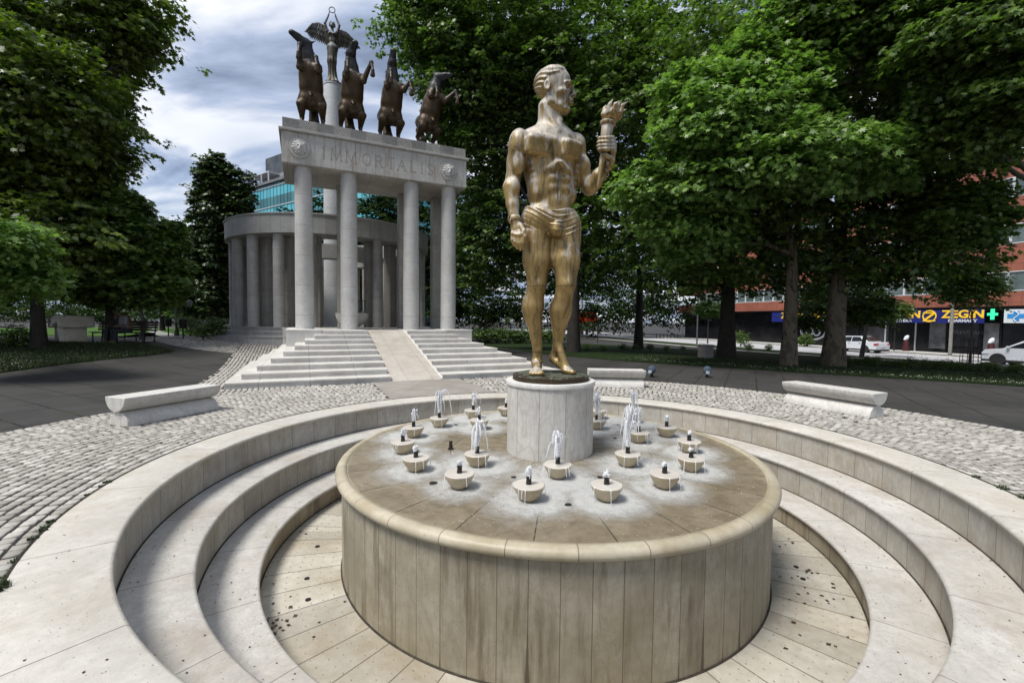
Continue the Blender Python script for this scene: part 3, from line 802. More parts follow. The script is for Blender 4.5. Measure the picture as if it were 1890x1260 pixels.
# ---------------------------------------------------------------- the four rearing horses and the winged figure
BR_HORSE = bronze('bronze_horse', (0.095, 0.060, 0.027), (0.12, 0.13, 0.145), (0.02, 0.018, 0.016), 0.30, 0.8, 0.42, up=False, neck=(0.035, 0.038, 0.042))
BR_VIC = bronze('bronze_winged', (0.10, 0.085, 0.06), (0.20, 0.22, 0.23), (0.03, 0.028, 0.025), 0.5, 0.5, 0.45)
HEAD_Z = 9.66
def make_horse(loc, rz, label, head, neckside, fl, lean, mir=1):
    """local frame: +x towards the viewer's right, -y forward (belly side), z up. head: (yaw, pitch) of the muzzle"""
    root = empty('horse_statue', loc, rz, label, 'horse statue', 'rearing bronze horses on the monument')
    v = Vol((-1.25, -1.75, -0.05), (1.35, 1.25, 4.85), 0.026)
    lx = lean
    X = lambda x, y, z: np.array([x + lx * max(z - 1.0, 0), y, z])
    # trunk: croup, barrel, chest
    v.ell(X(0, 0.12, 1.30), (0.47, 0.50, 0.42), 0.1)
    ax = np.array([[1, 0, 0], [0, 0.96, 0.28], [0, -0.28, 0.96]])
    v.ell(X(0, -0.06, 1.82), (0.44, 0.47, 0.68), 0.15, ax)
    v.ell(X(0, -0.20, 2.34), (0.42, 0.42, 0.50), 0.18, ax)
    v.ell(X(0, -0.40, 2.46), (0.28, 0.22, 0.34), 0.12)
    for s_ in (-1, 1):
        v.ell(X(0.18 * s_, -0.53, 2.48), (0.15, 0.12, 0.22), 0.04)
        v.ell(X(0.28 * s_, 0.0, 1.20), (0.21, 0.33, 0.38), 0.10)
        # hind leg: thigh, stifle forward, hock back, cannon, hoof
        hip = X(0.30 * s_, 0.05, 1.15)
        st = np.array([0.36 * s_, -0.27, 0.92]); hk = np.array([0.38 * s_, 0.20, 0.52]); ft = np.array([0.38 * s_, 0.02, 0.14])
        v.chain([hip, st], [0.24, 0.16], 0.08); v.chain([st, hk], [0.185, 0.085], 0.05)
        v.cone(hk + [0, .05, .03], hk, 0.06, 0.08, 0.03)
        v.chain([hk, ft + [0, 0.03, 0.06], ft], [0.085, 0.062, 0.075], 0.03)
        v.cone(ft, ft + [0, -0.07, -0.13], 0.078, 0.115, 0.02)
        # foreleg folded up
        a1, b1, c1 = fl[0 if s_ < 0 else 1]
        sh = X(0.27 * s_, -0.48, 2.56); el = sh + np.array([0.06 * s_, -0.12, -0.20])
        kn = sh + np.array([a1 * s_, -0.42, b1]); fe = kn + np.array([0.03 * s_, -0.14, -0.42]); hf = fe + np.array([0, 0.02 + c1, -0.10])
        v.chain([sh, el], [0.18, 0.13], 0.07); v.chain([el, kn], [0.12, 0.068], 0.04)
        v.ell(kn, (0.088, 0.09, 0.10), 0.03)
        v.chain([kn, fe], [0.072, 0.052], 0.03); v.ell(fe, (0.068, 0.068, 0.07), 0.02)
        v.chain([fe, hf], [0.055, 0.075], 0.02); v.cone(hf, hf + [0, 0.03, -0.10], 0.075, 0.10, 0.02)
    v.cone(X(0, -0.40, 1.38), X(0, -0.50, 1.25), 0.07, 0.05, 0.06)
    v.ell(X(-0.05, -0.22, 1.02), (0.08, 0.08, 0.10), 0.05); v.ell(X(0.06, -0.22, 1.03), (0.08, 0.08, 0.10), 0.05)
    # tail
    v.chain([X(0, 0.50, 1.45), np.array([0, 0.72, 1.15]), np.array([0.03, 0.55, 0.5]), np.array([0.0, 0.42, 0.03])], [0.10, 0.17, 0.20, 0.12], 0.06)
    # neck and head
    n0 = X(0, -0.12, 2.62); n1 = X(neckside * 0.5, -0.20, 3.10); n2 = X(neckside, -0.32, 3.58)
    v.chain([n0, n1, n2], [0.35, 0.25, 0.185], 0.09)
    v.chain([n0 + [0, .15, 0], n1 + [0, .13, 0], n2 + [0, .10, .03]], [0.25, 0.16, 0.12], 0.06)
    yw, pt = R_(head[0]), R_(head[1])
    f = np.array([math.sin(yw) * math.cos(pt), -math.cos(yw) * math.cos(pt), math.sin(pt)])
    r = np.array([math.cos(yw), math.sin(yw), 0]); u = np.cross(r, f); u = -u if u[2] < 0 else u
    A = np.array([r, f, u]); h0 = n2 + u * 0.03
    Hh = lambda a, b, c: h0 + r * a + f * b + u * c
    v.ell(Hh(0, 0.03, 0.0), (0.175, 0.23, 0.21), 0.06, A)
    v.chain([Hh(0, 0.05, -0.01), Hh(0, 0.38, 0.02), Hh(0, 0.58, 0.0)], [0.185, 0.135, 0.125], 0.05)
    v.ell(Hh(0, 0.13, -0.13), (0.12, 0.19, 0.14), 0.06, A)
    v.chain([Hh(0, 0.22, -0.13), Hh(0, 0.50, -0.11)], [0.075, 0.055], 0.03)
    v.ell(Hh(0, 0.54, -0.045), (0.09, 0.10, 0.014), 0.02, A, 'sub')
    for s_ in (-1, 1):
        v.ell(Hh(0.06 * s_, 0.64, 0.02), (0.022, 0.03, 0.022), 0.02, A, 'sub')
        v.ell(Hh(0.125 * s_, 0.20, 0.055), (0.03, 0.045, 0.035), 0.02, A)
        v.ell(Hh(0.14 * s_, 0.40, -0.03), (0.03, 0.14, 0.03), 0.03, A, 'sub')
        v.cone(Hh(0.09 * s_, -0.10, 0.14), Hh(0.12 * s_, -0.19, 0.31), 0.05, 0.014, 0.02)
    link('body', v.mesh('horse_body'), BR_HORSE, root)
    # mane of separate flying locks
    m = Vol((-1.25, -1.5, 2.2), (1.35, 1.2, 4.9), 0.028)
    back = np.array([0, 1, 0.12])
    for i in range(12):
        t = i / 11
        p = (n0 * (1 - t) ** 2 + n1 * 2 * t * (1 - t) + n2 * t * t) + back * (0.30 - 0.17 * t) + [0, 0, 0.02]
        sx = (0.10 if i % 2 else -0.10)
        m.chain([p, p + [sx * 0.7, 0.13, -0.03], p + [sx * 1.5, 0.20, -0.14], p + [sx * 1.1, 0.26, -0.30]], [0.095, 0.075, 0.05, 0.018], 0.03)
    m.chain([Hh(0, -0.08, 0.17), Hh(0.02, 0.06, 0.20), Hh(0.03, 0.22, 0.16)], [0.05, 0.04, 0.012], 0.02)
    link('mane', m.mesh('horse_mane'), BR_HORSE, root)
    return root
FACE = math.atan2(AX[1], AX[0]) - PI / 2           # local -y points from the monument to the fountain
def horses():
    spec = [(-2.62, 15.45, (-62, 22), -0.10, ((0.03, 0.62, 0), (-0.02, 0.20, 0)), -0.02, -6, 'dark rearing bronze horse at the left end, head turned away to the left'),
            (-1.08, 15.45, (12, 30), -0.12, ((0.02, 0.45, 0), (0.32, 0.60, 0)), 0.02, 4, 'rearing bronze horse just right of the tall white column, one foreleg raised'),
            (0.55, 15.45, (-6, 52), -0.10, ((-0.02, 0.42, 0), (0.26, 0.12, 0)), 0.04, 5, 'rearing bronze horse with its narrow head thrown straight up, third from the left'),
            (2.22, 15.45, (38, 4), 0.0, ((0.0, 0.25, 0), (0.42, 0.32, 0)), 0.13, 16, 'golden rearing bronze horse leaning right at the right end, closest to the trees')]
    for u_, a_, hd, ns, fl, ln, rz, lab in spec:
        h = make_horse(AU(a_, u_, HEAD_Z), FACE + R_(rz), lab, hd, ns, fl, ln)
        h.scale = (1.06, 0.98, 0.885)
horses()

def victory(loc, rz):
    root = empty('winged_statue', loc, rz, 'dark bronze winged woman holding a ring above her head on the tall white column', 'statue')
    v = Vol((-1.0, -0.8, -0.02), (1.0, 0.8, 4.6), 0.022)
    c = v.chain
    # gown: narrow sheath, sway at the knees, hem spreading over the feet
    v.ell((0, 0, 2.16), (0.30, 0.23, 0.26), 0.08)
    c([(0.0, 0, 2.1), (-0.03, -0.05, 1.35), (-0.01, 0.0, 0.62)], [0.29, 0.245, 0.20], 0.10)
    c([(-0.01, 0, 0.7), (0.02, -0.02, 0.20)], [0.20, 0.31], 0.12)
    c([(0.05, -0.05, 0.25), (0.20, -0.25, 0.12)], [0.2, 0.12], 0.08)
    v.ell((0.04, 0, 0.08), (0.48, 0.42, 0.12), 0.08)
    def folds(Pt):
        a = np.arctan2(Pt[..., 1], Pt[..., 0]); return None
    g = v.reg((-0.7, -0.7, 0.1), (0.7, 0.7, 2.0)); sl, Pt = g
    a = np.arctan2(Pt[..., 1], Pt[..., 0])
    v.D[sl] += (0.022 * np.sin(a * 11 + Pt[..., 2] * 2.2 + 1.5 * np.sin(Pt[..., 2] * 3)) * np.clip((2.0 - Pt[..., 2]), 0, 1)).astype(np.float32)
    # torso
    v.ell((0, 0, 2.62), (0.20, 0.15, 0.30), 0.10); v.ell((0, 0, 2.92), (0.26, 0.17, 0.22), 0.08)
    for s in (-1, 1):
        v.ell((0.115 * s, -0.15, 2.93), (0.09, 0.085, 0.09), 0.03)
        v.ell((0.27 * s, 0, 3.10), (0.10, 0.09, 0.11), 0.05)
        c([(0.28 * s, 0, 3.12), (0.39 * s, -0.05, 3.52), (0.20 * s, -0.02, 4.02)], [0.085, 0.068, 0.048], 0.03)
        c([(0.20 * s, -0.02, 4.02), (0.165 * s, -0.03, 4.16)], [0.05, 0.035], 0.02)
        for k in range(4): c([(0.175 * s, -0.05 + 0.022 * k, 4.13), (0.145 * s, -0.075 + 0.03 * k, 4.21), (0.125 * s, -0.06 + 0.03 * k, 4.25)], [0.015, 0.014, 0.011], 0.006)
        c([(0.17 * s, -0.06, 4.08), (0.13 * s, -0.09, 4.14)], [0.018, 0.013], 0.006)
    c([(0, 0, 3.05), (0, -0.02, 3.32)], [0.095, 0.08], 0.05)
    v.ell((0, -0.03, 3.47), (0.125, 0.15, 0.18), 0.03); v.ell((0, -0.10, 3.38), (0.075, 0.08, 0.09), 0.04)
    c([(0, -0.17, 3.48), (0, -0.20, 3.42)], [0.014, 0.022], 0.015)
    for s in (-1, 1): v.ell((0.05 * s, -0.17, 3.49), (0.025, 0.02, 0.018), 0.012, None, 'sub')
    v.ell((0, -0.17, 3.37), (0.035, 0.02, 0.010), 0.01)
    for i in range(26):
        t = i * 2.4; z = 3.44 + 0.20 * ((i * 7) % 26) / 26
        rr_ = 0.15
        y = 0.03 + rr_ * math.sin(t)
        if y < -0.05 and z < 3.56: continue
        v.ell((rr_ * 0.93 * math.cos(t), y, z), (0.05, 0.05, 0.05), 0.02)
    link('body', v.mesh('winged_body'), BR_VIC, root)
    m = MB(); m.path([(0.16 * math.cos(t), -0.04, 4.36 + 0.165 * math.sin(t)) for t in np.linspace(0, 2 * PI, 29)], 0.026, 8)
    m.build('ring', BR_VIC, root, True)
    # wings: a thick leading arm and three overlapping rows of feathers
    for s in (-1, 1):
        m = MB()
        drop = 0.0 if s < 0 else -0.20
        arm = [Vector((0.14 * s, 0.12, 3.02)), Vector((0.42 * s, 0.20, 3.45 + drop * .4)), Vector((0.78 * s, 0.24, 3.62 + drop * 1.5)), Vector((1.10 * s, 0.22, 3.50 + drop * 2.4))]
        def cp(t):
            t *= 3; i = min(int(t), 2); f_ = t - i
            return arm[i].lerp(arm[i + 1], f_)
        m.path([cp(t) for t in np.linspace(0, 1, 12)], [0.10, .10, .095, .09, .085, .08, .075, .07, .06, .05, .04, .03], 8)
        for row, (nf, L0, L1, yo) in enumerate(((20, 0.95, 1.05, 0.0), (18, 0.62, 0.72, -0.035), (16, 0.32, 0.42, -0.065))):
            for k in range(nf):
                t = (k + 0.5) / nf; p = cp(t)
                ang = R_(-100 + 52 * t ** 1.3)
                d = Vector((math.cos(ang) * s, 0.10, math.sin(ang))).normalized()
                L = L0 + (L1 - L0) * t  - (0.50 * max(0, t - 0.7) / .3 if row == 0 else 0)
                w = 0.055; side = Vector((-d.z, 0, d.x)); o_ = Vector((0, yo - 0.012 * (k % 2), 0))
                V = []
                for tt, ww in ((0, .7), (.5, 1), (.85, .9), (1, .25)):
                    q = p + d * (L * tt) + o_
                    V += [q - side * w * ww, q + Vector((0, -0.022, 0)), q + side * w * ww, q + Vector((0, 0.012, 0))]
                Fc = []
                for j in range(3):
                    for e_ in range(4): Fc.append((j * 4 + e_, j * 4 + (e_ + 1) % 4, j * 4 + 4 + (e_ + 1) % 4, j * 4 + 4 + e_))
                Fc += [(0, 1, 2, 3), (12, 13, 14, 15)]
                m.raw(V, Fc)
        m.build('wing', BR_VIC, root, True)
    return root
# ---------------------------------------------------------------- sunken fountain
ZT, ZT2, ZF = -0.445, -0.87, -1.15
def fountain():
    root = empty('sunken_fountain', (FC[0], FC[1], 0), 0, 'round sunken marble fountain basin with ringed steps around a broad wet drum', 'fountain')
    N = 192
    MB().lathe([(4.53, -0.06), (4.50, -0.055), (4.487, -0.035), (4.492, -0.012), (4.515, 0.0), (5.045, 0.0), (5.05, -0.03)], N).build('coping', M_COPING, root, True, angle=60)
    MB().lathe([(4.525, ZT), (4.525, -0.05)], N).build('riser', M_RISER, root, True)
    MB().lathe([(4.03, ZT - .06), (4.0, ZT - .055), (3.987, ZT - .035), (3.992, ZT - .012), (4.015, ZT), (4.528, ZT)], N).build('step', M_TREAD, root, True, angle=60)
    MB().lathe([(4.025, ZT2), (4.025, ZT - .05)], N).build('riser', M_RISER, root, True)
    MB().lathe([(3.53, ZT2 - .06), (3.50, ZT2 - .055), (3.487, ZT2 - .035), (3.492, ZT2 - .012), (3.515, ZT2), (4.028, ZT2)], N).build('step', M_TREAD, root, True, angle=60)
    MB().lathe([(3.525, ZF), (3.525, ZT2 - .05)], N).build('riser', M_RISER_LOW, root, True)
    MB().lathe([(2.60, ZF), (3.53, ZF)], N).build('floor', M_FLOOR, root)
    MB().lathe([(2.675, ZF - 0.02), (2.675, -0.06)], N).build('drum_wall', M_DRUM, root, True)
    MB().lathe([(2.66, -0.062), (2.70, -0.062), (2.728, -0.052), (2.744, -0.03), (2.747, -0.005), (2.735, 0.022), (2.71, 0.040), (2.67, 0.047), (2.625, 0.046), (2.622, 0.030), (2.612, 0.030)], N).build('rim', M_RIM, root, True, angle=80)
    MB().lathe([(0.4, 0.032), (1.6, 0.032), (2.613, 0.032)], N).build('drum_top', M_TOP, root)
    for r, z in ((4.521, ZT), (4.021, ZT2), (3.521, ZF), (5.053, 0.0)):  # joint dirt rings; shading at the riser feet is put into their colour
        MB().lathe([(r - .012, z + .0025), (r + .002, z + .010)], N).build('dark_joint_line', M_GRIME_SHADE, root, True)
    MB().lathe([(2.674, ZF + .012), (2.692, ZF + .002)], N).build('dark_joint_line', M_GRIME_SHADE, root, True)
    # little drains and studs
    for q, r in (((800, 892), .045), ((1049, 932), .035), ((948, 881), .03), ((1107, 881), .03), ((841, 784), .035), ((1135, 809), .03), ((1245, 891), .03), ((1141, 784), .03)):
        p = gndz(q, 0.035); m = MB(); m.tube((p[0] - FC[0], p[1] - FC[1], 0.033), (p[0] - FC[0], p[1] - FC[1], 0.044), r, n=16)
        m.build('drain', M_IRON, root)
    for a_ in (-150, -15, -20, -172, -158): 
        x, y = 3.05 * math.cos(R_(a_)), 3.05 * math.sin(R_(a_))
        MB().tube((x, y, ZF), (x, y, ZF + .008), 0.028, n=16).build('floor_drain', M_IRON, root)
    # raised studs of the non-slip floor: one mesh, counted in thousands
    rr = []; 
    for k, r in enumerate(np.arange(2.80, 3.5, 0.115)):
        n = int(2 * PI * r / 0.115)
        for i in range(n):
            t = 2 * PI * (i + 0.5 * (k % 2)) / n
            if math.sin(t) > 0.55: continue
            rr.append((r * math.cos(t), r * math.sin(t)))
    rr = np.array(rr); m = len(rr); sd_ = 0.0075
    off = np.array([(-1, -1, 0), (1, -1, 0), (1, 1, 0), (-1, 1, 0), (-.5, -.5, 1), (.5, -.5, 1), (.5, .5, 1), (-.5, .5, 1)]) * [sd_, sd_, 0.006]
    V = (np.concatenate([rr, np.full((m, 1), ZF)], 1)[:, None] + off[None]).reshape(-1, 3)
    q = np.array([(4, 5, 6, 7), (0, 1, 5, 4), (1, 2, 6, 5), (2, 3, 7, 6), (3, 0, 4, 7)])
    Fq = (q[None] + 8 * np.arange(m)[:, None, None]).reshape(-1, 4)
    tag(link('floor_studs', mesh_np('floor_studs', V, Fq), M_STUD, root), kind='stuff')
    return root
def gndz(q, z):
    r = ray(*q); t = (z - EYE) / r[2]; return np.array([r[0] * t, r[1] * t, z])
M_GRIME_SHADE = simple('joint_grime_shade', (0.035, 0.028, 0.018), 0.9, var=.6, scale=12)
M_STUD = simple('stud_stone', (0.26, 0.22, 0.165), 0.5, var=0.3)
BOWLS = [  # photo point of the bowl foot, jet height, drips
 ((766, 871), .06), ((847, 903), .06), ((976, 926), .11), ((1121, 926), .06), ((1229, 903), .05), ((1278, 871), .04), ((1030, 884), .31),
 ((880, 862), .36), ((742, 838), .10), ((762, 808), .20), ((810, 789), .40), ((873, 773), .24), ((884, 793), .13), ((1160, 862), .52),
 ((1274, 836), .07), ((1232, 807), .12), ((1180, 818), .30), ((1102, 793), .40), ((1168, 780), .34), ((934, 768), .10), ((1104, 773), .22)]
BP = []
for q, h in BOWLS:
    p = gndz(q, 0.035); BP.append((p[0], p[1] + 0.05, h))
def top_mat():
    t = NT('wet_drum_top')
    X, Y, Z = t.xyz()
    n1 = t.noise(1.9, 6, .65, dist=.5)
    c = t.mix(t.ramp(n1, [(0.3, 0), (0.7, 1)]), (0.27, 0.22, 0.14), (0.44, 0.38, 0.275))
    s1 = t.noise(6, 5, .6)
    c = t.mix(t.M('MULTIPLY', t.ramp(s1, [(0.45, 0), (0.7, 1)]), .5), c, (0.16, 0.12, 0.07))
    th = t.M('ARCTAN2', Y, X); r = t.M('SQRT', t.M('ADD', t.M('MULTIPLY', X, X), t.M('MULTIPLY', Y, Y)))
    f = t.M('ADD', t.M('MULTIPLY', th, 24 / (2 * PI)), 0.5); fr = t.M('FRACT', f)
    d = t.M('MULTIPLY', t.M('MINIMUM', fr, t.M('SUBTRACT', 1.0, fr)), t.M('MULTIPLY', r, 2 * PI / 24))
    wob = t.M('MULTIPLY', t.M('SUBTRACT', t.noise(9, 2, .5), .5), 0.01)
    j = t.M('LESS_THAN', t.M('ADD', d, wob), 0.006)
    j = t.M('MAXIMUM', j, t.M('LESS_THAN', t.M('ABSOLUTE', t.M('SUBTRACT', r, t.M('ADD', 1.35, wob))), 0.006))
    c = t.mix(t.M('MULTIPLY', j, .9), c, (0.04, 0.03, 0.02))
    t.set('Base Color', c).set('Roughness', 0.16)
    return t.m
M_TOP = top_mat()
def water_mat():
    t = NT('thin_water')
    foam = t.attr('foam')
    n = t.noise(20, 7, .78, t.map((1, 1.6, 1)), 2.2); n2 = t.noise(7, 4, .6)
    m = t.M('ADD', foam, t.M('MULTIPLY', t.M('SUBTRACT', t.M('ADD', t.M('MULTIPLY', n, .65), t.M('MULTIPLY', n2, .35)), 0.5), 2.2))
    m = t.ramp(m, [(0.20, 0.0), (0.70, 0.38), (1.0, 0.72)])
    tr = t.n.new('ShaderNodeBsdfTransparent'); gl = t.n.new('ShaderNodeBsdfGlossy'); gl.inputs['Roughness'].default_value = 0.08
    fr = t.n.new('ShaderNodeFresnel'); fr.inputs['IOR'].default_value = 1.33
    mx = t.n.new('ShaderNodeMixShader'); t.l.new(fr.outputs[0], mx.inputs[0]); t.l.new(tr.outputs[0], mx.inputs[1]); t.l.new(gl.outputs[0], mx.inputs[2])
    df = t.n.new('ShaderNodeBsdfDiffuse'); df.inputs['Color'].default_value = (0.60, 0.60, 0.575, 1)
    m2 = t.n.new('ShaderNodeMixShader'); t.l.new(m, m2.inputs[0]); t.l.new(mx.outputs[0], m2.inputs[1]); t.l.new(df.outputs[0], m2.inputs[2])
    t.l.new(m2.outputs[0], t.out.inputs[0])
    bp = t.n.new('ShaderNodeBump'); bp.inputs['Strength'].default_value = .8; bp.inputs['Distance'].default_value = .03
    w = t.M('ADD', t.noise(16, 5, .6, dist=1.2), t.M('MULTIPLY', n, .5)); t.l.new(w, bp.inputs['Height'])
    for nd in (gl, fr, df): t.l.new(bp.outputs[0], nd.inputs['Normal'])
    return t.m
M_WATER = water_mat()
def water_sheet():
    nr, na = 110, 420
    rs = np.linspace(0.585, 2.608, nr); th = np.linspace(0, 2 * PI, na, endpoint=False)
    Rg, T = np.meshgrid(rs, th, indexing='ij')
    X, Y = Rg * np.cos(T), Rg * np.sin(T)
    foam = np.zeros_like(X); rip = np.zeros_like(X)
    for bx, by, h in BP:
        d = np.hypot(X - (bx - FC[0]), Y - (by - FC[1]))
        w = 0.30 + 0.50 * min(h, .35)
        foam = np.maximum(foam, 1.05 * np.exp(-(np.maximum(d - 0.16, 0) / w) ** 2 * 1.1) + 0)
        rip += 0.0035 * np.exp(-(d / 0.5) ** 2) * np.sin((d - .1) * 48)
    foam += 0.18 * np.sin(X * 2.3 + 1) * np.sin(Y * 2.9)
    Z = 0.039 + rip + 0.001 * np.sin(X * 37 + 3 * np.sin(Y * 9)) * np.sin(Y * 41)
    V = np.stack([X, Y, Z], -1).reshape(-1, 3)
    i, j = np.meshgrid(np.arange(nr - 1), np.arange(na), indexing='ij'); jn = (j + 1) % na
    Q = np.stack([i * na + j, (i + 1) * na + j, (i + 1) * na + jn, i * na + jn], -1).reshape(-1, 4)
    me = mesh_np('water', V, Q, True)
    a = me.attributes.new('foam', 'FLOAT', 'POINT'); a.data.foreach_set('value', foam.ravel().astype(np.float32))
    o = link('water', me, M_WATER); o.location = (FC[0], FC[1], 0)
    tag(o, kind='structure')
def jet_mat():
    t = NT('falling_water')
    tr = t.n.new('ShaderNodeBsdfTransparent')
    t.set('Base Color', (0.90, 0.91, 0.92)).set('Roughness', 0.15).set('Transmission Weight', 0.3).set('IOR', 1.33)
    mx = t.n.new('ShaderNodeMixShader')
    f = t.ramp(t.noise(40, 4, .6), [(0.3, 0.6), (0.6, 1.0)])
    t.l.new(f, mx.inputs[0]); t.l.new(tr.outputs[0], mx.inputs[1]); t.l.new(t.b.outputs[0], mx.inputs[2]); t.l.new(mx.outputs[0], t.out.inputs[0])
    return t.m
M_JET = jet_mat()
def bowls():
    prof = [(0.0, 0.0), (0.060, 0.0), (0.072, 0.004), (0.100, 0.036), (0.124, 0.072), (0.143, 0.108), (0.153, 0.134), (0.157, 0.150)]
    name = {0: 'left', 1: 'right'}
    for i, (x, y, h) in enumerate(BP):
        a = math.degrees(math.atan2(y - FC[1], x - FC[0])); r = math.hypot(x - FC[0], y - FC[1])
        lab = BLAB[i]
        root = empty('fountain_bowl', (x, y, 0.036), random.uniform(0, 6), lab, 'fountain bowl', 'stone bowls on the fountain drum')
        MB().lathe(prof, 32).build('bowl', M_BOWL, root, True)
        MB().lathe([(0.157, 0.150), (0.152, 0.157), (0.0, 0.160)], 32).build('bowl_top', M_BOWLTOP, root, True)
        m = MB(); m.tube((0, 0, 0.155), (0, 0, 0.222), 0.030, 0.024, 12); m.tube((0, 0, 0.222), (0, 0, 0.240), 0.029, 0.026, 12)
        nz = m.build('nozzle', M_NOZ, root, True)
        # the jet: a ragged core, arcing strands and drops
        rg = np.random.default_rng(100 + i); m = MB()
        n = 9 + int(40 * h); top = 0.232
        core = [(rg.normal(0, .003 + .008 * t), rg.normal(0, .003 + .008 * t), top - .01 + h * t) for t in np.linspace(0, 1, 9)]
        m.path(core, [0.022, .022, .025, .023, .027, .022, .024, .018, .006], 7)
        bias = rg.uniform(-1, 1, 2) * 0.4
        for k in range(n):
            th = rg.uniform(0, 2 * PI); vz = math.sqrt(2 * 9.8 * h * rg.uniform(.55, 1.0)); vr = rg.uniform(.05, .32) * (0.6 + h)
            ft = 2 * vz / 9.8 * rg.uniform(.6, 1.05); t0 = 0.02 * ft
            pts = []
            for t in np.linspace(t0, ft, 9):
                pts.append((vr * t * (math.cos(th) + bias[0]) + rg.normal(0, .003), vr * t * (math.sin(th) + bias[1]) + rg.normal(0, .003), max(top + vz * t - 4.9 * t * t, 0.162)))
            rr_ = rg.uniform(.004, .012)
            m.path(pts, [rr_ * q for q in (.5, .7, 1, .8, 1.2, .7, 1, .9, .3)], 5)
        m.build('water_jet', M_JET, root, True); m = MB()
        def drop(c, s):
            V = [(c[0] + s, c[1], c[2]), (c[0] - s, c[1], c[2]), (c[0], c[1] + s, c[2]), (c[0], c[1] - s, c[2]), (c[0], c[1], c[2] + s * 1.5), (c[0], c[1], c[2] - s * 1.2)]
            m.raw(V, [(0, 2, 4), (2, 1, 4), (1, 3, 4), (3, 0, 4), (2, 0, 5), (1, 2, 5), (3, 1, 5), (0, 3, 5)])
        for k in range(18 + int(90 * h)):
            th = rg.uniform(0, 2 * PI); q = rg.uniform(0, .09) * (0.4 + 2 * h)
            drop((q * math.cos(th) + bias[0] * .03, q * math.sin(th) + bias[1] * .03, top + rg.uniform(0, 1.15) * h), rg.uniform(.002, .0055))
        for k in range(7):                               # spill over the rim and splashes at the foot
            th = rg.uniform(0, 2 * PI); c_, s_ = math.cos(th), math.sin(th)
            m.path([(0.150 * c_, 0.150 * s_, 0.160), (0.162 * c_, 0.162 * s_, 0.150), (0.170 * c_, 0.170 * s_, 0.09), (0.176 * c_, 0.176 * s_, rg.uniform(0.0, .07))], [.003, .0045, .0025, .003], 5)
        for k in range(40):
            th = rg.uniform(0, 2 * PI); q = rg.uniform(.15, .34)
            drop((q * math.cos(th), q * math.sin(th), rg.uniform(.004, .06)), rg.uniform(.0015, .004))
        tag(m.build('spray', M_JET, root, True), kind='stuff')
BLAB = ['stone bowl with black nozzle at the left front of the drum, beside a round drain', 'front left stone bowl just right of the big round drain',
 'front stone bowl with a short spout, nearest the viewer, left of centre', 'front stone bowl with a low bubbling nozzle, right of centre, nearest the viewer',
 'front right stone bowl with low nozzle on the drum', 'stone bowl at the right edge of the bowls, lower one of the close pair',
 'stone bowl with a tall leaning jet directly in front of the white pedestal', 'stone bowl with a tall thick jet left of the white pedestal',
 'leftmost stone bowl on the drum, with a small spout', 'stone bowl with a medium jet behind the leftmost bowl',
 'stone bowl with a tall airy jet at the far left of the drum', 'far stone bowl with a jet near the back rim, left of the pedestal',
 'stone bowl with a short splash right below the far left jet, close to the pedestal', 'stone bowl with the tallest jet, right of the white pedestal',
 'stone bowl at the right edge of the bowls, upper one of the close pair', 'stone bowl with thin spout at the far right of the drum',
 'stone bowl hidden partly behind the tallest jet right of the pedestal', 'stone bowl peeping out right behind the pedestal with a tall jet',
 'far right stone bowl with a tall jet near the back rim', 'stone bowl mostly hidden behind the left side of the pedestal',
 'stone bowl at the back rim, just right of the pedestal']
def bare_nozzle():
    p = gndz((832, 828), 0.035); m = MB()
    m.tube((0, 0, 0), (0, 0, 0.09), 0.028, 0.022, 12); m.tube((0, 0, 0.09), (0, 0, 0.105), 0.026, n=12); m.tube((0, 0, 0), (0, 0, 0.008), 0.045, n=14)
    o = m.build('nozzle', M_NOZ, None, True); o.location = p
    tag(o, 'bare black nozzle standing without a bowl on the drum', 'nozzle')
def pedestal():
    root = empty('statue_pedestal', (FC[0], FC[1], 0.03), 0, 'white veined marble drum pedestal under the torch bearer', 'pedestal')
    MB().lathe([(0.585, 0.0), (0.585, 0.915)], 96).build('pedestal_wall', M_PED, root, True)
    MB().lathe([(0.587, 0.915), (0.603, 0.917), (0.606, 0.925), (0.606, 0.968), (0.600, 0.976), (0.0, 0.977)], 96).build('cap', M_WHITE, root, True, angle=50)
fountain(); water_sheet(); bowls(); bare_nozzle(); pedestal()

# ---------------------------------------------------------------- stone benches
def bench(p0, p1, lab):
    p0, p1 = np.array(p0[:2]), np.array(p1[:2]); L = np.linalg.norm(p1 - p0); c = (p0 + p1) / 2
    rz = math.atan2(*(p1 - p0)[::-1])
    root = empty('stone_bench', (c[0], c[1], float(hgt(*c))), rz, lab, 'bench', 'white marble benches around the fountain')
    def half(z0, up, R, Lh, nm):
        m = MB(); n = 18; V = []
        pts = [(R * math.cos(t), R * math.sin(t) * (1 if up else -1)) for t in np.linspace(0, PI, n + 1)]
        # shallow chamfer at the flat
        for x in (-Lh, Lh): V += [(x, y, z0 + z) for y, z in pts]
        k = n + 1
        Fc = [(i, i + 1, k + i + 1, k + i) for i in range(n)] + [tuple(range(k)), tuple(range(2 * k - 1, k - 1, -1)), (0, k, 2 * k - 1, n)]
        m.raw(V, Fc); o = m.build(nm, M_BENCH, root, True, bevel=0.008, angle=50); return o
    half(0.0, True, 0.235, L / 2 - 0.04, 'base'); half(0.478, False, 0.243, L / 2, 'seat')
bench(gndz((213, 787), 0), gndz((392, 753), 0), 'white half-round marble bench on the left cobbles by the monument steps')
bench(gndz((1085, 712), 0), gndz((1188, 714), 0), 'white marble bench seen broadside behind the statue pedestal')
bench(gndz((1455, 741), 0), gndz((1623, 771), 0), 'white half-round marble bench on the right, in front of the dark paving')
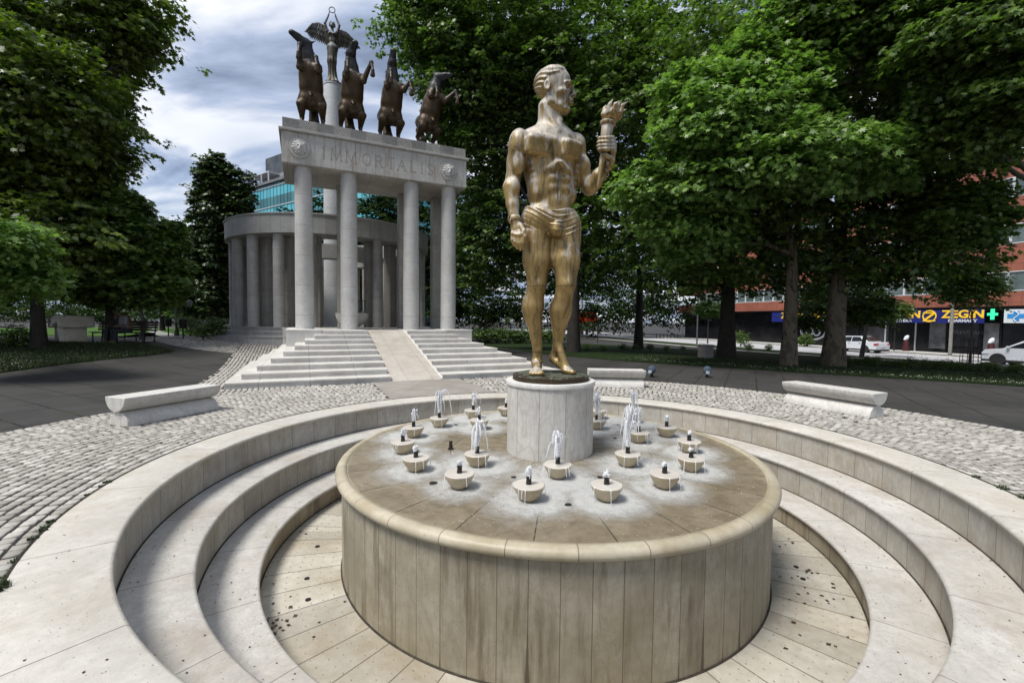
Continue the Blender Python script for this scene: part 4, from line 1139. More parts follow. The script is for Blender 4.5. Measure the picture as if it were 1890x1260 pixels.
# ---------------------------------------------------------------- monument: stairs, portico
def hx(a, u): p = AU(a, u); return float(hgt(p.x, p.y))
A0 = 14.6
def monument():
    root = empty('portico_monument', AU(A0, 0, 0), ANG, 'grey stone portico with four round front columns and a lettered beam above white stairs', 'monument')
    # podium and flights; local x across, y along the axis (y = a - A0)
    a0, tr, hr, W0 = 7.80 - A0, 0.625, 0.15, 4.86
    for side, x_in in ((-1, -0.76), (1, 0.76)):
        m = MB(); slab = MB()
        for i in range(9):
            w = W0 - 0.31 * i; y = a0 + tr * i
            lo, hi = sorted((x_in, side * w))
            yb = 12.6 - A0 + (3.4 if i == 8 else 0.9)
            yb = 3.2
            z0 = hr * i - (0.25 if i == 0 else 0.002)
            m.box((lo, y + 0.02, z0), (hi, yb, hr * (i + 1) - 0.042))
            slab.box((min(lo, lo), y, hr * (i + 1) - 0.042), (hi, yb + .01, hr * (i + 1)))
            x_in_edge = x_in
        # cheek block at the outer end
        st = m.build('stair_flight', M_STAIR, root)
        tr_ = slab.build('tread', M_STAIR2, st)
        lo, hi = sorted((side * 2.40, side * 3.62))
        MB().box((lo, 13.15 - A0, 0.3), (hi, 3.1, 1.335)).box((lo - .02, 13.12 - A0, 1.336), (hi + .02, 3.1, 1.372)).build('cheek_block', M_WHITE, root, bevel=0.006)
        # inner cheek of the ramp
        m = MB(); x0, x1 = sorted((x_in, x_in - side * 0.05))
        ys = [a0, a0 + tr * 9]
        P_ = [(ys[0] - .02, -0.05), (ys[1], -0.05), (ys[1] + 1.2, -0.05), (ys[1] + 1.2, 1.36), (ys[1], 1.36), (ys[0] - .02, 0.05)]
        if side > 0:
            V = [(x0, y, z) for y, z in P_] + [(x1, y, z) for y, z in P_]
            n = len(P_); m.raw(V, [(i, (i + 1) % n, n + (i + 1) % n, n + i) for i in range(n)] + [tuple(range(n)), tuple(range(2 * n - 1, n - 1, -1))])
            m.build('ramp_cheek', M_WHITE, root)
    m = MB(); ye = a0 + tr * 9
    m.raw([(-0.758, a0 - 0.05, 0.01), (0.708, a0 - 0.05, 0.01), (0.708, ye, 1.335), (-0.758, ye, 1.335), (0.708, 3.2, 1.345), (-0.758, 3.2, 1.345)], [(0, 1, 2, 3), (3, 2, 4, 5)])
    m.build('ramp', M_RAMP, root)
    # podium deck back to the rotunda
    MB().box((-3.9, 3.19, 0.0), (3.9, 9.2, 1.30)).box((-3.95, 3.21, 1.30), (3.95, 9.2, 1.349)).build('podium', M_STAIR, root)
    for x in (-2.98, -1.29, 1.29, 2.98):
        m = MB(); m.lathe([(0.355, 1.352), (0.345, 1.40), (0.340, 3.5), (0.325, 6.0), (0.318, 7.62), (0.33, 7.715)], 40, (x, 0, 0))
        m.build('column', M_COL, root, True)
    for x in (-2.98, -1.36, 1.36, 2.98):
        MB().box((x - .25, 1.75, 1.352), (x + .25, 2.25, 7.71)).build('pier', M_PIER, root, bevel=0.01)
    # beam
    x0, x1, y0, y1 = -3.72, 3.68, -0.42, 2.62
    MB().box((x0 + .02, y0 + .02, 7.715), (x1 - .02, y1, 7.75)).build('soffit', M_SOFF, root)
    ent = MB().box((x0, y0, 7.745), (x1, y1 + .01, 8.93)).build('entablature', M_ENT, root, bevel=0.012)
    MB().box((x0 - .10, y0 - .10, 8.932), (x1 + .10, y1 + .1, 9.03)).build('cornice', M_ENT2, root, bevel=0.015)
    MB().box((x0 + .03, y0 + .03, 9.032), (x1 - .03, y1 - .05, 9.44)).build('parapet', M_CARVE, root, bevel=0.01)
    # lettering, strokes with serifs
    GL = {'I': [[(0, 0), (0, 1)]], 'M': [[(-.42, 0), (-.36, 1), (0, .12), (.36, 1), (.42, 0)]], 'R': [[(-.25, 0), (-.25, 1), (.08, 1), (.24, .9), (.27, .76), (.2, .6), (.05, .53), (-.25, .53)], [(.02, .53), (.32, 0)]],
          'T': [[(-.34, 1), (.34, 1)], [(0, 1), (0, 0)]], 'A': [[(-.36, 0), (0, 1), (.36, 0)], [(-.22, .38), (.22, .38)]], 'L': [[(-.2, 1), (-.2, 0), (.26, 0), (.28, .14)]],
          'S': [[(.22, .80), (.16, .94), (0, 1), (-.16, .94), (-.22, .78), (-.12, .6), (.12, .44), (.24, .24), (.14, .06), (0, 0), (-.16, .05), (-.24, .2)]],
          'O': [[(.36 * math.sin(t), .5 + .5 * math.cos(t)) for t in np.linspace(0, 2 * PI, 21)]]}
    SER = {'I': [(0, 0), (0, 1)], 'M': [(-.42, 0), (.42, 0), (-.36, 1), (.36, 1)], 'R': [(-.25, 0), (-.25, 1), (.32, 0)], 'T': [(0, 0)], 'A': [(-.36, 0), (.36, 0)], 'L': [(-.2, 1)], 'S': [], 'O': []}
    xs = [-2.25, -1.78, -1.22, -.62, -.14, .36, .80, 1.28, 1.66, 2.02]
    for ch, x in zip('IMMORTALIS', xs):
        m = MB(); H_ = 0.44; zb = 8.08; w = 0.012
        def bar(p, q, ww):
            (ax_, az_), (bx, bz) = p, q
            A_ = Vector((x + ax_ * H_, 0, zb + az_ * H_)); B_ = Vector((x + bx * H_, 0, zb + bz * H_)); d = (B_ - A_).normalized(); n_ = Vector((-d.z, 0, d.x)) * ww
            A_ -= d * ww * .6; B_ += d * ww * .6
            V = [(p_.x, yy, p_.z) for yy in (y0 - .006, y0 + .01) for p_ in (A_ - n_, A_ + n_, B_ + n_, B_ - n_)]
            m.raw(V, [(0, 1, 2, 3), (4, 7, 6, 5), (0, 4, 5, 1), (1, 5, 6, 2), (2, 6, 7, 3), (3, 7, 4, 0)])
        for pl in GL[ch]:
            for p, q in zip(pl[:-1], pl[1:]): bar(p, q, w)
        for sx, sz in SER[ch]: bar((sx - .11, sz), (sx + .11, sz), .009)
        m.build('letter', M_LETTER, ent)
    # lion medallions in laurel wreaths
    lv = Vol((-0.42, -0.26, -0.42), (0.42, 0.05, 0.42), 0.013)
    lv.ell((0, 0.0, 0), (0.30, 0.05, 0.30), 0.01)
    for k in range(30):
        t = 2 * PI * k / 30
        for rr_, tw in ((0.325, .5), (0.285, -.5)):
            c = np.array([rr_ * math.cos(t), -0.03, rr_ * math.sin(t)]); d = np.array([-math.sin(t + tw), -.15, math.cos(t + tw)]) * 0.035
            lv.cone(c - d, c + d, 0.034, 0.012, 0.012)
    for k in range(15):
        t = 2 * PI * k / 15 + 0.2; q = 0.20 + 0.02 * (k % 2)
        lv.chain([(0.12 * math.cos(t), -0.10, 0.02 + 0.13 * math.sin(t)), (q * math.cos(t + .15), -0.09, .01 + q * math.sin(t + .15)), ((q + .05) * math.cos(t - .05), -0.04, .01 + (q + .05) * math.sin(t - .05))], [0.05, 0.042, 0.02], 0.02)
    lv.ell((0, -0.10, 0.03), (0.125, 0.09, 0.14), 0.03); lv.ell((0, -0.15, -0.07), (0.075, 0.065, 0.06), 0.03)
    lv.cone((0, -0.17, 0.07), (0, -0.215, -0.045), 0.028, 0.036, 0.02); lv.ell((0, -0.215, -0.05), (0.045, 0.02, 0.02), 0.01)
    for s in (-1, 1):
        lv.ell((0.052 * s, -0.185, 0.055), (0.026, 0.03, 0.018), 0.012, None, 'sub'); lv.ell((0.05 * s, -0.17, 0.085), (0.04, 0.03, 0.016), 0.015)
        lv.ell((0.04 * s, -0.20, -0.075), (0.035, 0.03, 0.025), 0.01); lv.ell((0.11 * s, -0.12, 0.13), (0.03, 0.03, 0.035), 0.015)
    lv.ell((0, -0.21, -0.108), (0.045, 0.03, 0.012), 0.01, None, 'sub'); lv.ell((0, -0.15, -0.15), (0.05, 0.05, 0.05), 0.03)
    me = lv.mesh('lion_medallion', relax=0)
    for x in (-3.10, 2.86):
        o = link('lion_medallion', me, M_ENT3, ent); o.location = (x, y0 + 0.0, 8.33); o.scale = (1.02, 1, 1.06)
    # floodlight on the beam
    p = MB(); p.tube((0, 0, 0), (0, 0, .17), .018, n=8); p.tube((0, .06, .22), (0, -.05, .24), .075, .085, 16)
    o = p.build('floodlight', M_METAL_DK, root, True); o.location = (1.78, y0 + .15, 9.44)
    m = MB()
    for x, l in ((-.62, .10), (-.56, .16), (-.48, .07), (-.40, .13), (-.02, .08), (.04, .11), (.10, .06), (.18, .09), (1.1, .14), (2.9, .10), (-2.3, .10)):
        m.tube((x, y0 + .03, 7.748), (x, y0 + .03, 7.745 - l), .010, .004, 6)
    m.build('lime_drip', M_WHITE, ent)
M_STAIR2 = stone('tread_marble', (0.52, 0.50, 0.46), (0.66, 0.64, 0.60), (0.38, 0.34, 0.27), 0.4, 0.5, joints=('x', 1.22, 0.004), var=0.06)
M_RAMP = stone('ramp_stone', (0.40, 0.36, 0.31), (0.50, 0.465, 0.41), (0.26, 0.21, 0.15), 0.5, 0.5, joints=('xy', 0.75, 1.4, 0.004), var=0.06)
M_ENT2 = stone('cornice_stone', (0.36, 0.345, 0.32), (0.48, 0.465, 0.44), (0.20, 0.17, 0.13), 0.5, 0.3, joints=('x', 1.5, 0.005), streak=0.2)
M_ENT3 = stone('medallion_stone', (0.38, 0.37, 0.345), (0.48, 0.465, 0.44), (0.25, 0.22, 0.18), 0.45, 0.1)
monument()

# ---------------------------------------------------------------- rotunda behind
RD = 29.0; RAZ = R_(-21.6)
RC = np.array([RD * math.sin(RAZ), RD * math.cos(RAZ)])
def rotunda():
    root = empty('rotunda', (RC[0], RC[1], 0), 0, 'round open grey stone rotunda with cylindrical columns and a ring beam on three low steps', 'rotunda')
    tc_ = math.degrees(math.atan2(-RC[1], -RC[0]))       # towards the camera
    R3 = 6.35
    zb = 1.35
    for k, (r, z0, z1) in enumerate(((R3, 0.3, 0.93), (R3 - .42, 0.93, 1.14), (R3 - .84, 1.14, 1.35))):
        MB().lathe([(r, z0), (r, z1 - .035), (r + .03, z1 - .035), (r + .03, z1), (r - .6 if k < 2 else 0.0, z1)], 128).build('podium_step', M_RING, root, True, angle=40)
    for k in range(20):
        t = R_(tc_ - 29.5 + 18 * k)                       # columns and the fins behind them
        c = (5.08 * math.cos(t), 5.08 * math.sin(t), 0)
        m = MB(); m.lathe([(0.275, zb + .002), (0.265, zb + .05), (0.262, zb + 2), (0.25, 5.78), (0.255, 5.85)], 24, c); m.build('column', M_RCOL, root, True)
        M_ = Matrix.Rotation(t, 4, 'Z')
        MB().box((4.05, -.24, zb + .002), (4.5, .24, 5.84), M_).build('pier', M_PIER, root, bevel=0.008)
    MB().lathe([(5.50, 5.85), (5.50, 6.72), (5.55, 6.74), (5.55, 6.80), (3.9, 6.80), (3.9, 5.85), (5.50, 5.85)], 128).build('ring_beam', M_RING, root, True, angle=40)
    MB().lathe([(2.75, 5.05), (2.75, 5.80), (1.9, 5.80), (1.9, 5.05), (2.75, 5.05)], 96).build('inner_ring', M_ENT3, root, True, angle=40)
    for k in range(6):
        t = R_(tc_ + 25 + 60 * k)
        M_ = Matrix.Rotation(t, 4, 'Z')
        if k % 2: MB().box((2.05, -.25, zb + .002), (2.6, .25, 5.05), M_).build('inner_pier', M_PIER, root)
        else:
            m = MB(); m.lathe([(0.24, zb + .002), (0.23, 5.05)], 24, (2.32 * math.cos(t), 2.32 * math.sin(t), 0)); m.build('inner_column', M_RCOL, root, True)
    return root
rotunda()
def victory_column():
    root = empty('tall_column', (RC[0], RC[1], 1.352), 0, 'tall plain white round column rising behind the portico between two horses', 'column')
    MB().lathe([(0.60, 0.0), (0.585, 0.05), (0.56, 6), (0.50, 13.8), (0.47, 14.0)], 40).build('shaft', M_WCOL, root, True)
    MB().lathe([(0.47, 14.001), (0.50, 14.02), (0.50, 14.10), (0.0, 14.101)], 40).build('cap', M_WCOL, root, True, angle=40)
M_WCOL = stone('white_column_stone', (0.45, 0.46, 0.46), (0.56, 0.57, 0.565), (0.34, 0.33, 0.31), 0.3, 0.1, joints=('z', 0.9, 0.005), var=0.08)
victory_column()
vo = victory((RC[0], RC[1], 15.455), R_(-21.6) * -1 - R_(6))
vo.scale = (1.0, 1.0, 0.97)
# white bowl with iron cage
def urn():
    p = at(650, 599, 20.2); 
    root = empty('stone_bowl', (p[0], p[1], 1.352), 0, 'large pale stone bowl with a small black cage on it, between the portico columns', 'bowl')
    pr = [(0.0, 0.0), (0.22, 0.0), (0.24, 0.05)] + [(0.70 * math.sin(t), 0.66 - 0.62 * math.cos(t)) for t in np.linspace(0.36, PI / 2, 10)] + [(0.72, 0.70), (0.0, 0.71)]
    MB().lathe(pr, 48).build('bowl', M_ENT3, root, True, angle=40)
    m = MB()
    for s in (-1, 1):
        for q in (-1, 1): m.tube((.34 + .18 * s, .18 * q, .71), (.34 + .18 * s, .18 * q, 1.28), .012, n=6)
        for z in (.74, 1.27): m.tube((.34 + .18 * s, -.18, z), (.34 + .18 * s, .18, z), .012, n=6); m.tube((.16, .18 * s, z), (.52, .18 * s, z), .012, n=6)
    for k in range(5):
        for s in (-1, 1): m.tube((.20 + .07 * k, .18 * s, .74), (.20 + .07 * k, .18 * s, 1.27), .007, n=5)
    m.build('cage', M_IRON, root)
urn()
# ---------------------------------------------------------------- ground, paving, setts, lawns, road
def paving_mat():
    t = NT('dark_paving')
    mp_ = t.map((1, 1, 1), rot=(0, 0, R_(28)))
    X, Y, Z = t.xyz(mp_)
    wob = t.M('MULTIPLY', t.M('SUBTRACT', t.noise(1.5, 3, .5), .5), 0.10)
    def ed(a, per, w):
        f = t.M('FRACT', t.M('DIVIDE', t.M('ADD', t.M('ADD', a, wob), 500.0), per)); d = t.M('MULTIPLY', t.M('MINIMUM', f, t.M('SUBTRACT', 1.0, f)), per)
        return t.M('LESS_THAN', d, w)
    w = t.M('MULTIPLY', t.noise(3, 4, .7), 0.042)
    j = t.M('MAXIMUM', ed(X, 0.82, w), ed(Y, 0.82, w))
    cell = t.comb(t.M('FLOOR', t.M('DIVIDE', X, .82)), t.M('FLOOR', t.M('DIVIDE', Y, .82)), 0)
    n = t.noise(0.35, 5, .6); n2 = t.noise(24, 5, .7)
    c = t.mix(t.ramp(n, [(0.3, 0), (0.7, 1)]), (0.018, 0.0175, 0.0175), (0.050, 0.048, 0.045))
    c = t.mix(t.M('MULTIPLY', t.white(cell), .6), c, (0.055, 0.052, 0.049))
    c = t.mix(t.M('MULTIPLY', t.ramp(n2, [(0.5, 0), (0.75, 1)]), .35), c, (0.085, 0.078, 0.07))
    c = t.mix(t.M('MULTIPLY', j, .85), c, t.mix(t.ramp(t.noise(.8, 3, .5), [(.4, 0), (.6, 1)]), (0.012, 0.011, 0.009), (0.022, 0.032, 0.010)))
    t.set('Base Color', c).set('Roughness', t.M('ADD', 0.72, t.M('MULTIPLY', n2, .2))).set('Specular IOR Level', .25)
    t.bump(t.M('SUBTRACT', n2, t.M('MULTIPLY', j, 1.5)), .5, .012)
    return t.m
M_PAVE = paving_mat()
def grass_mat(name, a, b):
    t = NT(name)
    n = t.noise(1.2, 6, .65); n2 = t.noise(60, 4, .7)
    c = t.mix(t.ramp(n, [(0.3, 0), (0.7, 1)]), a, b); c = t.mix(t.M('MULTIPLY', n2, .7), c, tuple(x * .45 for x in a))
    t.set('Base Color', c).set('Roughness', .9).set('Specular IOR Level', .1); t.bump(n2, .8, .04)
    return t.m
M_GRASS = grass_mat('lawn_grass', (0.013, 0.026, 0.007), (0.028, 0.050, 0.012))
M_SOIL = simple('joint_soil', (0.018, 0.016, 0.012), 0.95, var=.5, scale=14, bump=.5)
M_ROAD = simple('road_concrete', (0.40, 0.40, 0.41), 0.7, var=.12, scale=3)
M_KERB = simple('kerb_stone', (0.42, 0.41, 0.39), 0.8, var=.15, scale=6)
M_PATH = simple('pale_path', (0.22, 0.215, 0.20), 0.85, var=.2, scale=4)
M_LINE = simple('road_paint', (0.62, 0.62, 0.60), 0.6, var=.1, scale=9)
def ground():
    rs = np.concatenate([np.linspace(4.9, 45, 90), np.geomspace(48, 900, 22)]); na = 180
    th = np.linspace(0, 2 * PI, na, endpoint=False)
    Rg, T = np.meshgrid(rs, th, indexing='ij'); X, Y = FC[0] + Rg * np.cos(T), FC[1] + Rg * np.sin(T)
    Z = hgt(X, Y) - 0.02
    V = np.stack([X, Y, Z], -1).reshape(-1, 3)
    i, j = np.meshgrid(np.arange(len(rs) - 1), np.arange(na), indexing='ij'); jn = (j + 1) % na
    Q = np.stack([i * na + j, (i + 1) * na + j, (i + 1) * na + jn, i * na + jn], -1).reshape(-1, 4)
    tag(link('ground', mesh_np('ground', V, Q, True), M_PAVE), kind='structure')
ground()
def inside(P_, poly):
    x, y = P_[:, 0], P_[:, 1]; c = np.zeros(len(P_), bool); n = len(poly)
    for i in range(n):
        x0, y0 = poly[i]; x1, y1 = poly[(i + 1) % n]
        m = ((y0 > y) != (y1 > y)) & (x < (x1 - x0) * (y - y0) / (y1 - y0 + 1e-12) + x0); c ^= m
    return c
def drape(name, poly, dz, mat, kind='structure', thick=0.0, step=1.5):
    import bmesh
    bm = bmesh.new(); vs = [bm.verts.new((p[0], p[1], 0)) for p in poly]; bm.faces.new(vs)
    bmesh.ops.triangulate(bm, faces=bm.faces)
    for _ in range(9):
        es = [e for e in bm.edges if e.calc_length() > step * (1 + 0.04 * math.hypot(*e.verts[0].co.xy))]
        if not es: break
        bmesh.ops.subdivide_edges(bm, edges=es, cuts=1); bmesh.ops.triangulate(bm, faces=bm.faces)
    for v in bm.verts: v.co.z = float(hgt(v.co.x, v.co.y)) + dz
    if thick:
        be = [e for e in bm.edges if len(e.link_faces) == 1]
        r = bmesh.ops.extrude_edge_only(bm, edges=be)
        for v in [g for g in r['geom'] if isinstance(g, bmesh.types.BMVert)]: v.co.z -= thick
    bmesh.ops.recalc_face_normals(bm, faces=bm.faces)
    me = bpy.data.meshes.new(name); bm.to_mesh(me); bm.free()
    return tag(link(name, me, mat), kind=kind)
# setts: a circle round the basin, a strip either side of the stairs and an apron round the rotunda
def setts():
    rs = []
    # circle, laid in rings
    k = 0; r = 5.055; pts = []
    w = 0.122
    while r < 8.25:
        n = int(2 * PI * r / 0.118); off = rng.uniform(0, 1)
        t = (np.arange(n) + off + rng.uniform(-.12, .12, n)) * 2 * PI / n
        pts.append(np.stack([FC[0] + (r + w / 2) * np.cos(t), FC[1] + (r + w / 2) * np.sin(t), t, np.full(n, w), np.full(n, 2 * PI * r / n)], 1))
        r += w
    C_ = np.concatenate(pts)
    d = C_[:, :2] - FC; a = d @ AX; u = d @ UX
    keep = ~((np.abs(u) < 1.30) & (a > 0)) & ~((a > 7.72) & (np.abs(u) < 4.95 - 0))
    C_ = C_[keep]
    # strip beside and before the stairs
    g = []
    for a_ in np.arange(4.5, 26, 0.118):
        us = np.arange(-5.62, 5.62, 0.122) + rng.uniform(-.02, .02); us = us[np.abs(us) < 5.62]
        p = FC + AX * a_ + UX[None] * us[:, None]
        g.append(np.concatenate([p, np.full((len(us), 1), ANG), np.full((len(us), 1), .122), np.full((len(us), 1), .118)], 1))
    G = np.concatenate(g); d = G[:, :2] - FC; a = d @ AX; u = d @ UX
    lim = 4.86 - 0.31 * np.floor((a - 7.8) / .625)
    keep = (np.hypot(d[:, 0], d[:, 1]) > 8.25) & (np.abs(u) > np.where(a < 7.85, 0, 4.92 - 0.31 * np.floor((hgt(G[:, 0], G[:, 1]) + .02) / .15))) & (np.hypot(G[:, 0] - RC[0], G[:, 1] - RC[1]) > 6.3)
    G = G[keep]
    g = []; r = 6.3
    while r < 8.6:
        n = int(2 * PI * r / .13); t = (np.arange(n) + rng.uniform(0, 1)) * 2 * PI / n
        g.append(np.stack([RC[0] + r * np.cos(t), RC[1] + r * np.sin(t), t, np.full(n, .125), np.full(n, .13)], 1)); r += .125
    A_ = np.concatenate(g); d = A_[:, :2] - FC; a = d @ AX; u = d @ UX
    A_ = A_[(A_[:, 0] < RC[0] + 2) & ~((np.abs(u) < 5.65) & (a < 23.5))]
    S = np.concatenate([C_, G, A_])
    # only what a visitor near the camera could see
    S = S[(S[:, 1] > -1.2) & (np.abs(S[:, 0]) < 3.0 + 1.7 * np.maximum(S[:, 1] + 1, 0))]
    m = len(S); gap = 0.0100
    hw = S[:, 3] / 2 - gap - rng.uniform(0, .008, m); hl = S[:, 4] / 2 - gap - rng.uniform(0, .007, m)
    ang = S[:, 2] + rng.normal(0, .02, m); z = hgt(S[:, 0], S[:, 1]) + rng.normal(0.000, .0022, m)
    base = np.array([(-1, -1), (1, -1), (1, 1), (-1, 1)], float)
    V = np.zeros((m, 12, 3)); ca, sa = np.cos(ang)[:, None], np.sin(ang)[:, None]
    for lv, (ins, zo) in enumerate(((0.0, -0.03), (0.0, -0.006), (0.009, 0.002))):
        x = base[None, :, 0] * (hw[:, None] - ins) + rng.normal(0, .002, (m, 4)); y = base[None, :, 1] * (hl[:, None] - ins) + rng.normal(0, .002, (m, 4))
        V[:, lv * 4:lv * 4 + 4, 0] = S[:, 0:1] + x * ca - y * sa; V[:, lv * 4:lv * 4 + 4, 1] = S[:, 1:2] + x * sa + y * ca
        V[:, lv * 4:lv * 4 + 4, 2] = z[:, None] + zo + (rng.normal(0, .0010, (m, 4)) if lv == 2 else 0)
    q = [(8, 9, 10, 11)] + [(l * 4 + i, l * 4 + (i + 1) % 4, l * 4 + 4 + (i + 1) % 4, l * 4 + 4 + i) for l in (0, 1) for i in range(4)]
    q = np.array(q); Fq = (q[None] + 12 * np.arange(m)[:, None, None]).reshape(-1, 4)
    me = mesh_np('setts', V.reshape(-1, 3), Fq)
    at_ = me.attributes.new('tone', 'FLOAT', 'FACE'); at_.data.foreach_set('value', np.repeat(rng.uniform(0, 1, m), 9).astype(np.float32))
    t = NT('sett_stone'); tone = t.attr('tone'); n = t.noise(30, 4, .65); n1 = t.noise(.9, 4, .6)
    c = t.mix(tone, (0.26, 0.245, 0.215), (0.52, 0.495, 0.45))
    c = t.mix(t.M('MULTIPLY', t.ramp(n, [(.4, 0), (.7, 1)]), .45), c, (0.20, 0.175, 0.14))
    c = t.mix(t.M('MULTIPLY', t.ramp(n1, [(.45, 0), (.65, 1)]), .35), c, (0.22, 0.20, 0.165))
    t.set('Base Color', c).set('Roughness', .75); t.bump(n, .5, .006)
    tag(link('cobblestones', me, t.m), kind='stuff')
setts()
th_ = np.linspace(0, 2 * PI, 73)[:-1]
# beds under the setts
def bed():
    m = MB(); m.lathe([(5.03, -.014), (8.27, -.014)], 120, (FC[0], FC[1], 0)); o = m.build('sett_bed', M_SOIL); tag(o, kind='structure')
bed()
PL = [AU(a, u) for a, u in ((7.9, -5.66), (7.9, 5.66), (20, 5.66), (24, 5.66), (24, -5.66), (16, -5.66))]
drape('sett_bed', [(p.x, p.y) for p in PL], -0.010, M_SOIL, step=1.0)
drape('sett_bed', [(RC[0] + 8.6 * math.cos(t), RC[1] + 8.6 * math.sin(t)) for t in th_], -0.006, M_SOIL, step=1.2)
# stone landing from the ramp to the basin
def landing():
    rr = 5.06; us = np.linspace(-1.28, 1.28, 14)
    fr = [(math.sqrt(rr * rr - u * u), u) for u in us]
    pl = [AU(a, u) for a, u in fr] + [AU(7.80, 1.28), AU(7.80, -1.28)]
    m = MB(); m.prism([(p.x, p.y) for p in pl], -0.02, 0.006); o = m.build('landing', stone('landing_stone', (0.27, 0.245, 0.215), (0.36, 0.335, 0.30), (0.18, 0.15, 0.11), .5, .6, joints=('xy', 1.9, 1.9, .004), var=.06))
    tag(o, kind='structure')
landing()
# weeds in the joints
def tufts(name, pts, n, h, mat, spread=.05, wd=.0035):
    V = []; Fc = []
    for (x, y, z, s) in pts:
        for k in range(int(n * s)):
            a = rng.uniform(0, 2 * PI); q = spread * s * math.sqrt(rng.uniform(0, 1)); bx, by = x + q * math.cos(a), y + q * math.sin(a)
            hh = h * s * rng.uniform(.4, 1); ln = rng.normal(0, .5, 2) * hh; w = wd * rng.uniform(.7, 1.5); t = rng.uniform(0, PI)
            dx, dy = w * math.cos(t), w * math.sin(t); i = len(V)
            V += [(bx - dx, by - dy, z), (bx + dx, by + dy, z), (bx + ln[0] * .4 + dx * .7, by + ln[1] * .4 + dy * .7, z + hh * .65), (bx + ln[0] * .4 - dx * .7, by + ln[1] * .4 - dy * .7, z + hh * .65), (bx + ln[0], by + ln[1], z + hh)]
            Fc += [(i, i + 1, i + 2, i + 3), (i + 3, i + 2, i + 4)]
    return tag(link(name, mesh_np(name, V, Fc), mat), kind='stuff')
M_WEED = simple('weed_green', (0.032, 0.052, 0.012), .8, var=.4, scale=30)
def weeds():
    P_ = []
    for q, s in (((20, 1165), 1.6), ((15, 1240), 1.5), ((22, 1108), .9), ((203, 890), 1.0), ((178, 912), .6), ((118, 960), .8), ((105, 975), .9), ((88, 990), .8), ((55, 1030), .6), ((40, 1058), .5), ((25, 1110), .8), ((8, 985), .8), ((20, 975), .6), ((130, 902), .6), ((1780, 880), 1.0), ((1830, 900), 1.3), ((1875, 918), 1.2), ((1740, 858), .6), ((1500, 800), .7), ((1560, 772), 1.0), ((1580, 780), .8)):
        p = gnd(*q); P_.append((p[0], p[1], 0.0, s))
    for i_, (x, y, z, s) in enumerate(P_):
        r = math.hypot(x - FC[0], y - FC[1])
        if r < 5.35: P_[i_] = (FC[0] + (x - FC[0]) * 5.07 / r, FC[1] + (y - FC[1]) * 5.07 / r, z, s)
    for k in range(170):
        t = rng.uniform(0, PI * 2); r = 5.056 if k % 2 else 5.055 + .122 * rng.integers(0, 26)
        P_.append((FC[0] + r * math.cos(t), FC[1] + r * math.sin(t), -.004, rng.uniform(.12, .4)))
    tufts('weeds', P_, 70, .035, M_WEED, .045)
weeds()
# lawns
LR = [(-2.9, 31), (1.5, 24.6), (5.7, 20.2), (10.2, 17.0), (15.4, 13.4), (26, 7.5), (31, 6.5), (29.5, 14), (27.6, 21.5), (22, 32), (12, 44), (2, 55), (-6, 50)]
drape('lawn', LR, 0.012, M_GRASS, thick=.06)
LL = [tuple(gnd(*q)[:2]) for q in ((-260, 730), (0, 687), (120, 671), (200, 662), (290, 654), (318, 648), (262, 637), (180, 634), (100, 632), (0, 628), (-260, 630))]
drape('lawn', LL, 0.012, M_GRASS, thick=.06)
LL2 = [tuple(gnd(*q)[:2]) for q in ((-300, 622), (0, 619), (110, 619), (215, 622), (290, 612), (340, 618), (400, 619), (400, 609), (250, 603), (0, 606), (-300, 608))]
M_GRASS_LIT = grass_mat('lit_lawn_grass', (0.05, 0.11, 0.02), (0.09, 0.17, 0.035))  # brighter copy of the lawn grass, sunlight put into the colour
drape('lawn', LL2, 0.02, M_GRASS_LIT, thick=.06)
PF = [tuple(gnd(*q)[:2]) for q in ((270, 611), (300, 624), (352, 625), (375, 622), (330, 619), (300, 613), (285, 606))]
drape('path', PF, 0.03, M_PATH)
# street on the right: everything parallel to the far facade
D2 = np.array([-0.3, 0.954]); N2 = np.array([0.954, 0.3]); S0 = np.array([38.8, 34.0]); NB = S0 @ N2
def SN(n, s): return tuple(N2 * n + D2 * s)
def strip(name, n0, n1, s0, s1, dz, mat, thick=0):
    pts = [SN(n0, s) for s in np.linspace(s0, s1, 24)] + [SN(n1, s) for s in np.linspace(s1, s0, 24)]
    return drape(name, pts, dz, mat, thick=thick, step=2.5)
strip('road', 34.6, 42.6, -20, 120, -0.006, M_ROAD)
strip('kerb', 34.3, 34.6, -20, 120, 0.06, M_KERB, .12)
strip('kerb', 42.6, 42.85, -20, 120, 0.06, M_KERB, .12)
strip('lawn', 42.85, 44.2, -20, 120, 0.04, M_GRASS, .05)
strip('pavement', 44.2, NB, -20, 120, 0.05, M_KERB, .06)
strip('lawn', 31.8, 34.3, -20, 90, 0.035, M_GRASS, .05)
strip('path', 29.6, 31.3, -14, 80, 0.03, M_PATH)
for k in range(16): strip('road_marking', 38.5, 38.65, -15 + k * 6, -12 + k * 6, 0.002, M_LINE)
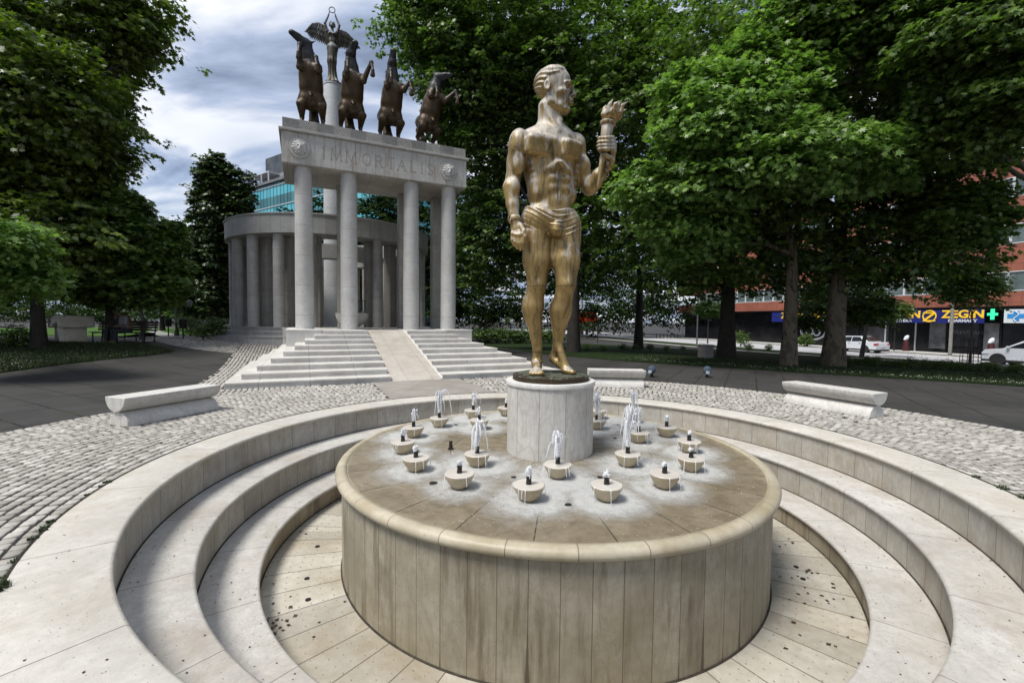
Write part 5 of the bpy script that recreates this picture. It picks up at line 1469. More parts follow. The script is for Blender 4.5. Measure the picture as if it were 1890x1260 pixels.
def blades():
    P_ = []
    def scat(poly, n, s0, s1):
        poly = np.array(poly); lo, hi = poly.min(0), poly.max(0); c = 0
        while c < n:
            q = rng.uniform(lo, hi, (4000, 2)); q = q[inside(q, poly)]; q = q[(q[:, 1] > 3)]
            for x, y in q[:n - c]: P_.append((x, y, float(hgt(x, y)) + .01, rng.uniform(s0, s1)))
            c += len(q)
    scat([(4, 21.5), (5.7, 20.2), (10.2, 17.0), (15.4, 13.4), (24, 8.6), (26, 12), (16, 18), (8, 25)], 2600, .8, 1.7)
    scat([LL[1], LL[2], LL[3], LL[4], LL[5], LL[6], LL[8], LL[9]], 2200, 1.0, 2.2)
    tufts('grass', P_, 9, .07, M_WEED, .10, .007)
    D_ = []
    V = []; Fc = []
    for k in range(620):
        if k < 430: q = rng.uniform(0, 1); x = 6 + 16 * q; y = 20.6 - 7.4 * (x - 5.7) / 9.7 * 0.98 + abs(rng.normal(0, .8)); z = float(hgt(x, y)) + .07
        else:
            p = gnd(rng.uniform(0, 300), rng.uniform(642, 682)); x, y, z = p[0], p[1], p[2] + .07
            if not inside(np.array([[x, y]]), LL)[0]: continue
        i = len(V); r = rng.uniform(.014, .028)
        V += [(x + r, y, z), (x, y + r, z + .006), (x - r, y, z), (x, y - r, z + .006), (x, y, z + .014)]; Fc += [(i, i + 1, i + 4), (i + 1, i + 2, i + 4), (i + 2, i + 3, i + 4), (i + 3, i, i + 4)]
    tag(link('daisies', mesh_np('daisies', V, Fc), simple('daisy_white', (0.5, 0.52, 0.42), .7)), kind='stuff')
blades()
# ---------------------------------------------------------------- trees
def leaf_mat(name, a, b, tr=0.42):
    t = NT(name)
    v = t.attr('tone'); c = t.mix(v, a, b)
    t.set('Base Color', c).set('Roughness', .38).set('Specular IOR Level', .5)
    tl = t.n.new('ShaderNodeBsdfTranslucent'); t.l.new(t.mix(1.0, c, (1.0, 1.25, .5), 'MULTIPLY'), tl.inputs['Color'])
    mx = t.n.new('ShaderNodeMixShader'); mx.inputs[0].default_value = tr
    t.l.new(t.b.outputs[0], mx.inputs[1]); t.l.new(tl.outputs[0], mx.inputs[2]); t.l.new(mx.outputs[0], t.out.inputs[0])
    return t.m
L_PLANE = leaf_mat('plane_leaf', (0.026, 0.056, 0.012), (0.165, 0.25, 0.055))
L_BRIGHT = leaf_mat('bright_lit_leaf', (0.06, 0.125, 0.028), (0.27, 0.40, 0.11))  # bright leaves; the plane tree's sunlit look is put into this colour
L_DARK = leaf_mat('dark_leaf', (0.013, 0.030, 0.008), (0.068, 0.11, 0.026), .25)
L_FAR = leaf_mat('far_leaf', (0.012, 0.026, 0.008), (0.045, 0.075, 0.022), .2)
for _n in L_FAR.node_tree.nodes:
    if _n.type == 'BSDF_PRINCIPLED': _n.inputs['Roughness'].default_value = .9; _n.inputs['Specular IOR Level'].default_value = .05
L_OLIVE = leaf_mat('olive_leaf', (0.026, 0.050, 0.009), (0.17, 0.23, 0.036))
STAR = np.array([(0, -.45), (.20, -.30), (.52, -.22), (.26, .02), (.42, .36), (.12, .22), (0, .62), (-.12, .22), (-.42, .36), (-.26, .02), (-.52, -.22), (-.20, -.30)])
QUAD = np.array([(0, -.5), (.30, 0), (0, .55), (-.30, 0)])
def leaves(blobs, n, size, seed, shape=STAR, per=13, spray=.38, up=.75, hollow=.55):
    g = np.random.default_rng(seed)
    B = np.array([b[:6] for b in blobs], float)               # cx cy cz rx ry rz
    area = (B[:, 3] * B[:, 5]) ** 1.0; pr = area / area.sum()
    ns = n // per
    bi = g.choice(len(B), ns, p=pr)
    d = g.normal(size=(ns, 3)); d /= np.linalg.norm(d, axis=1)[:, None]
    rad = g.uniform(hollow, 1.0, ns) ** .5 * np.where(g.uniform(0, 1, ns) < .22, g.uniform(1.0, 1.28, ns), 1.0)
    lump = 1 + .22 * np.sin(d[:, 0] * 7 + bi) * np.sin(d[:, 1] * 6 + 2 * bi) + .20 * np.sin(d[:, 2] * 9 + 3 * bi + d[:, 0] * 4)
    C = B[bi, :3] + d * B[bi, 3:6] * (rad * lump)[:, None]
    tone_s = g.uniform(0, 1, ns) * .5 + .25
    # sprays: leaves on a drooping fan
    m = ns * per
    dd = np.repeat(d, per, 0); CC = np.repeat(C, per, 0)
    out = dd * [1, 1, .3]; out /= np.linalg.norm(out, axis=1)[:, None] + 1e-6
    side = np.cross(out, [0, 0, 1.0]); side /= np.linalg.norm(side, axis=1)[:, None] + 1e-6
    a = g.uniform(-1, 1, m); b = g.uniform(-.6, 1, m)
    pos = CC + side * (a * spray)[:, None] + out * (b * spray)[:, None]
    pos[:, 2] += -.35 * spray * np.abs(b) ** 1.5 * np.sign(np.maximum(b, 0)) + g.normal(0, .10 * spray, m) - .25 * spray * a * a
    nrm = dd * .35 + np.array([0, 0, up]) + g.normal(0, .38, (m, 3)); nrm /= np.linalg.norm(nrm, axis=1)[:, None]
    dr = out * .7 + side * (a * .7)[:, None] + g.normal(0, .35, (m, 3)) + np.array([0, 0, -.35])
    dr -= nrm * (dr * nrm).sum(1)[:, None]; dr /= np.linalg.norm(dr, axis=1)[:, None] + 1e-6
    sd = np.cross(dr, nrm); s = size * g.uniform(.6, 1.25, m)
    k = len(shape)
    V = pos[:, None] + (sd[:, None] * shape[None, :, 0:1] + dr[:, None] * shape[None, :, 1:2]) * s[:, None, None]
    V += nrm[:, None] * (-(np.abs(shape[None, :, 0:1]) ** 1.3) * .22 * s[:, None, None])
    F_ = np.arange(m * k).reshape(m, k)
    tone = np.clip(np.repeat(tone_s, per) + g.normal(0, .24, m), 0, 1)
    return V.reshape(-1, 3), F_, tone
def crown(name, blobs, n, size, seed, mat, parent, **kw):
    V, F_, tone = leaves(blobs, n, size, seed, **kw)
    me = bpy.data.meshes.new(name)
    m, k = F_.shape
    me.vertices.add(len(V)); me.vertices.foreach_set('co', V.astype(np.float32).ravel())
    me.loops.add(m * k); me.loops.foreach_set('vertex_index', F_.astype(np.int32).ravel())
    me.polygons.add(m); me.polygons.foreach_set('loop_start', (np.arange(m) * k).astype(np.int32))
    me.update(calc_edges=True)
    a = me.attributes.new('tone', 'FLOAT', 'FACE'); a.data.foreach_set('value', tone.astype(np.float32))
    return link(name, me, mat, parent)
def bark_mat(name, a, b, c_):
    t = NT(name); n = t.noise(2.6, 5, .6, t.map((1, 1, .55)), .8); n2 = t.noise(14, 5, .7, t.map((1, 1, .3)))
    c = t.mix(t.ramp(n, [(.42, 0), (.5, 1)]), a, b); c = t.mix(t.ramp(n, [(.56, 0), (.6, 1)]), c, c_); c = t.mix(t.M('MULTIPLY', n2, .5), c, tuple(x * .4 for x in a))
    t.set('Base Color', c).set('Roughness', .9); t.bump(t.M('ADD', n2, n), .7, .03); return t.m
B_PLANE = bark_mat('plane_bark', (0.085, 0.066, 0.042), (0.16, 0.13, 0.085), (0.045, 0.032, 0.022))
B_DARK = bark_mat('dark_bark', (0.022, 0.018, 0.015), (0.035, 0.03, 0.022), (0.015, 0.012, 0.01))
def trunk_mesh(pts, rs, seed, limbs):
    m = MB(); g = random.Random(seed)
    def wob(p0, p1, r0, r1, k=6, w=.06):
        p0, p1 = Vector(p0), Vector(p1); L = (p1 - p0).length; P_ = []
        for i in range(k + 1):
            t = i / k; q = p0.lerp(p1, t)
            if 0 < i < k: q += Vector((g.uniform(-1, 1), g.uniform(-1, 1), g.uniform(-.4, .6))) * w * L * math.sin(PI * t)
            P_.append(q)
        m.path(P_, [r0 + (r1 - r0) * i / k for i in range(k + 1)], 9)
    m.path([pts[0] + Vector((0, 0, -.15))] + pts, [rs[0] * 1.7] + [rs[0] * 1.25] + rs[1:], 14)
    for p, q, r in limbs: wob(p, q, r, r * .25, 6)
    return m
def tree(name, base, blobs, label, cat='tree', group=None, trunk_r=.35, trunk_h=None, bark=None, leaf=None, n=30000, size=.17, seed=1, lean=(0, 0), extra=None, **kw):
    """blobs in world metres: (x, y, z, rx, ry, rz)"""
    base = np.array(base, float)
    root = empty(name, base, 0, label, cat, group)
    bl = [(b[0] - base[0], b[1] - base[1], b[2] - base[2], *b[3:]) for b in blobs]
    ctr = np.mean([b[:3] for b in bl], 0); top = max(b[2] for b in bl)
    th = trunk_h or max(1.5, min(b[2] - b[5] for b in bl) + .5)
    g = random.Random(seed)
    P_ = [Vector((0, 0, 0)), Vector((lean[0] * .3 * th, lean[1] * .3 * th, th * .35)), Vector((lean[0] * th * .7, lean[1] * th * .7, th * .7)), Vector((lean[0] * th, lean[1] * th, th)), Vector((lean[0] * th + ctr[0] * .3, lean[1] * th + ctr[1] * .3, th + (top - th) * .45))]
    rs = [trunk_r, trunk_r * .9, trunk_r * .8, trunk_r * .6, trunk_r * .12]
    limbs = []
    for b in bl:
        t = g.uniform(.0, .8); s_ = P_[3].lerp(P_[4], t); q = Vector(b[:3]) ; limbs.append((s_, q, trunk_r * (.42 - .25 * t)))
        for _ in range(3):
            q2 = q + Vector((g.uniform(-1, 1) * b[3], g.uniform(-1, 1) * b[4], g.uniform(-.6, .9) * b[5])) * .8; limbs.append((s_.lerp(q, .6), q2, trunk_r * .12))
    trunk_mesh(P_, rs, seed, limbs).build('trunk', bark or B_DARK, root, True)
    crown('crown', bl, n, size, seed, leaf or L_PLANE, root, **kw)
    if extra:
        bl2, n2, mt = extra
        crown('lit_foliage', [(b[0] - base[0], b[1] - base[1], b[2] - base[2], *b[3:]) for b in bl2], n2, size, seed + 50, mt, root, **kw)
    return root
def B(x, y, Y, rx, rz, ry=None):
    """a clump seen at photo point x, y at distance Y; radii in photo pixels"""
    p = at(x, y, Y); k = Y / F_PX
    return (p[0], p[1], p[2], rx * k, (ry or rx * .8) * k, rz * k)
G_R = 'plane trees along the right side'
# right side
b = gnd(1537, 676)
tree('plane_tree', b, [B(1520, 400, 20, 190, 95), B(1690, 430, 18, 115, 85), B(1380, 330, 19, 150, 110), B(1600, 250, 19, 190, 130), B(1450, 100, 21, 220, 120), B(1700, 60, 20, 200, 130), B(1730, 270, 17, 100, 110), B(1330, 470, 20, 110, 45), B(1600, 490, 19, 110, 35)],
     'big plane tree with a thick blotched tan trunk on the right lawn', group=G_R, trunk_r=.40, trunk_h=4.2, bark=B_PLANE, n=80000, size=.21, seed=3, lean=(.03, 0))
b = gnd(1455, 676)
tree('plane_tree', b, [B(1360, 240, 16.5, 120, 75), B(1290, 190, 17, 70, 60), B(1400, 140, 17, 75, 80), B(1480, 290, 15.5, 130, 50), B(1600, 300, 15.5, 90, 45), B(1330, 330, 16.5, 90, 40), B(1240, 350, 18, 90, 50), B(1420, 200, 17, 100, 90), B(1280, 420, 18, 80, 50)],
     'plane tree with bright spreading foliage and a grey-brown trunk left of the thickest trunk', group=G_R, trunk_r=.29, trunk_h=4.6, bark=B_PLANE, leaf=L_BRIGHT, n=64000, size=.215, seed=4, lean=(-.01, -.02), spray=.42)
b = gnd(1340, 659)
tree('dark_tree', b, [B(1200, 200, 26, 170, 130), B(1330, 60, 28, 200, 120), B(1180, 400, 25, 120, 90), B(1380, 480, 25, 120, 60), B(1080, 120, 27, 150, 120), B(1260, 500, 25, 90, 45), B(1500, 500, 25, 80, 40)],
     'dark leafy tree with a black trunk flared at the root beside the concrete box', group='park trees behind the statue', trunk_r=.42, trunk_h=5, n=60000, size=.24, seed=5)
b = gnd(1178, 645)
tree('dark_tree', b, [B(1000, 60, 32, 170, 110), B(1100, 260, 33, 130, 120), B(900, 150, 31, 120, 110), B(1120, 430, 33, 110, 70), B(1010, 330, 33, 110, 110), B(880, 330, 32, 60, 90), B(1060, 500, 34, 100, 45)],
     'tall dark tree with a straight black trunk right of the torch bearer', group='park trees behind the statue', trunk_r=.34, trunk_h=6, n=60000, size=.27, seed=6)
b = gnd(1058, 650)
tree('dark_tree', b, [B(820, 60, 27, 100, 70), B(910, 40, 27, 130, 90), B(860, 160, 27, 90, 80), B(900, 280, 28, 80, 90), B(960, 420, 29, 100, 80), B(890, 470, 29, 60, 70), B(1000, 160, 28, 100, 90), B(770, 20, 27, 50, 40), B(830, 230, 28, 45, 50)],
     'tall tree behind the statue whose crown reaches over the horses on the right', group='park trees behind the statue', trunk_r=.36, trunk_h=6, n=80000, size=.21, seed=7, leaf=L_PLANE)
b = gnd(1960, 690)
tree('plane_tree', b, [B(1840, 70, 13.5, 150, 120), B(1780, 200, 14, 80, 60), B(1900, 180, 13, 110, 80), B(1700, 20, 15, 120, 70), B(1770, 400, 16, 70, 55), B(1560, 20, 16, 100, 50)],
     'overhanging plane tree at the right edge, dark leaves against the red building', group=G_R, trunk_r=.4, trunk_h=5, bark=B_PLANE, n=70000, size=.19, seed=8)
b = gnd(1790, 672)
tree('young_tree', b, [B(1792, 528, 23.5, 48, 38), B(1768, 508, 23.5, 33, 28), B(1815, 512, 23.5, 30, 30), B(1748, 540, 23.5, 20, 14)],
     'young round-headed tree in a black metal guard before the pharmacy', group='small street trees', trunk_r=.07, trunk_h=2.5, n=14000, size=.15, seed=9, shape=QUAD, spray=.22)
b = gnd(1590, 660)
tree('young_tree', b, [B(1600, 570, 26, 42, 30), B(1612, 562, 26, 28, 22), B(1570, 540, 26, 45, 40)], 'slim leaning dark tree in front of the white sedan', group='small street trees', trunk_r=.13, trunk_h=3, n=12000, size=.17, seed=10, shape=QUAD, spray=.25, lean=(.12, 0))
b = gnd(1306, 634)
tree('young_tree', b, [B(1306, 572, 38, 24, 11), B(1298, 565, 38, 12, 9), B(1318, 568, 38, 13, 9)], 'small bright-leaved tree with a thin stem beside the grey lamp pole', group='small street trees', trunk_r=.07, trunk_h=2.4, n=6000, size=.17, seed=12, shape=QUAD, spray=.25, leaf=L_BRIGHT)
b = gnd(1650, 648)
tree('young_tree', b, [B(1652, 572, 33, 26, 14), B(1640, 580, 33, 16, 10)], 'thin-stemmed small tree standing before the blue pharmacy sign', group='small street trees', trunk_r=.05, trunk_h=2.2, n=6000, size=.17, seed=13, shape=QUAD, spray=.25, leaf=L_PLANE)
b = gnd(1490, 640)
tree('young_tree', b, [B(1500, 575, 30, 40, 34), B(1520, 545, 30, 30, 24)], 'small leafy tree between the two thick plane trunks', group='small street trees', trunk_r=.08, trunk_h=2.2, n=12000, size=.18, seed=14, shape=QUAD, spray=.25, leaf=L_PLANE)
# left side
b = gnd(72, 643)
tree('maple_tree', b, [B(70, 190, 17.5, 130, 100), B(40, 120, 20, 160, 110), B(170, 60, 20, 110, 60), B(245, 40, 20, 46, 32), B(262, 68, 20, 26, 22), B(80, 300, 19, 130, 110), B(158, 300, 20, 58, 80), B(160, 190, 20, 52, 60), B(60, 440, 17.5, 150, 70), B(180, 440, 19, 65, 60), B(-100, 300, 18, 150, 200), B(110, 500, 18, 80, 34), B(-20, 490, 17, 120, 50), B(210, 0, 20, 90, 30)],
     'huge dark-leaved tree filling the left edge, low branches over the lawn', group='park trees on the left', trunk_r=.22, trunk_h=3.6, n=130000, size=.21, seed=20, leaf=L_OLIVE, up=.6)
b = gnd(-60, 650)
tree('maple_tree', b, [B(25, 490, 12.5, 52, 24), B(72, 512, 12.5, 30, 20), B(0, 440, 12, 60, 30), B(-60, 480, 12, 80, 60), B(20, 520, 13, 50, 22)],
     'nearer low branches of bright star-shaped leaves at the left edge', group='park trees on the left', trunk_r=.25, trunk_h=2.5, n=16000, size=.15, seed=21, leaf=L_BRIGHT)
b = gnd(205, 632)
tree('dark_tree', b, [B(238, 470, b[1], 74, 52), B(230, 420, b[1], 45, 40), B(288, 440, b[1], 36, 28), B(170, 500, b[1], 90, 45), B(296, 512, b[1], 40, 38), B(245, 385, b[1], 22, 22), B(215, 370, b[1], 20, 16), B(320, 425, b[1], 14, 18), B(240, 530, b[1], 80, 24)],
     'dark spreading tree behind the park bench on the left', group='park trees on the left', trunk_r=.19, trunk_h=3.2, n=52000, size=.21, seed=22, leaf=L_PLANE)
b = gnd(392, 612)
tree('poplar_tree', b, [B(397, 400, b[1], 36, 72), B(390, 325, b[1], 24, 36), B(400, 305, b[1], 12, 22), B(425, 330, b[1], 14, 26), B(450, 360, b[1], 16, 36), B(438, 420, b[1], 26, 50), B(390, 490, b[1], 42, 60), B(364, 470, b[1], 20, 50), B(378, 545, b[1], 50, 30), B(335, 530, b[1], 30, 36)],
     'tall dark poplar-like tree left of the round colonnade', group='park trees on the left', trunk_r=.4, trunk_h=4, n=52000, size=.24, seed=23, leaf=L_DARK)
b = gnd(300, 610)
tree('light_tree', b, [B(300, 500, b[1], 36, 34), B(340, 560, b[1], 26, 22), B(280, 540, b[1], 30, 24)], 'lighter airy tree standing between the dark tree and the tall poplar-like one', group='park trees on the left', trunk_r=.16, trunk_h=3, n=12000, size=.24, seed=24, shape=QUAD, leaf=L_BRIGHT)
# behind the colonnade
for i, (x, Y, lab, bl) in enumerate(((600, 50, 'tree seen through the portico left of the inner columns', [(600, 500, 90, 70), (560, 440, 50, 50), (592, 385, 16, 26)]), (700, 52, 'tree seen through the middle of the portico above the ring beam', [(700, 420, 70, 60), (680, 520, 80, 60), (715, 380, 34, 22)]), (800, 48, 'dark tree between the right portico columns and the park', [(800, 440, 60, 90), (830, 540, 60, 50), (850, 470, 50, 60)]), (480, 54, 'dark tree showing low between the left rotunda columns', [(490, 540, 70, 45), (450, 560, 50, 30)]))):
    p = at(x, 600, Y); z = float(hgt(p[0], p[1]))
    tree('dark_tree', (p[0], p[1], z), [B(a_, b_, Y, c_, d_) for a_, b_, c_, d_ in bl], lab, group='trees behind the rotunda', trunk_r=.35, trunk_h=4, n=22000, size=.36, seed=30 + i, shape=QUAD, leaf=L_FAR)
# far woods beyond the street
bl = []
gg = np.random.default_rng(5)
for k in range(34):
    x = 700 + k * 27 + gg.uniform(-15, 15); bl.append(B(x, gg.uniform(430, 560), gg.uniform(62, 85), 46, 55))
for k in range(26): bl.append(B(830 + k * 24, gg.uniform(565, 588), gg.uniform(66, 80), 30, 22))
for k in range(22): bl.append(B(-80 + k * 30, gg.uniform(540, 572), gg.uniform(75, 95), 34, 20))
for k in range(30): bl.append(B(-150 + k * 20, gg.uniform(572, 584), gg.uniform(62, 75), 26, 14))
fw = crown('woods', bl, 160000, .45, 77, L_FAR, None, shape=QUAD, spray=.8)
tag(fw, kind='stuff')
# shrubs
def shrub_mesh(seed, n, r, h, size, leaf, shape=QUAD):
    g = random.Random(seed); bl = [(g.uniform(-.4, .4) * r, g.uniform(-.4, .4) * r, h * g.uniform(.35, .75), r * g.uniform(.4, .7), r * g.uniform(.4, .7), h * g.uniform(.25, .42)) for _ in range(6)]
    V, F_, tone = leaves(bl, n, size, seed, shape=shape, per=8, spray=.09)
    me = mesh_np('foliage', V, F_); 
    a = me.attributes.new('tone', 'FLOAT', 'FACE'); a.data.foreach_set('value', tone.astype(np.float32)); me.materials.append(leaf); return me
SH = [shrub_mesh(90 + i, 1600, .55, .85, .085, L_PLANE) for i in range(3)]
TW = MB()
for k in range(7): TW.path([(0, 0, 0), (.15 * math.cos(k), .15 * math.sin(k), .4), (.28 * math.cos(k + .3), .28 * math.sin(k + .3), .95 + .05 * k)], [.01, .007, .003], 5)
tw_me = TW.build('stems', B_DARK).data
bpy.data.objects.remove(bpy.data.objects['stems'])
def shrub(p, s, lab, grp, me=None):
    r = empty('shrub', p, random.uniform(0, 6), lab, 'shrub', grp); r.scale = (s, s, s * random.uniform(.8, 1.1))
    link('foliage', me or SH[random.randrange(3)], None, r); link('stems', tw_me, B_DARK, r)
    return r
for k in range(22):
    x = 1545 + k * 17.5; s_ = k
    p = gnd(x + random.uniform(-4, 4), 672 + (x - 1545) * .05)
    shrub(p, random.uniform(.35, .65), 'low leafy shrub in the loose hedge row along the right lawn before the street', 'hedge row along the right lawn')
for k in range(12):
    p = gnd(1085 + k * 30 + random.uniform(-6, 6), 648)
    shrub(p, random.uniform(.5, .8), 'small dark shrub in the row under the trees behind the statue', 'shrubs under the trees behind the statue')
for (x, y, s_, lab) in ((1367, 640, 1.7, 'dark conical bush by the road between the trunks, left one'), (1487, 640, 1.9, 'dark bush at the foot of the thick plane tree, by the road'),):
    shrub(gnd(x, y), s_, lab, 'bushes by the road')
for (x, y, s_, lab) in ((352, 621, 1.35, 'clipped mushroom-shaped bush on the far left lawn'), (398, 626, 1.15, 'low spreading green bush beside the rotunda steps'), (375, 627, .95, 'low green mound bush left of the rotunda'), (30, 643, 1.2, 'dark low bush left of the leftmost trunk')):
    shrub(gnd(x, y), s_, lab, 'bushes on the left lawn')
hd = []
for k in range(10): 
    p = gnd(885 + k * 16, 634); shrub(p, 1.9, 'dark clipped hedge plant in the hedge behind the stairs, left of the statue', 'hedge behind the right stairs')
# ---------------------------------------------------------------- street scene and background
def text_mesh(s, size, ext=.01, bold=0.0, align='CENTER'):
    cu = bpy.data.curves.new('lettering', 'FONT'); cu.body = s; cu.size = size; cu.extrude = ext; cu.offset = bold; cu.align_x = align; cu.resolution_u = 3
    o = bpy.data.objects.new('lettering', cu); COL.objects.link(o)
    dg = bpy.context.evaluated_depsgraph_get(); me = bpy.data.meshes.new_from_object(o.evaluated_get(dg)); bpy.data.objects.remove(o)
    return me
FZ = math.atan2(D2[1], D2[0])
def fx(px):                                          # photo column -> metres along the facade
    r = ray(px, 600); k = r[0] / r[1]
    return (S0[0] - k * S0[1]) / (k * D2[1] - D2[0])
def fz(px, py):
    t = fx(px); p = S0 + D2 * t; r = ray(px, py); return EYE + r[2] * p[1] / r[1]
def red_mat():
    t = NT('red_tile_cladding'); X, Y, Z = t.xyz()
    def ed(a, per, w):
        f = t.M('FRACT', t.M('DIVIDE', t.M('ADD', a, 300.0), per)); return t.M('LESS_THAN', t.M('MULTIPLY', t.M('MINIMUM', f, t.M('SUBTRACT', 1.0, f)), per), w)
    j = t.M('MAXIMUM', ed(X, .72, .014), ed(Z, .60, .014))
    cell = t.comb(t.M('FLOOR', t.M('DIVIDE', X, .72)), t.M('FLOOR', t.M('DIVIDE', Z, .6)), 0)
    c = t.mix(t.white(cell), (0.26, 0.085, 0.055), (0.33, 0.115, 0.075)); c = t.mix(t.M('MULTIPLY', j, .8), c, (0.09, 0.035, 0.025))
    t.set('Base Color', c).set('Roughness', .5); return t.m
M_RED = red_mat()
M_GLASS = simple('window_glass', (0.10, 0.13, 0.13), .08, var=.3, scale=1)
M_FRAME = simple('white_window_frame', (0.62, 0.63, 0.64), .5)
M_SHOP = simple('dark_shop_front', (0.012, 0.012, 0.014), .15, var=.6, scale=1.2)
M_BLUE = simple('sign_blue', (0.012, 0.018, 0.16), .4)
M_YEL = simple('sign_yellow', (0.80, 0.50, 0.02), .5, emit=.15)
M_SWHITE = simple('sign_white', (0.66, 0.68, 0.72), .5)
M_LBLUE = simple('sign_light_blue', (0.03, 0.25, 0.62), .5)
M_GREEN = simple('green_cross_light', (0.03, 0.62, 0.25), .4, emit=.9)
M_GREY = simple('sign_grey', (0.16, 0.16, 0.17), .5, var=.4, scale=2)
def pharmacy():
    z0 = -.62
    root = empty('red_building', (S0[0], S0[1], 0), FZ, 'red tiled office block with white-framed windows above a pharmacy on the right', 'building')
    XL, XR, DEP = 40.0, -16.0, -12.0
    zf = 3.35                                            # underside of the red cladding
    w1, w2 = (fz(1865, 537), fz(1865, 500)), (fz(1865, 449), fz(1865, 412))
    w3 = (fz(1865, 362), fz(1865, 324)); top = fz(1889, 283)
    wl_ = [w1, w2, w3]; zs = [zf]
    m = MB()
    bands = [(zf, w1[0]), (w1[1], w2[0]), (w2[1], w3[0]), (w3[1], top)]
    for a, b_ in bands: m.box((XR, DEP, a), (XL, 0.0, b_))
    m.build('wall', M_RED, root)
    MB().box((XR, DEP, top), (XL, .06, top + .12)).build('roof', M_GREY, root)
    MB().box((XR, DEP, z0 - .6), (XL, -1.2, zf - .002)).build('shop_front', M_SHOP, root)
    MB().box((XR, -1.2, zf - .10), (XL, .05, zf - .005)).build('soffit', M_METAL_DK, root)
    for fl, (a, b_) in enumerate(wl_):
        x = XR
        while x < 34:
            f = MB(); g = MB(); W = 1.42; t = .07
            f.box((x, -.12, a + .003), (x + W, .02, a + t)).box((x, -.12, b_ - t), (x + W, .02, b_ - .003)).box((x, -.12, a + t), (x + t, .02, b_ - t)).box((x + W - t, -.12, a + t), (x + W, .02, b_ - t))
            w = f.build('window', M_FRAME, root)
            g.box((x + t, -.10, a + t), (x + W - t, -.06, b_ - t)).build('pane', M_GLASS, w)
            x += W + .004
    # fascia with lettering
    sa, sb = fz(1760, 571.5), fz(1760, 596)
    def put(me, nm, x, z, mat, par, y=.11):
        o = link(nm, me, mat, par); o.location = (x, y, z); o.rotation_euler = (R_(90), 0, R_(180)); return o
    def fascia(x0, x1, words):
        lo, hi = sorted((fx(x0), fx(x1)))
        s = MB().box((lo, -.02, sb), (hi, .08, sa)).build('sign', M_BLUE, root)
        H_ = sa - sb
        for px, txt, sub in words:
            put(text_mesh(txt, H_ * .80, .012, H_ * .026), 'lettering', fx(px), sb + H_ * .40, M_YEL, s).scale = (1.08, 1, 1)
            put(text_mesh(sub, H_ * .30, .01, H_ * .010), 'lettering', fx(px), sb + H_ * .07, M_SWHITE, s).scale = (1.08, 1, 1)
        return s, H_
    s, H_ = fascia(1636, 1817, ((1667, 'ZEGIN', 'АПТЕКА'), (1777, 'ZEGIN', 'PHARMACY')))
    def logo(px, s):
        cx, cz, r = fx(px), sb + H_ * .52, H_ * .43
        m = MB(); m.path([(cx + r * math.cos(t), .11, cz + r * math.sin(t)) for t in np.linspace(0, 2 * PI, 33)], .05, 8); m.build('logo_ring', M_YEL, s, True)
        for pts in ([(-.95, .72), (.95, .72), (.95, .50), (-.95, .50)], [(-.95, -.72), (.95, -.72), (.95, -.94), (-.95, -.94)], [(.45, .5), (.95, .5), (-.45, -.72), (-.95, -.72)]):
            V = [(cx - p[0] * r, yy, cz + p[1] * r) for yy in (.09, .15) for p in pts]
            MB().raw(V, [(0, 1, 2, 3), (7, 6, 5, 4), (0, 4, 5, 1), (1, 5, 6, 2), (2, 6, 7, 3), (3, 7, 4, 0)]).build('logo_letter', M_YEL, s)
    logo(1716, s)
    s2, _ = fascia(1425, 1560, ((1462, 'ZEGIN', 'АПТЕКА'), (1532, 'ZEGIN', 'PHARMACY'))); logo(1502, s2)
    # light box with blue cross
    a, b_ = fz(1880, 570.5), fz(1880, 596); lo, hi = fx(1905), fx(1854)
    lb = MB().box((lo, -.02, b_), (hi, .14, a)).build('light_box', M_SWHITE, root)
    cx, cz, u = fx(1877), (a + b_) / 2, (a - b_) * .36
    MB().box((cx - u * 1.35, .142, cz - u * .45), (cx + u * 1.35, .16, cz + u * .45)).build('blue_cross', M_LBLUE, lb)
    MB().box((cx - u * .45, .1465, cz - u), (cx + u * .45, .164, cz + u)).build('blue_cross', M_LBLUE, lb)
    m = MB(); m.path([(cx + .35 * u * math.sin(k * .7), .17, cz - u * 1.05 + k * u * .21) for k in range(11)], .04, 6); m.build('snake', M_SWHITE, lb)
    # green cross projecting from the wall
    cx, cz = fx(1839), fz(1839, 580); gx = MB()
    gc = empty('green_cross', (0, 0, 0)); gc.parent = root
    MB().box((cx - .10, .5, cz - .42), (cx + .10, .62, cz + .42)).build('cross_bar', M_GREEN, gc)
    MB().box((cx - .30, .503, cz - .10), (cx + .30, .617, cz + .10)).build('cross_bar', M_GREEN, gc)
    MB().box((cx - .03, .0, cz + .25), (cx + .03, .5, cz + .31)).build('bracket', M_METAL_DK, gc)
    # shop glazing: posters and posts
    y = -1.19
    for px0, px1, z0_, z1_, mat in ((1700, 1730, -.3, 2.1, M_GREY), (1740, 1790, .0, 2.2, simple('poster_dark', (.035, .035, .04), .3, var=.5, scale=2)), (1800, 1828, -.3, 2.0, M_GREY), (1580, 1625, -.2, 1.6, simple('poster_wave', (.05, .05, .055), .3, var=.6, scale=1))):
        lo, hi = sorted((fx(px0), fx(px1))); MB().box((lo, y - .02, z0_), (hi, y + .03, z1_)).build('poster', mat, root)
    put(text_mesh('ТРАУМСАН', .42, .01, .006), 'lettering', fx(1765), 1.05, M_GREY, root, y + .06)
    for px in (1570, 1620, 1675, 1733, 1795, 1832):
        x = fx(px); MB().box((x - .05, y, z0 - .5), (x + .05, y + .09, zf - .11)).build('post', M_FRAME if px in (1620, 1675) else M_METAL_DK, root)
    # oval logo poster on the left shop window
    x = fx(1488); m = MB()
    for dx in (-.42, .42): m.path([(x + dx + .42 * math.cos(t), y + .1, .9 + .42 * math.sin(t)) for t in np.linspace(0, 2 * PI, 20)], .10, 6)
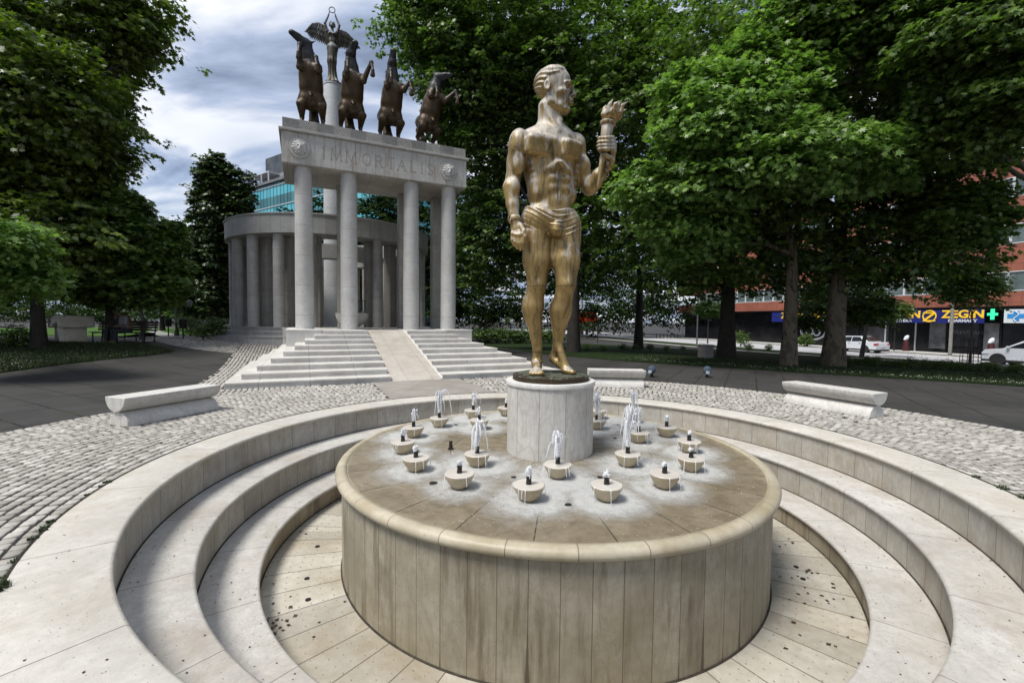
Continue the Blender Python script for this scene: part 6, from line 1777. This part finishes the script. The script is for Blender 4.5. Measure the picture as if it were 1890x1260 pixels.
    m.path([(x + 1.5 * math.cos(t), y + .1, .95 + .95 * math.sin(t)) for t in np.linspace(PI * .9, PI * 2.1, 18)], [.04] + [.12] * 16 + [.04], 6); m.build('window_emblem', M_SWHITE, root, True)
    for i, px in enumerate((1687, 1845)):
        p = S0 + D2 * fx(px) - N2 * .9; z = float(hgt(*p)) + .05
        r = empty('display_stand', (p[0], p[1], z), 0, ('red stand with a white rounded top outside the shop, under the blue sign' if i == 0 else 'red stand with a white rounded top outside the shop, under the green cross'), 'stand')
        MB().lathe([(.0, 0), (.26, 0), (.28, .1), (.20, .7), (.17, 1.0), (0, 1.0)], 16).build('stand_body', simple('dark_red', (.06, .008, .008), .6), r, True)
        v = Vol((-.35, -.35, .9), (.35, .35, 1.6), .04); v.ell((0, 0, 1.18), (.17, .17, .2), .02).ell((.1, 0, 1.32), (.12, .12, .12), .04).ell((-.12, 0, 1.05), (.14, .12, .1), .03); link('stand_top', v.mesh('stand_top'), M_SWHITE, r)
pharmacy()
# ---------------------------------------------------------------- cars
M_CAR = NT('white_car_paint').set('Base Color', (.62, .64, .67)).set('Roughness', .25).set('Coat Weight', .6).m
M_TYRE = simple('tyre', (.012, .012, .012), .8); M_RIMM = simple('wheel_rim', (.42, .43, .45), .3, .8)
M_CGL = simple('car_glass', (.015, .018, .02), .05); M_TAIL = simple('tail_light_red', (.35, .015, .01), .3); M_HEADL = simple('head_light', (.5, .52, .55), .1); M_PLAST = simple('black_plastic', (.02, .02, .02), .6)
def car(loc, rz, lab, prof, roof, glass, wheels, wr, W, clad=False, side=1):
    """prof: side outline (x, z) of the lower body, roof: cabin outline, x forward"""
    root = empty('car', loc, rz, lab, 'car')
    def loft(pl, w0, w1, zt, zb, nm, mat, par, inset=0.0):
        n = len(pl); V = []
        rows = [(-1, 1.0)] 
        for s in (-1, -.96, .96, 1):
            for x, z in pl:
                k = (z - zb) / max(zt - zb, 1e-6); w = w0 + (w1 - w0) * max(0, min(1, k)) ** 1.3
                e_ = .965 if abs(s) == 1 else 1.0
                cx = (max(p[0] for p in pl) + min(p[0] for p in pl)) / 2
                V.append((cx + (x - cx) * e_, s * w - inset * (1 if s > 0 else -1) * (abs(s) == 1) * 0, z * (1 if abs(s) < 1 else 1) - (0.01 if abs(s) == 1 and z > zb + .1 else 0)))
        m = MB(); Fc = []
        for r_ in range(3): Fc += [(r_ * n + i, r_ * n + (i + 1) % n, (r_ + 1) * n + (i + 1) % n, (r_ + 1) * n + i) for i in range(n)]
        Fc += [tuple(range(n)), tuple(range(4 * n - 1, 3 * n - 1, -1))]
        m.raw(V, Fc); return m.build(nm, mat, par, True, angle=35)
    body = loft(prof, W / 2, W / 2 - .06, .95, .3, 'body', M_CAR, root)
    cab = loft(roof, W / 2 - .07, W / 2 - .24, roof[1][1], roof[0][1], 'cabin', M_CAR, root)
    for gl in glass:
        for s in (-1, 1):
            n = len(gl); zb, zt = roof[0][1], roof[1][1]; V = []
            for off in (.0, .02):
                for x, z in gl:
                    w = (W / 2 - .07) + (-.17) * max(0, (z - zb) / (zt - zb)) ** 1.3; V.append((x, s * (w - .008 + off), z))
            MB().raw(V, [tuple(range(n)), tuple(range(2 * n - 1, n - 1, -1))] + [(i, (i + 1) % n, n + (i + 1) % n, n + i) for i in range(n)]).build('side_window', M_CGL, cab)
    for (xa, za, xb, zb_, nm) in ((roof[0][0], roof[0][1], roof[1][0], roof[1][1], 'windscreen'), (roof[-1][0], roof[-1][1], roof[-2][0], roof[-2][1], 'rear_window')):
        d = Vector((xb - xa, 0, zb_ - za)); p0 = Vector((xa, 0, za)) + d * .10; p1 = Vector((xa, 0, za)) + d * .90; nn = Vector((-d.z, 0, d.x)).normalized() * (.012 if xa < xb else -.012)
        if nn.z < 0: nn = -nn
        w0, w1 = W / 2 - .14, W / 2 - .27
        V = [p0 + nn + Vector((0, -w0, 0)), p0 + nn + Vector((0, w0, 0)), p1 + nn + Vector((0, w1, 0)), p1 + nn + Vector((0, -w1, 0))]; V += [v_ - nn * 1.5 for v_ in V]
        MB().raw(V, [(0, 1, 2, 3), (7, 6, 5, 4), (0, 4, 5, 1), (1, 5, 6, 2), (2, 6, 7, 3), (3, 7, 4, 0)]).build(nm, M_CGL, cab)
    for x in wheels:
        for s in (-1, 1):
            y = s * (W / 2 - .11)
            MB().lathe([(wr * .55, -.10), (wr * .93, -.10), (wr, -.07), (wr, .07), (wr * .93, .10), (wr * .55, .10)], 28)
            m = MB()
            m.lathe([(wr * .6, -.10), (wr * .93, -.10), (wr, -.06), (wr, .06), (wr * .93, .10), (wr * .6, .10)], 28); m.v = [(a + x, -c + y, b + wr) for a, b, c in m.v]
            w = m.build('wheel', M_TYRE, root, True)
            m = MB(); m.lathe([(0, .07), (wr * .2, .08), (wr * .6, .05), (wr * .63, .09)], 20); m.v = [(a + x, s * c + y, b + wr) for a, b, c in m.v]; m.build('rim', M_RIMM, w, True)
            m = MB(); m.lathe([(wr * 1.0, 0), (wr * 1.0, .02), (wr * 1.16, .02), (wr * 1.16, 0)], 28, a0=-.25, a1=PI + .25); m.v = [(a + x, s * (c + .0) + s * (W / 2 - .005), b + wr) for a, b, c in m.v]; m.build('wheel_arch', M_PLAST, root, True)
            MB().tube((x, s * (W / 2 - .28), wr), (x, s * (W / 2 + .003), wr), wr * 1.02, n=24).build('wheel_housing', M_PLAST, root)
    xf = max(p[0] for p in prof); xr = min(p[0] for p in prof)
    for s in (-1, 1):
        MB().box((xf - .38, s * (W / 2 - .14) - .17, .62), (xf - .02, s * (W / 2 - .14) + .155, .74), bev=.03).build('headlight', M_HEADL, root)
        MB().box((xr + .0, s * (W / 2 - .17) - .18, .66), (xr + .22, s * (W / 2 - .17) + .185, .82), bev=.03).build('tail_light', M_TAIL, root)
        MB().box((glass[0][0][0] - .12, s * (W / 2 + .02) - .09, roof[0][1] + .02), (glass[0][0][0] + .02, s * (W / 2 + .02) + .09, roof[0][1] + .15), bev=.03).build('mirror', M_CAR, root)
        for xd in (glass[0][1][0] - .45, glass[0][1][0] - 1.35):
            MB().box((xd, s * (W / 2 + .004) - .006, .80), (xd + .16, s * (W / 2 + .004) + .006, .83)).build('door_handle', M_PLAST, root)
    MB().box((xr - .015, -.26, .52), (xr + .02, .26, .63)).build('number_plate', M_SWHITE, root)
    MB().box((xr + .03, -W / 2 + .012, .20), (xf - .05, W / 2 - .012, .33)).build('sill', M_PLAST, root)
    return root
p1 = at(1583, 650, 38); nn = 41.0; s1 = None
def on_street(px, n):                                # where the photo column crosses the lane n metres out
    r = ray(px, 620); k = r[0] / r[1]
    # N2.(X,Y)=n with X=kY
    Y = n / (N2[0] * k + N2[1]); X = k * Y; return (X, Y, float(hgt(X, Y)) - .004)
L1 = on_street(1580, 41.0)
car(L1, FZ, 'older white sedan driving left on the street, seen between the trunks', [(2.2, .32), (2.25, .55), (2.15, .72), (1.2, .90), (-1.45, .95), (-2.15, .93), (-2.25, .70), (-2.22, .32)],
    [(1.15, .88), (.45, 1.38), (-.85, 1.40), (-1.62, .93)], [[(.95, .93), (.36, 1.30), (-.12, 1.33), (-.12, .93)], [(-.18, .93), (-.18, 1.33), (-.80, 1.33), (-1.15, .98)]], (1.38, -1.35), .30, 1.70)
L2 = on_street(1917, 37.0)
car(L2, FZ, 'newer white crossover car with black wheel arches entering at the right edge', [(2.05, .34), (2.12, .70), (1.95, .92), (1.05, 1.04), (-1.7, 1.10), (-2.0, 1.05), (-2.08, .70), (-2.05, .34)],
    [(1.15, 1.02), (.35, 1.50), (-1.15, 1.52), (-1.85, 1.08)], [[(.92, 1.07), (.28, 1.42), (-.22, 1.44), (-.22, 1.07)], [(-.28, 1.07), (-.28, 1.44), (-1.1, 1.43), (-1.35, 1.12)]], (1.32, -1.25), .33, 1.74)
# ---------------------------------------------------------------- poles, signs, small things
M_CONC = simple('concrete_pole', (.24, .225, .20), .85, var=.25, scale=6); M_GALV = simple('galvanised_pole', (.17, .18, .19), .5, .5)
def pole(px, py, top, r, nm, lab, cat, mat, r1=None, Y=None):
    p = gnd(px, py); h = EYE + ray(px, top)[2] * p[1] / ray(px, top)[1] - p[2]
    root = empty(nm, p, 0, lab, cat); MB().tube((0, 0, -.05), (0, 0, h), r, r1 or r * .7, 12).build('pole', mat, root, True)
    return root, h, p
r_, h_, p_ = pole(1753, 657, 385, .12, 'street_pole', 'pale concrete street pole in front of the pharmacy sign', 'pole', M_CONC, .08)
MB().tube((0, 0, h_ - .1), (-1.6, 0, h_ + .35), .035, .03, 8).build('arm', M_GALV, r_); MB().tube((-1.5, 0, h_ + .34), (-2.1, 0, h_ + .42), .09, .05, 10).build('lamp_head', M_GALV, r_)
r_, h_, p_ = pole(1286, 640, 505, .075, 'lamp_pole', 'thin grey lamp pole beside the small bright tree', 'pole', M_GALV)
MB().tube((0, 0, h_), (.5, 0, h_ + .25), .03, .05, 8).build('lamp_head', M_GALV, r_)
r_, h_, p_ = pole(1164, 618, 588, .10, 'sign_post', 'short white post with a small sign across the road', 'sign', M_SWHITE); MB().box((-.25, -.03, h_ - .1), (.25, .03, h_ + .45)).build('sign_panel', M_GREY, r_)
r_, h_, p_ = pole(1260, 622, 600, .07, 'sign_post', 'thin white post among the bollards beside the trunk', 'sign', M_SWHITE); MB().box((-.3, -.03, h_ - .05), (.3, .03, h_ + .35)).build('sign_panel', M_SWHITE, r_)
r_, h_, p_ = pole(877, 618, 592, .04, 'street_sign', 'small white street sign on a post right of the monument', 'sign', M_GALV); MB().box((-.42, -.03, h_ - .05), (.42, .02, h_ + .18)).build('sign_panel', M_SWHITE, r_)
r_, h_, p_ = pole(1103, 632, 570, .05, 'lamp_pole', 'black slim pole right of the red billboard', 'pole', M_IRON)
for k in range(7):
    p = gnd(1212 + k * 6.5, 624.5); o = MB().lathe([(0, .75), (.05, .74), (.07, .68), (.06, .6), (.055, 0)], 12).build('bollard', M_IRON, None, True); o.location = p
    tag(o, 'black bollard in the row at the road crossing behind the trees', 'bollard', 'bollards at the crossing')
# red billboard
p = gnd(1083, 617); Yb = p[1]; root = empty('billboard', p, 0, 'red advertising billboard with white and black emblem glowing between the trees', 'billboard')
k = Yb / F_PX; zc, hh = at(1080, 586, Yb)[2] - p[2], 10.5 * k
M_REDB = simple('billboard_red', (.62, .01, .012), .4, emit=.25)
pn = MB().box((-19 * k, -.15, zc - hh), (17 * k, .15, zc + hh), bev=.04).build('panel', M_METAL_DK, root)
MB().box((-18 * k, -.165, zc - hh + .8 * k), (16 * k, -.15, zc + hh - .8 * k)).build('poster', M_REDB, pn)
m = MB()
for t0, r0 in ((0, 4.5), (2.1, 5.5), (4.2, 3.5)): m.path([(k * (1 + r0 * math.cos(t0 + t)), -.2, zc + 2 * k + k * r0 * math.sin(t0 + t)) for t in np.linspace(0, 1.6, 9)], [.02, .09, .12, .13, .14, .13, .12, .09, .02], 6)
m.build('emblem', M_SWHITE, pn, True)
MB().box((-6 * k, -.20, zc - 6 * k), (-1 * k, -.166, zc - 2.5 * k)).build('emblem_corner', M_YEL, pn)
MB().box((-.25, -.1, 0), (.25, .1, zc - hh)).build('post', M_GALV, root)
m = empty('kiosk', gnd(1068, 617), 0, 'pale brick-pink kiosk wall under the red billboard', 'kiosk')
MB().box((-11 * k, .6, 0), (2 * k, 1.6, 17 * k)).build('kiosk_wall', simple('pink_wall', (.38, .24, .19), .8, var=.2), m)
MB().box((4 * k, .6, 0), (10 * k, 1.6, 13 * k)).build('kiosk_wall', simple('pink_panel', (.40, .27, .22), .8, var=.2), m); MB().box((-12 * k, .5, 17 * k + .002), (3 * k, 1.7, 18 * k)).build('kiosk_roof', M_METAL_DK, m)
# concrete box, floodlight domes, stump, tree guard
p = gnd(1302, 661); o = empty('concrete_box', p, R_(15), 'weathered square concrete bin standing under the trees', 'bin')
MB().box((-.27, -.27, 0), (.27, .27, .62), bev=.02).build('box', stone('rough_concrete', (.17, .16, .145), (.28, .265, .24), (.1, .09, .07), .6, .5), o); MB().box((-.30, -.30, .622), (.30, .30, .70), bev=.02).build('lid', M_CONC, o)
for i, (x, y) in enumerate(((1203, 694), (1305, 695))):
    p = gnd(x, y); o = empty('floodlight', p, R_(-40 + 20 * i), ('round hooded blue-grey floodlight on the dark paving, next to the bench' if i == 0 else 'round hooded blue-grey floodlight on the dark paving, farther from the bench'), 'floodlight', 'floodlights on the paving')
    v = Vol((-.25, -.25, .0), (.25, .25, .42), .02); v.ell((0, 0, .22), (.13, .15, .14), .02).cone((0, -.12, .2), (0, -.16, .19), .11, .11, .02); v.ell((0, -.22, .19), (.09, .08, .09), .01, None, 'sub')
    link('lamp_hood', v.mesh('lamp_hood'), simple('blue_grey_enamel' + str(i), (.09, .12, .16), .3, .3), o); MB().tube((0, 0, 0), (0, 0, .12), .05, .04, 10).build('foot', M_IRON, o)
    MB().lathe([(0, .19), (.085, .19)], 16).build('lens', M_HEADL, o).data.transform(Matrix.Translation((0, -.165, .19)) @ Matrix.Rotation(R_(90), 4, 'X') @ Matrix.Translation((0, 0, -.19)))
p = gnd(1826, 678); o = MB().lathe([(0, .24), (.33, .25), (.36, .2), (.40, 0)], 20).build('tree_stump', B_PLANE, None, True); o.location = p; tag(o, 'low sawn tree stump beside the guarded young tree', 'tree stump')
p = gnd(1790, 676); o = empty('tree_guard', p, 0, 'black metal bar guard round the young tree', 'tree guard'); m = MB()
for k_ in range(12): t = 2 * PI * k_ / 12; m.tube((.42 * math.cos(t), .42 * math.sin(t), 0), (.36 * math.cos(t), .36 * math.sin(t), 1.5), .014, n=5)
m.build('bars', M_IRON, o); m = MB()
for z, r in ((.3, .41), (.8, .39), (1.35, .37)): m.path([(r * math.cos(t), r * math.sin(t), z) for t in np.linspace(0, 2 * PI, 25)], .012, 5)
m.build('hoops', M_IRON, o)
# ---------------------------------------------------------------- teal glass office far behind
def office():
    Y = 95.0; A_ = at(448, 400, Y); B_ = at(640, 388, Y * .80)
    d = np.array([B_[0] - A_[0], B_[1] - A_[1]]); L = np.linalg.norm(d); rz = math.atan2(d[1], d[0])
    root = empty('glass_office', (A_[0], A_[1], 0), rz, 'teal glass office block with a dark rooftop box behind the colonnade', 'building')
    t = NT('teal_glazing'); X, Yy, Z = t.xyz()
    cell = t.comb(t.M('FLOOR', t.M('DIVIDE', X, 1.2)), t.M('FLOOR', t.M('DIVIDE', Z, 1.95)), 0); w = t.white(cell)
    fl = t.M('MODULO', t.M('FLOOR', t.M('DIVIDE', Z, 1.95)), 2.0)
    c = t.mix(fl, t.mix(w, (.02, .10, .12), (.05, .20, .22)), t.mix(w, (.05, .36, .45), (.12, .50, .58)))
    t.set('Base Color', c).set('Roughness', .18); m_teal = t.m
    top = at(462, 352, Y)[2] - .3
    MB().box((0, 0, 0), (L + 8, 18, top)).build('glazing', m_teal, root)
    m = MB()
    for k_ in range(int((L + 8) / 1.2) + 1): m.box((k_ * 1.2 - .03, -.06, 8), (k_ * 1.2 + .03, -.002, top - .01))
    m.build('mullions', simple('mullion', (.10, .22, .25), .4, .4), root)
    m = MB(); z = 8.0
    for z in np.arange(1.95 * 4, top, 3.9): m.box((-.05, -.12, z - .10), (L + 8, -.062, z + .10))
    m.build('floor_bands', simple('floor_band', (.36, .44, .46), .5), root)
    MB().box((-.4, -.4, top), (L + 8.4, 18, top + .5)).build('roof', M_GREY, root)
    pent = MB().box((3, 2, top + .51), (L * .7, 14, top + 2.6)).build('penthouse', simple('penthouse_metal', (.28, .29, .30), .5, .2, var=.2, scale=1), root)
    MB().box((3.6, 3, top + 2.61), (L * .52, 13, top + 7.0)).build('rooftop_box', simple('rooftop_slate', (.055, .065, .075), .5, var=.6, scale=.6), root)
    m = MB()
    for k_ in range(4): m.box((2.6 + 2.6 * k_, -.2, top + .5), (2.8 + 2.6 * k_, 0, top + 2.3)); 
    m.box((2.6, -.2, top + 2.3), (10.6, 2.0, top + 2.5)); m.build('roof_frame', M_FRAME, root)
office()
# white low building far left
p = at(290, 585, 95); root = empty('white_building', (p[0], p[1], float(hgt(p[0], p[1])) - .5), R_(12), 'long low pale building glimpsed under the left trees', 'building')
k = 95 / F_PX; M_PB = simple('pale_wall', (.50, .51, .53), .7, var=.08, scale=1)
MB().box((-22 * k, 0, 0), (130 * k, 12, 4.2)).build('wall', M_PB, root); MB().box((-24 * k, -1, 4.21), (132 * k, 13, 4.9)).build('roof', simple('grey_roof', (.2, .21, .22), .6), root)
for i in range(12): MB().box((-18 * k + i * 12 * k, -.05, 1.2), (-12 * k + i * 12 * k, -.003, 2.8)).build('window', M_GLASS, root)
# ---------------------------------------------------------------- left park: carved block, benches, people, lamps
p = gnd(128, 632); Y = p[1]; k = Y / F_PX; root = empty('carved_stone', p, R_(-18), 'pale carved stone block with a round notch on a tapering plinth under the left trees', 'monument')
M_CARV = stone('carved_block_stone', (.55, .52, .43), (.68, .65, .56), (.25, .2, .12), .4, .5)
v = Vol((-60 * k, -1.2, 0), (30 * k, 1.4, 60 * k), .05)
def boxf(lo, hi, r=.04):
    c_, h_ = (np.array(lo) + hi) / 2, (np.array(hi) - lo) / 2 - r
    return lambda P_: np.sqrt((np.maximum(np.abs(P_ - c_) - h_, 0) ** 2).sum(-1)) + np.minimum(np.max(np.abs(P_ - c_) - h_, -1), 0) - r
lo, hi = np.array([-14 * k, -.5, 27 * k]), np.array([20 * k, .7, 50 * k]); v.op(boxf(lo, hi), lo, hi, .02)
for i in range(9):
    x = (-11 + 3.6 * i) * k; v.cone((x, -.6, (45 - 3 * (i % 3)) * k), (x + 1.5 * k, -.55, (49 - 2 * (i % 2)) * k), .16, .18, .03, 'sub'); v.cone((x, -.62, (34 + 2 * (i % 4)) * k), (x + .6 * k, -.5, (38 + 3 * (i % 2)) * k), .15, .10, .02, 'sub')
v.cone((-1 * k, -1.0, 27 * k), (-1 * k, 1.0, 27 * k), 8.5 * k, 8.5 * k, .02, 'sub')
link('block', v.mesh('block'), M_CARV, root)
MB().raw([(-9 * k, -.3, 27.2 * k), (10 * k, -.3, 27.2 * k), (10 * k, .5, 27.2 * k), (-9 * k, .5, 27.2 * k), (-2 * k, -.3, 0), (10 * k, -.3, 0), (10 * k, .5, 0), (-2 * k, .5, 0)], [(0, 1, 2, 3), (4, 7, 6, 5), (0, 4, 5, 1), (1, 5, 6, 2), (2, 6, 7, 3), (3, 7, 4, 0)]).build('plinth', M_CARV, root)
MB().box((-34 * k, -.3, 27 * k), (-14.2 * k, .9, 48 * k)).box((-33 * k, -.1, 0), (-16 * k, .7, 26.9 * k)).build('side_block', simple('grey_block', (.16, .155, .14), .8, var=.3), root)
def park_bench(px, py, rz, lab):
    p = gnd(px, py); r = empty('park_bench', p, rz, lab, 'bench', 'dark park benches on the left')
    w = simple('bench_slat', (.03, .024, .018), .7)
    m = MB(); 
    for i in range(4): m.box((-1.0, -.24 + .12 * i, .43), (1.0, -.15 + .12 * i, .46))
    m.build('seat', w, r); m = MB()
    for i in range(4): m.box((-1.0, .27 + .02 * i, .52 + .11 * i), (1.0, .30 + .02 * i, .60 + .11 * i))
    m.build('backrest', w, r)
    for x in (-.85, .85):
        m = MB(); m.tube((x, -.22, 0), (x, -.22, .43), .025).tube((x, .26, 0), (x, .36, .95), .025).tube((x, -.22, .42), (x, .27, .42), .025); m.build('leg', M_IRON, r)
    return p
def sitter(p, rz, lab, shirt, lean=0.0):
    r = empty('person', p, rz, lab, 'person'); v = Vol((-.6, -.9, -.02), (.6, .5, 1.5), .03); sk = np.array
    v.ell((0, .05, .56), (.19, .15, .14), .05).ell((0, .0 - lean * .4, .95), (.20, .13, .26), .08).cone((0, .05, .6), (0, -.1 * lean, 1.1), .15, .14, .08)
    v.cone((0, -.05 - lean * .6, 1.15), (0, -.08 - lean * .8, 1.25), .06, .055, .03).ell((0, -.10 - lean * .9, 1.34), (.085, .10, .12), .03).ell((0, -.20 - lean * .9, 1.32), (.018, .02, .025), .01)
    for s in (-1, 1):
        v.chain([(.10 * s, 0, .54), (.13 * s, -.42, .53), (.14 * s, -.44, .08), (.15 * s, -.60, .05)], [.10, .075, .05, .04], .03)
        v.chain([(.22 * s, -lean * .4, 1.10), (.28 * s, -.05 - lean * .3, .84), (.16 * s, -.28 - lean * .2, .70), (.12 * s, -.36 - lean * .2, .70)], [.065, .05, .036, .035], .02)
    b = link('body', v.mesh('sitting_body'), simple('skin', (.16, .09, .06), .6), r)
    c = Vol((-.6, -.9, .2), (.6, .5, 1.3), .03); c.ell((0, .0 - lean * .4, .92), (.225, .155, .30), .06)
    for s in (-1, 1): c.chain([(.22 * s, -lean * .4, 1.10), (.28 * s, -.05 - lean * .3, .84)], [.085, .07], .02)
    link('shirt', c.mesh('shirt'), shirt, r)
    c = Vol((-.6, -.9, -.02), (.6, .5, .9), .03); c.ell((0, .05, .56), (.21, .18, .14), .05)
    for s in (-1, 1): c.chain([(.10 * s, 0, .54), (.13 * s, -.42, .53), (.14 * s, -.44, .12)], [.12, .095, .07], .03)
    link('trousers', c.mesh('trousers'), simple('dark_trousers', (.02, .022, .03), .8), r)
    h = Vol((-.2, -.5, 1.1), (.2, .3, 1.6), .02); h.ell((0, -.07 - lean * .9, 1.38), (.095, .105, .11), .01); h.ell((0, -.24 - lean * .9, 1.31), (.12, .10, .13), .01, None, 'sub'); link('hair', h.mesh('hair'), M_IRON, r)
p = park_bench(219, 632, R_(6), 'dark slatted park bench with a seated person under the left trees')
sitter((p[0] - .1, p[1] + .05, p[2]), R_(6), 'person in a dark shirt sitting upright on the park bench under the left trees', simple('dark_shirt', (.03, .028, .03), .8))
p = park_bench(245, 633, R_(-14), 'dark slatted park bench with a person bent forward, beside the lamp')
sitter((p[0] - .3, p[1] + .05, p[2]), R_(-30), 'person in a pale top leaning forward on the bench nearer the lamp', simple('pale_shirt', (.22, .22, .24), .8), .25)
park_bench(362, 619, R_(10), 'dark empty park bench far back near the clipped bush')
def park_lamp(px, py, top, lab):
    p = gnd(px, py); h = EYE + ray(px, top)[2] * p[1] / ray(px, top)[1] - p[2]
    r = empty('park_lamp', p, 0, lab, 'lamp', 'park lamps on the left')
    m = MB(); m.lathe([(.12, 0), (.12, .25), (.06, .4), (.05, h * .9), (.035, h)], 12); m.build('pole', simple('lamp_grey' + str(px), (.12, .12, .12), .5, .5), r, True)
    m = MB(); m.path([(-.75, 0, h), (-.5, 0, h - .18), (0, 0, h - .05), (.5, 0, h - .18), (.75, 0, h)], .022, 6); m.build('arm', M_IRON, r)
    for x in (-.75, .75):
        g = MB(); g.lathe([(0, 0), (.09, .02), (.14, .16), (.12, .34), (0, .38)], 14, (x, 0, h)); g.build('lamp_globe', simple('globe_glass' + str(px), (.20, .21, .2), .2), r, True)
    return r
park_lamp(263, 631, 562, 'two-armed park lamp with pale lanterns beside the left benches'); park_lamp(326, 621, 566, 'two-armed park lamp farther back on the lit left lawn')
for x, y, lab in ((311, 621, 'small dark litter bin on a post by the lit lawn, left one'), (338, 625, 'small dark litter bin on a post at the path edge, nearer the rotunda')):
    p = gnd(x, y); r = empty('litter_bin', p, 0, lab, 'bin', 'litter bins on the left'); MB().tube((0, 0, 0), (0, 0, 1.0), .03).build('post', M_IRON, r); MB().lathe([(0, .55), (.15, .55), (.18, .95), (.16, .96), (0, .9)], 14).build('bin', M_IRON, r, True)
for i, (a, b_) in enumerate((((203, 632), (232, 628)), ((234, 629), (272, 631)))):
    A_, B_ = gnd(*a), gnd(*b_); d = Vector(B_ - A_); L = d.length; c_ = (A_ + B_) / 2
    o = MB().box((-L / 2, -.25, 0), (L / 2, .25, .10), bev=.01).build('kerb_slab', M_KERB); o.location = c_; o.rotation_euler = (0, 0, math.atan2(d.y, d.x)); tag(o, ('pale stone slab edging the left lawn, tilted, nearer the carved block' if i == 0 else 'pale flat stone slab edging the left lawn, nearer the rotunda'), 'slab')
# passer-by near the billboard
p = gnd(1060, 618); r = empty('person', p, R_(20), 'person in dark clothes walking by the red billboard', 'person'); v = Vol((-.5, -.5, -.02), (.5, .5, 1.85), .03)
v.ell((0, 0, 1.25), (.20, .13, .28), .06).ell((0, 0, .97), (.17, .13, .14), .06).cone((0, 0, 1.45), (0, 0, 1.55), .06, .055, .03).ell((0, -.01, 1.67), (.085, .10, .12), .02)
for s in (-1, 1): v.chain([(.09 * s, 0, .92), (.10 * s, -.12 * s, .5), (.10 * s, -.10 * s + .06, .08), (.10 * s, -.10 * s - .1, .04)], [.095, .07, .05, .04], .03); v.chain([(.22 * s, 0, 1.43), (.26 * s, .08 * s, 1.15), (.25 * s, .02 * s - .1, .92)], [.06, .05, .035], .02)
link('body', v.mesh('walking_body'), simple('dark_clothes', (.03, .03, .035), .8), r)
# ---------------------------------------------------------------- litter on the basin steps
def litter():
    V = []; Fc = []; g = np.random.default_rng(9)
    cl = [((515, 1150), .16, 22, ZF), ((545, 985), .25, 10, ZF), ((530, 1120), .3, 10, ZF), ((1500, 1070), .25, 14, ZF), ((1520, 1110), .2, 12, ZF), ((1560, 1200), .3, 8, ZF), ((1480, 1000), .25, 8, ZF), ((600, 935), .3, 8, ZF)]
    P_ = []
    for q, sp, n, z in cl:
        c_ = gndz(q, z)
        for _ in range(n): P_.append((c_[0] + g.normal(0, sp), c_[1] + g.normal(0, sp * .6), z, g.uniform(.014, .032)))
    for _ in range(500):
        t = g.uniform(PI * .85, PI * 2.15); r, z = [(3.52 + abs(g.normal(0, .16)), ZT2), (4.50 - abs(g.normal(0, .10)), ZT), (4.03 - 0.02 - abs(g.normal(0, .14)), ZT2), (g.uniform(4.03, 4.5), ZT), (g.uniform(4.5, 5.0), 0)][g.integers(0, 5)]
        P_.append((FC[0] + r * math.cos(t), FC[1] + r * math.sin(t), z, g.uniform(.004, .013)))
    for x, y, z, s in P_:
        dx, dy = x - FC[0], y - FC[1]; r = math.hypot(dx, dy)
        if z == ZF and not 2.72 < r < 3.48: continue
        a = g.uniform(0, 2 * PI); k_ = 8; i = len(V)
        for j in range(k_):
            t = a + 2 * PI * j / k_; rr_ = s * (1 if j % 2 else .5) * g.uniform(.7, 1.1); V.append((x + rr_ * math.cos(t), y + rr_ * math.sin(t), z + .003 + g.uniform(0, .35) * s))
        Fc.append(tuple(range(i, i + k_)))
    tag(link('leaf_litter', mesh_np('leaf_litter', V, Fc), simple('dead_leaf', (.045, .022, .010), .8, var=.6, scale=9)), kind='stuff')
litter()
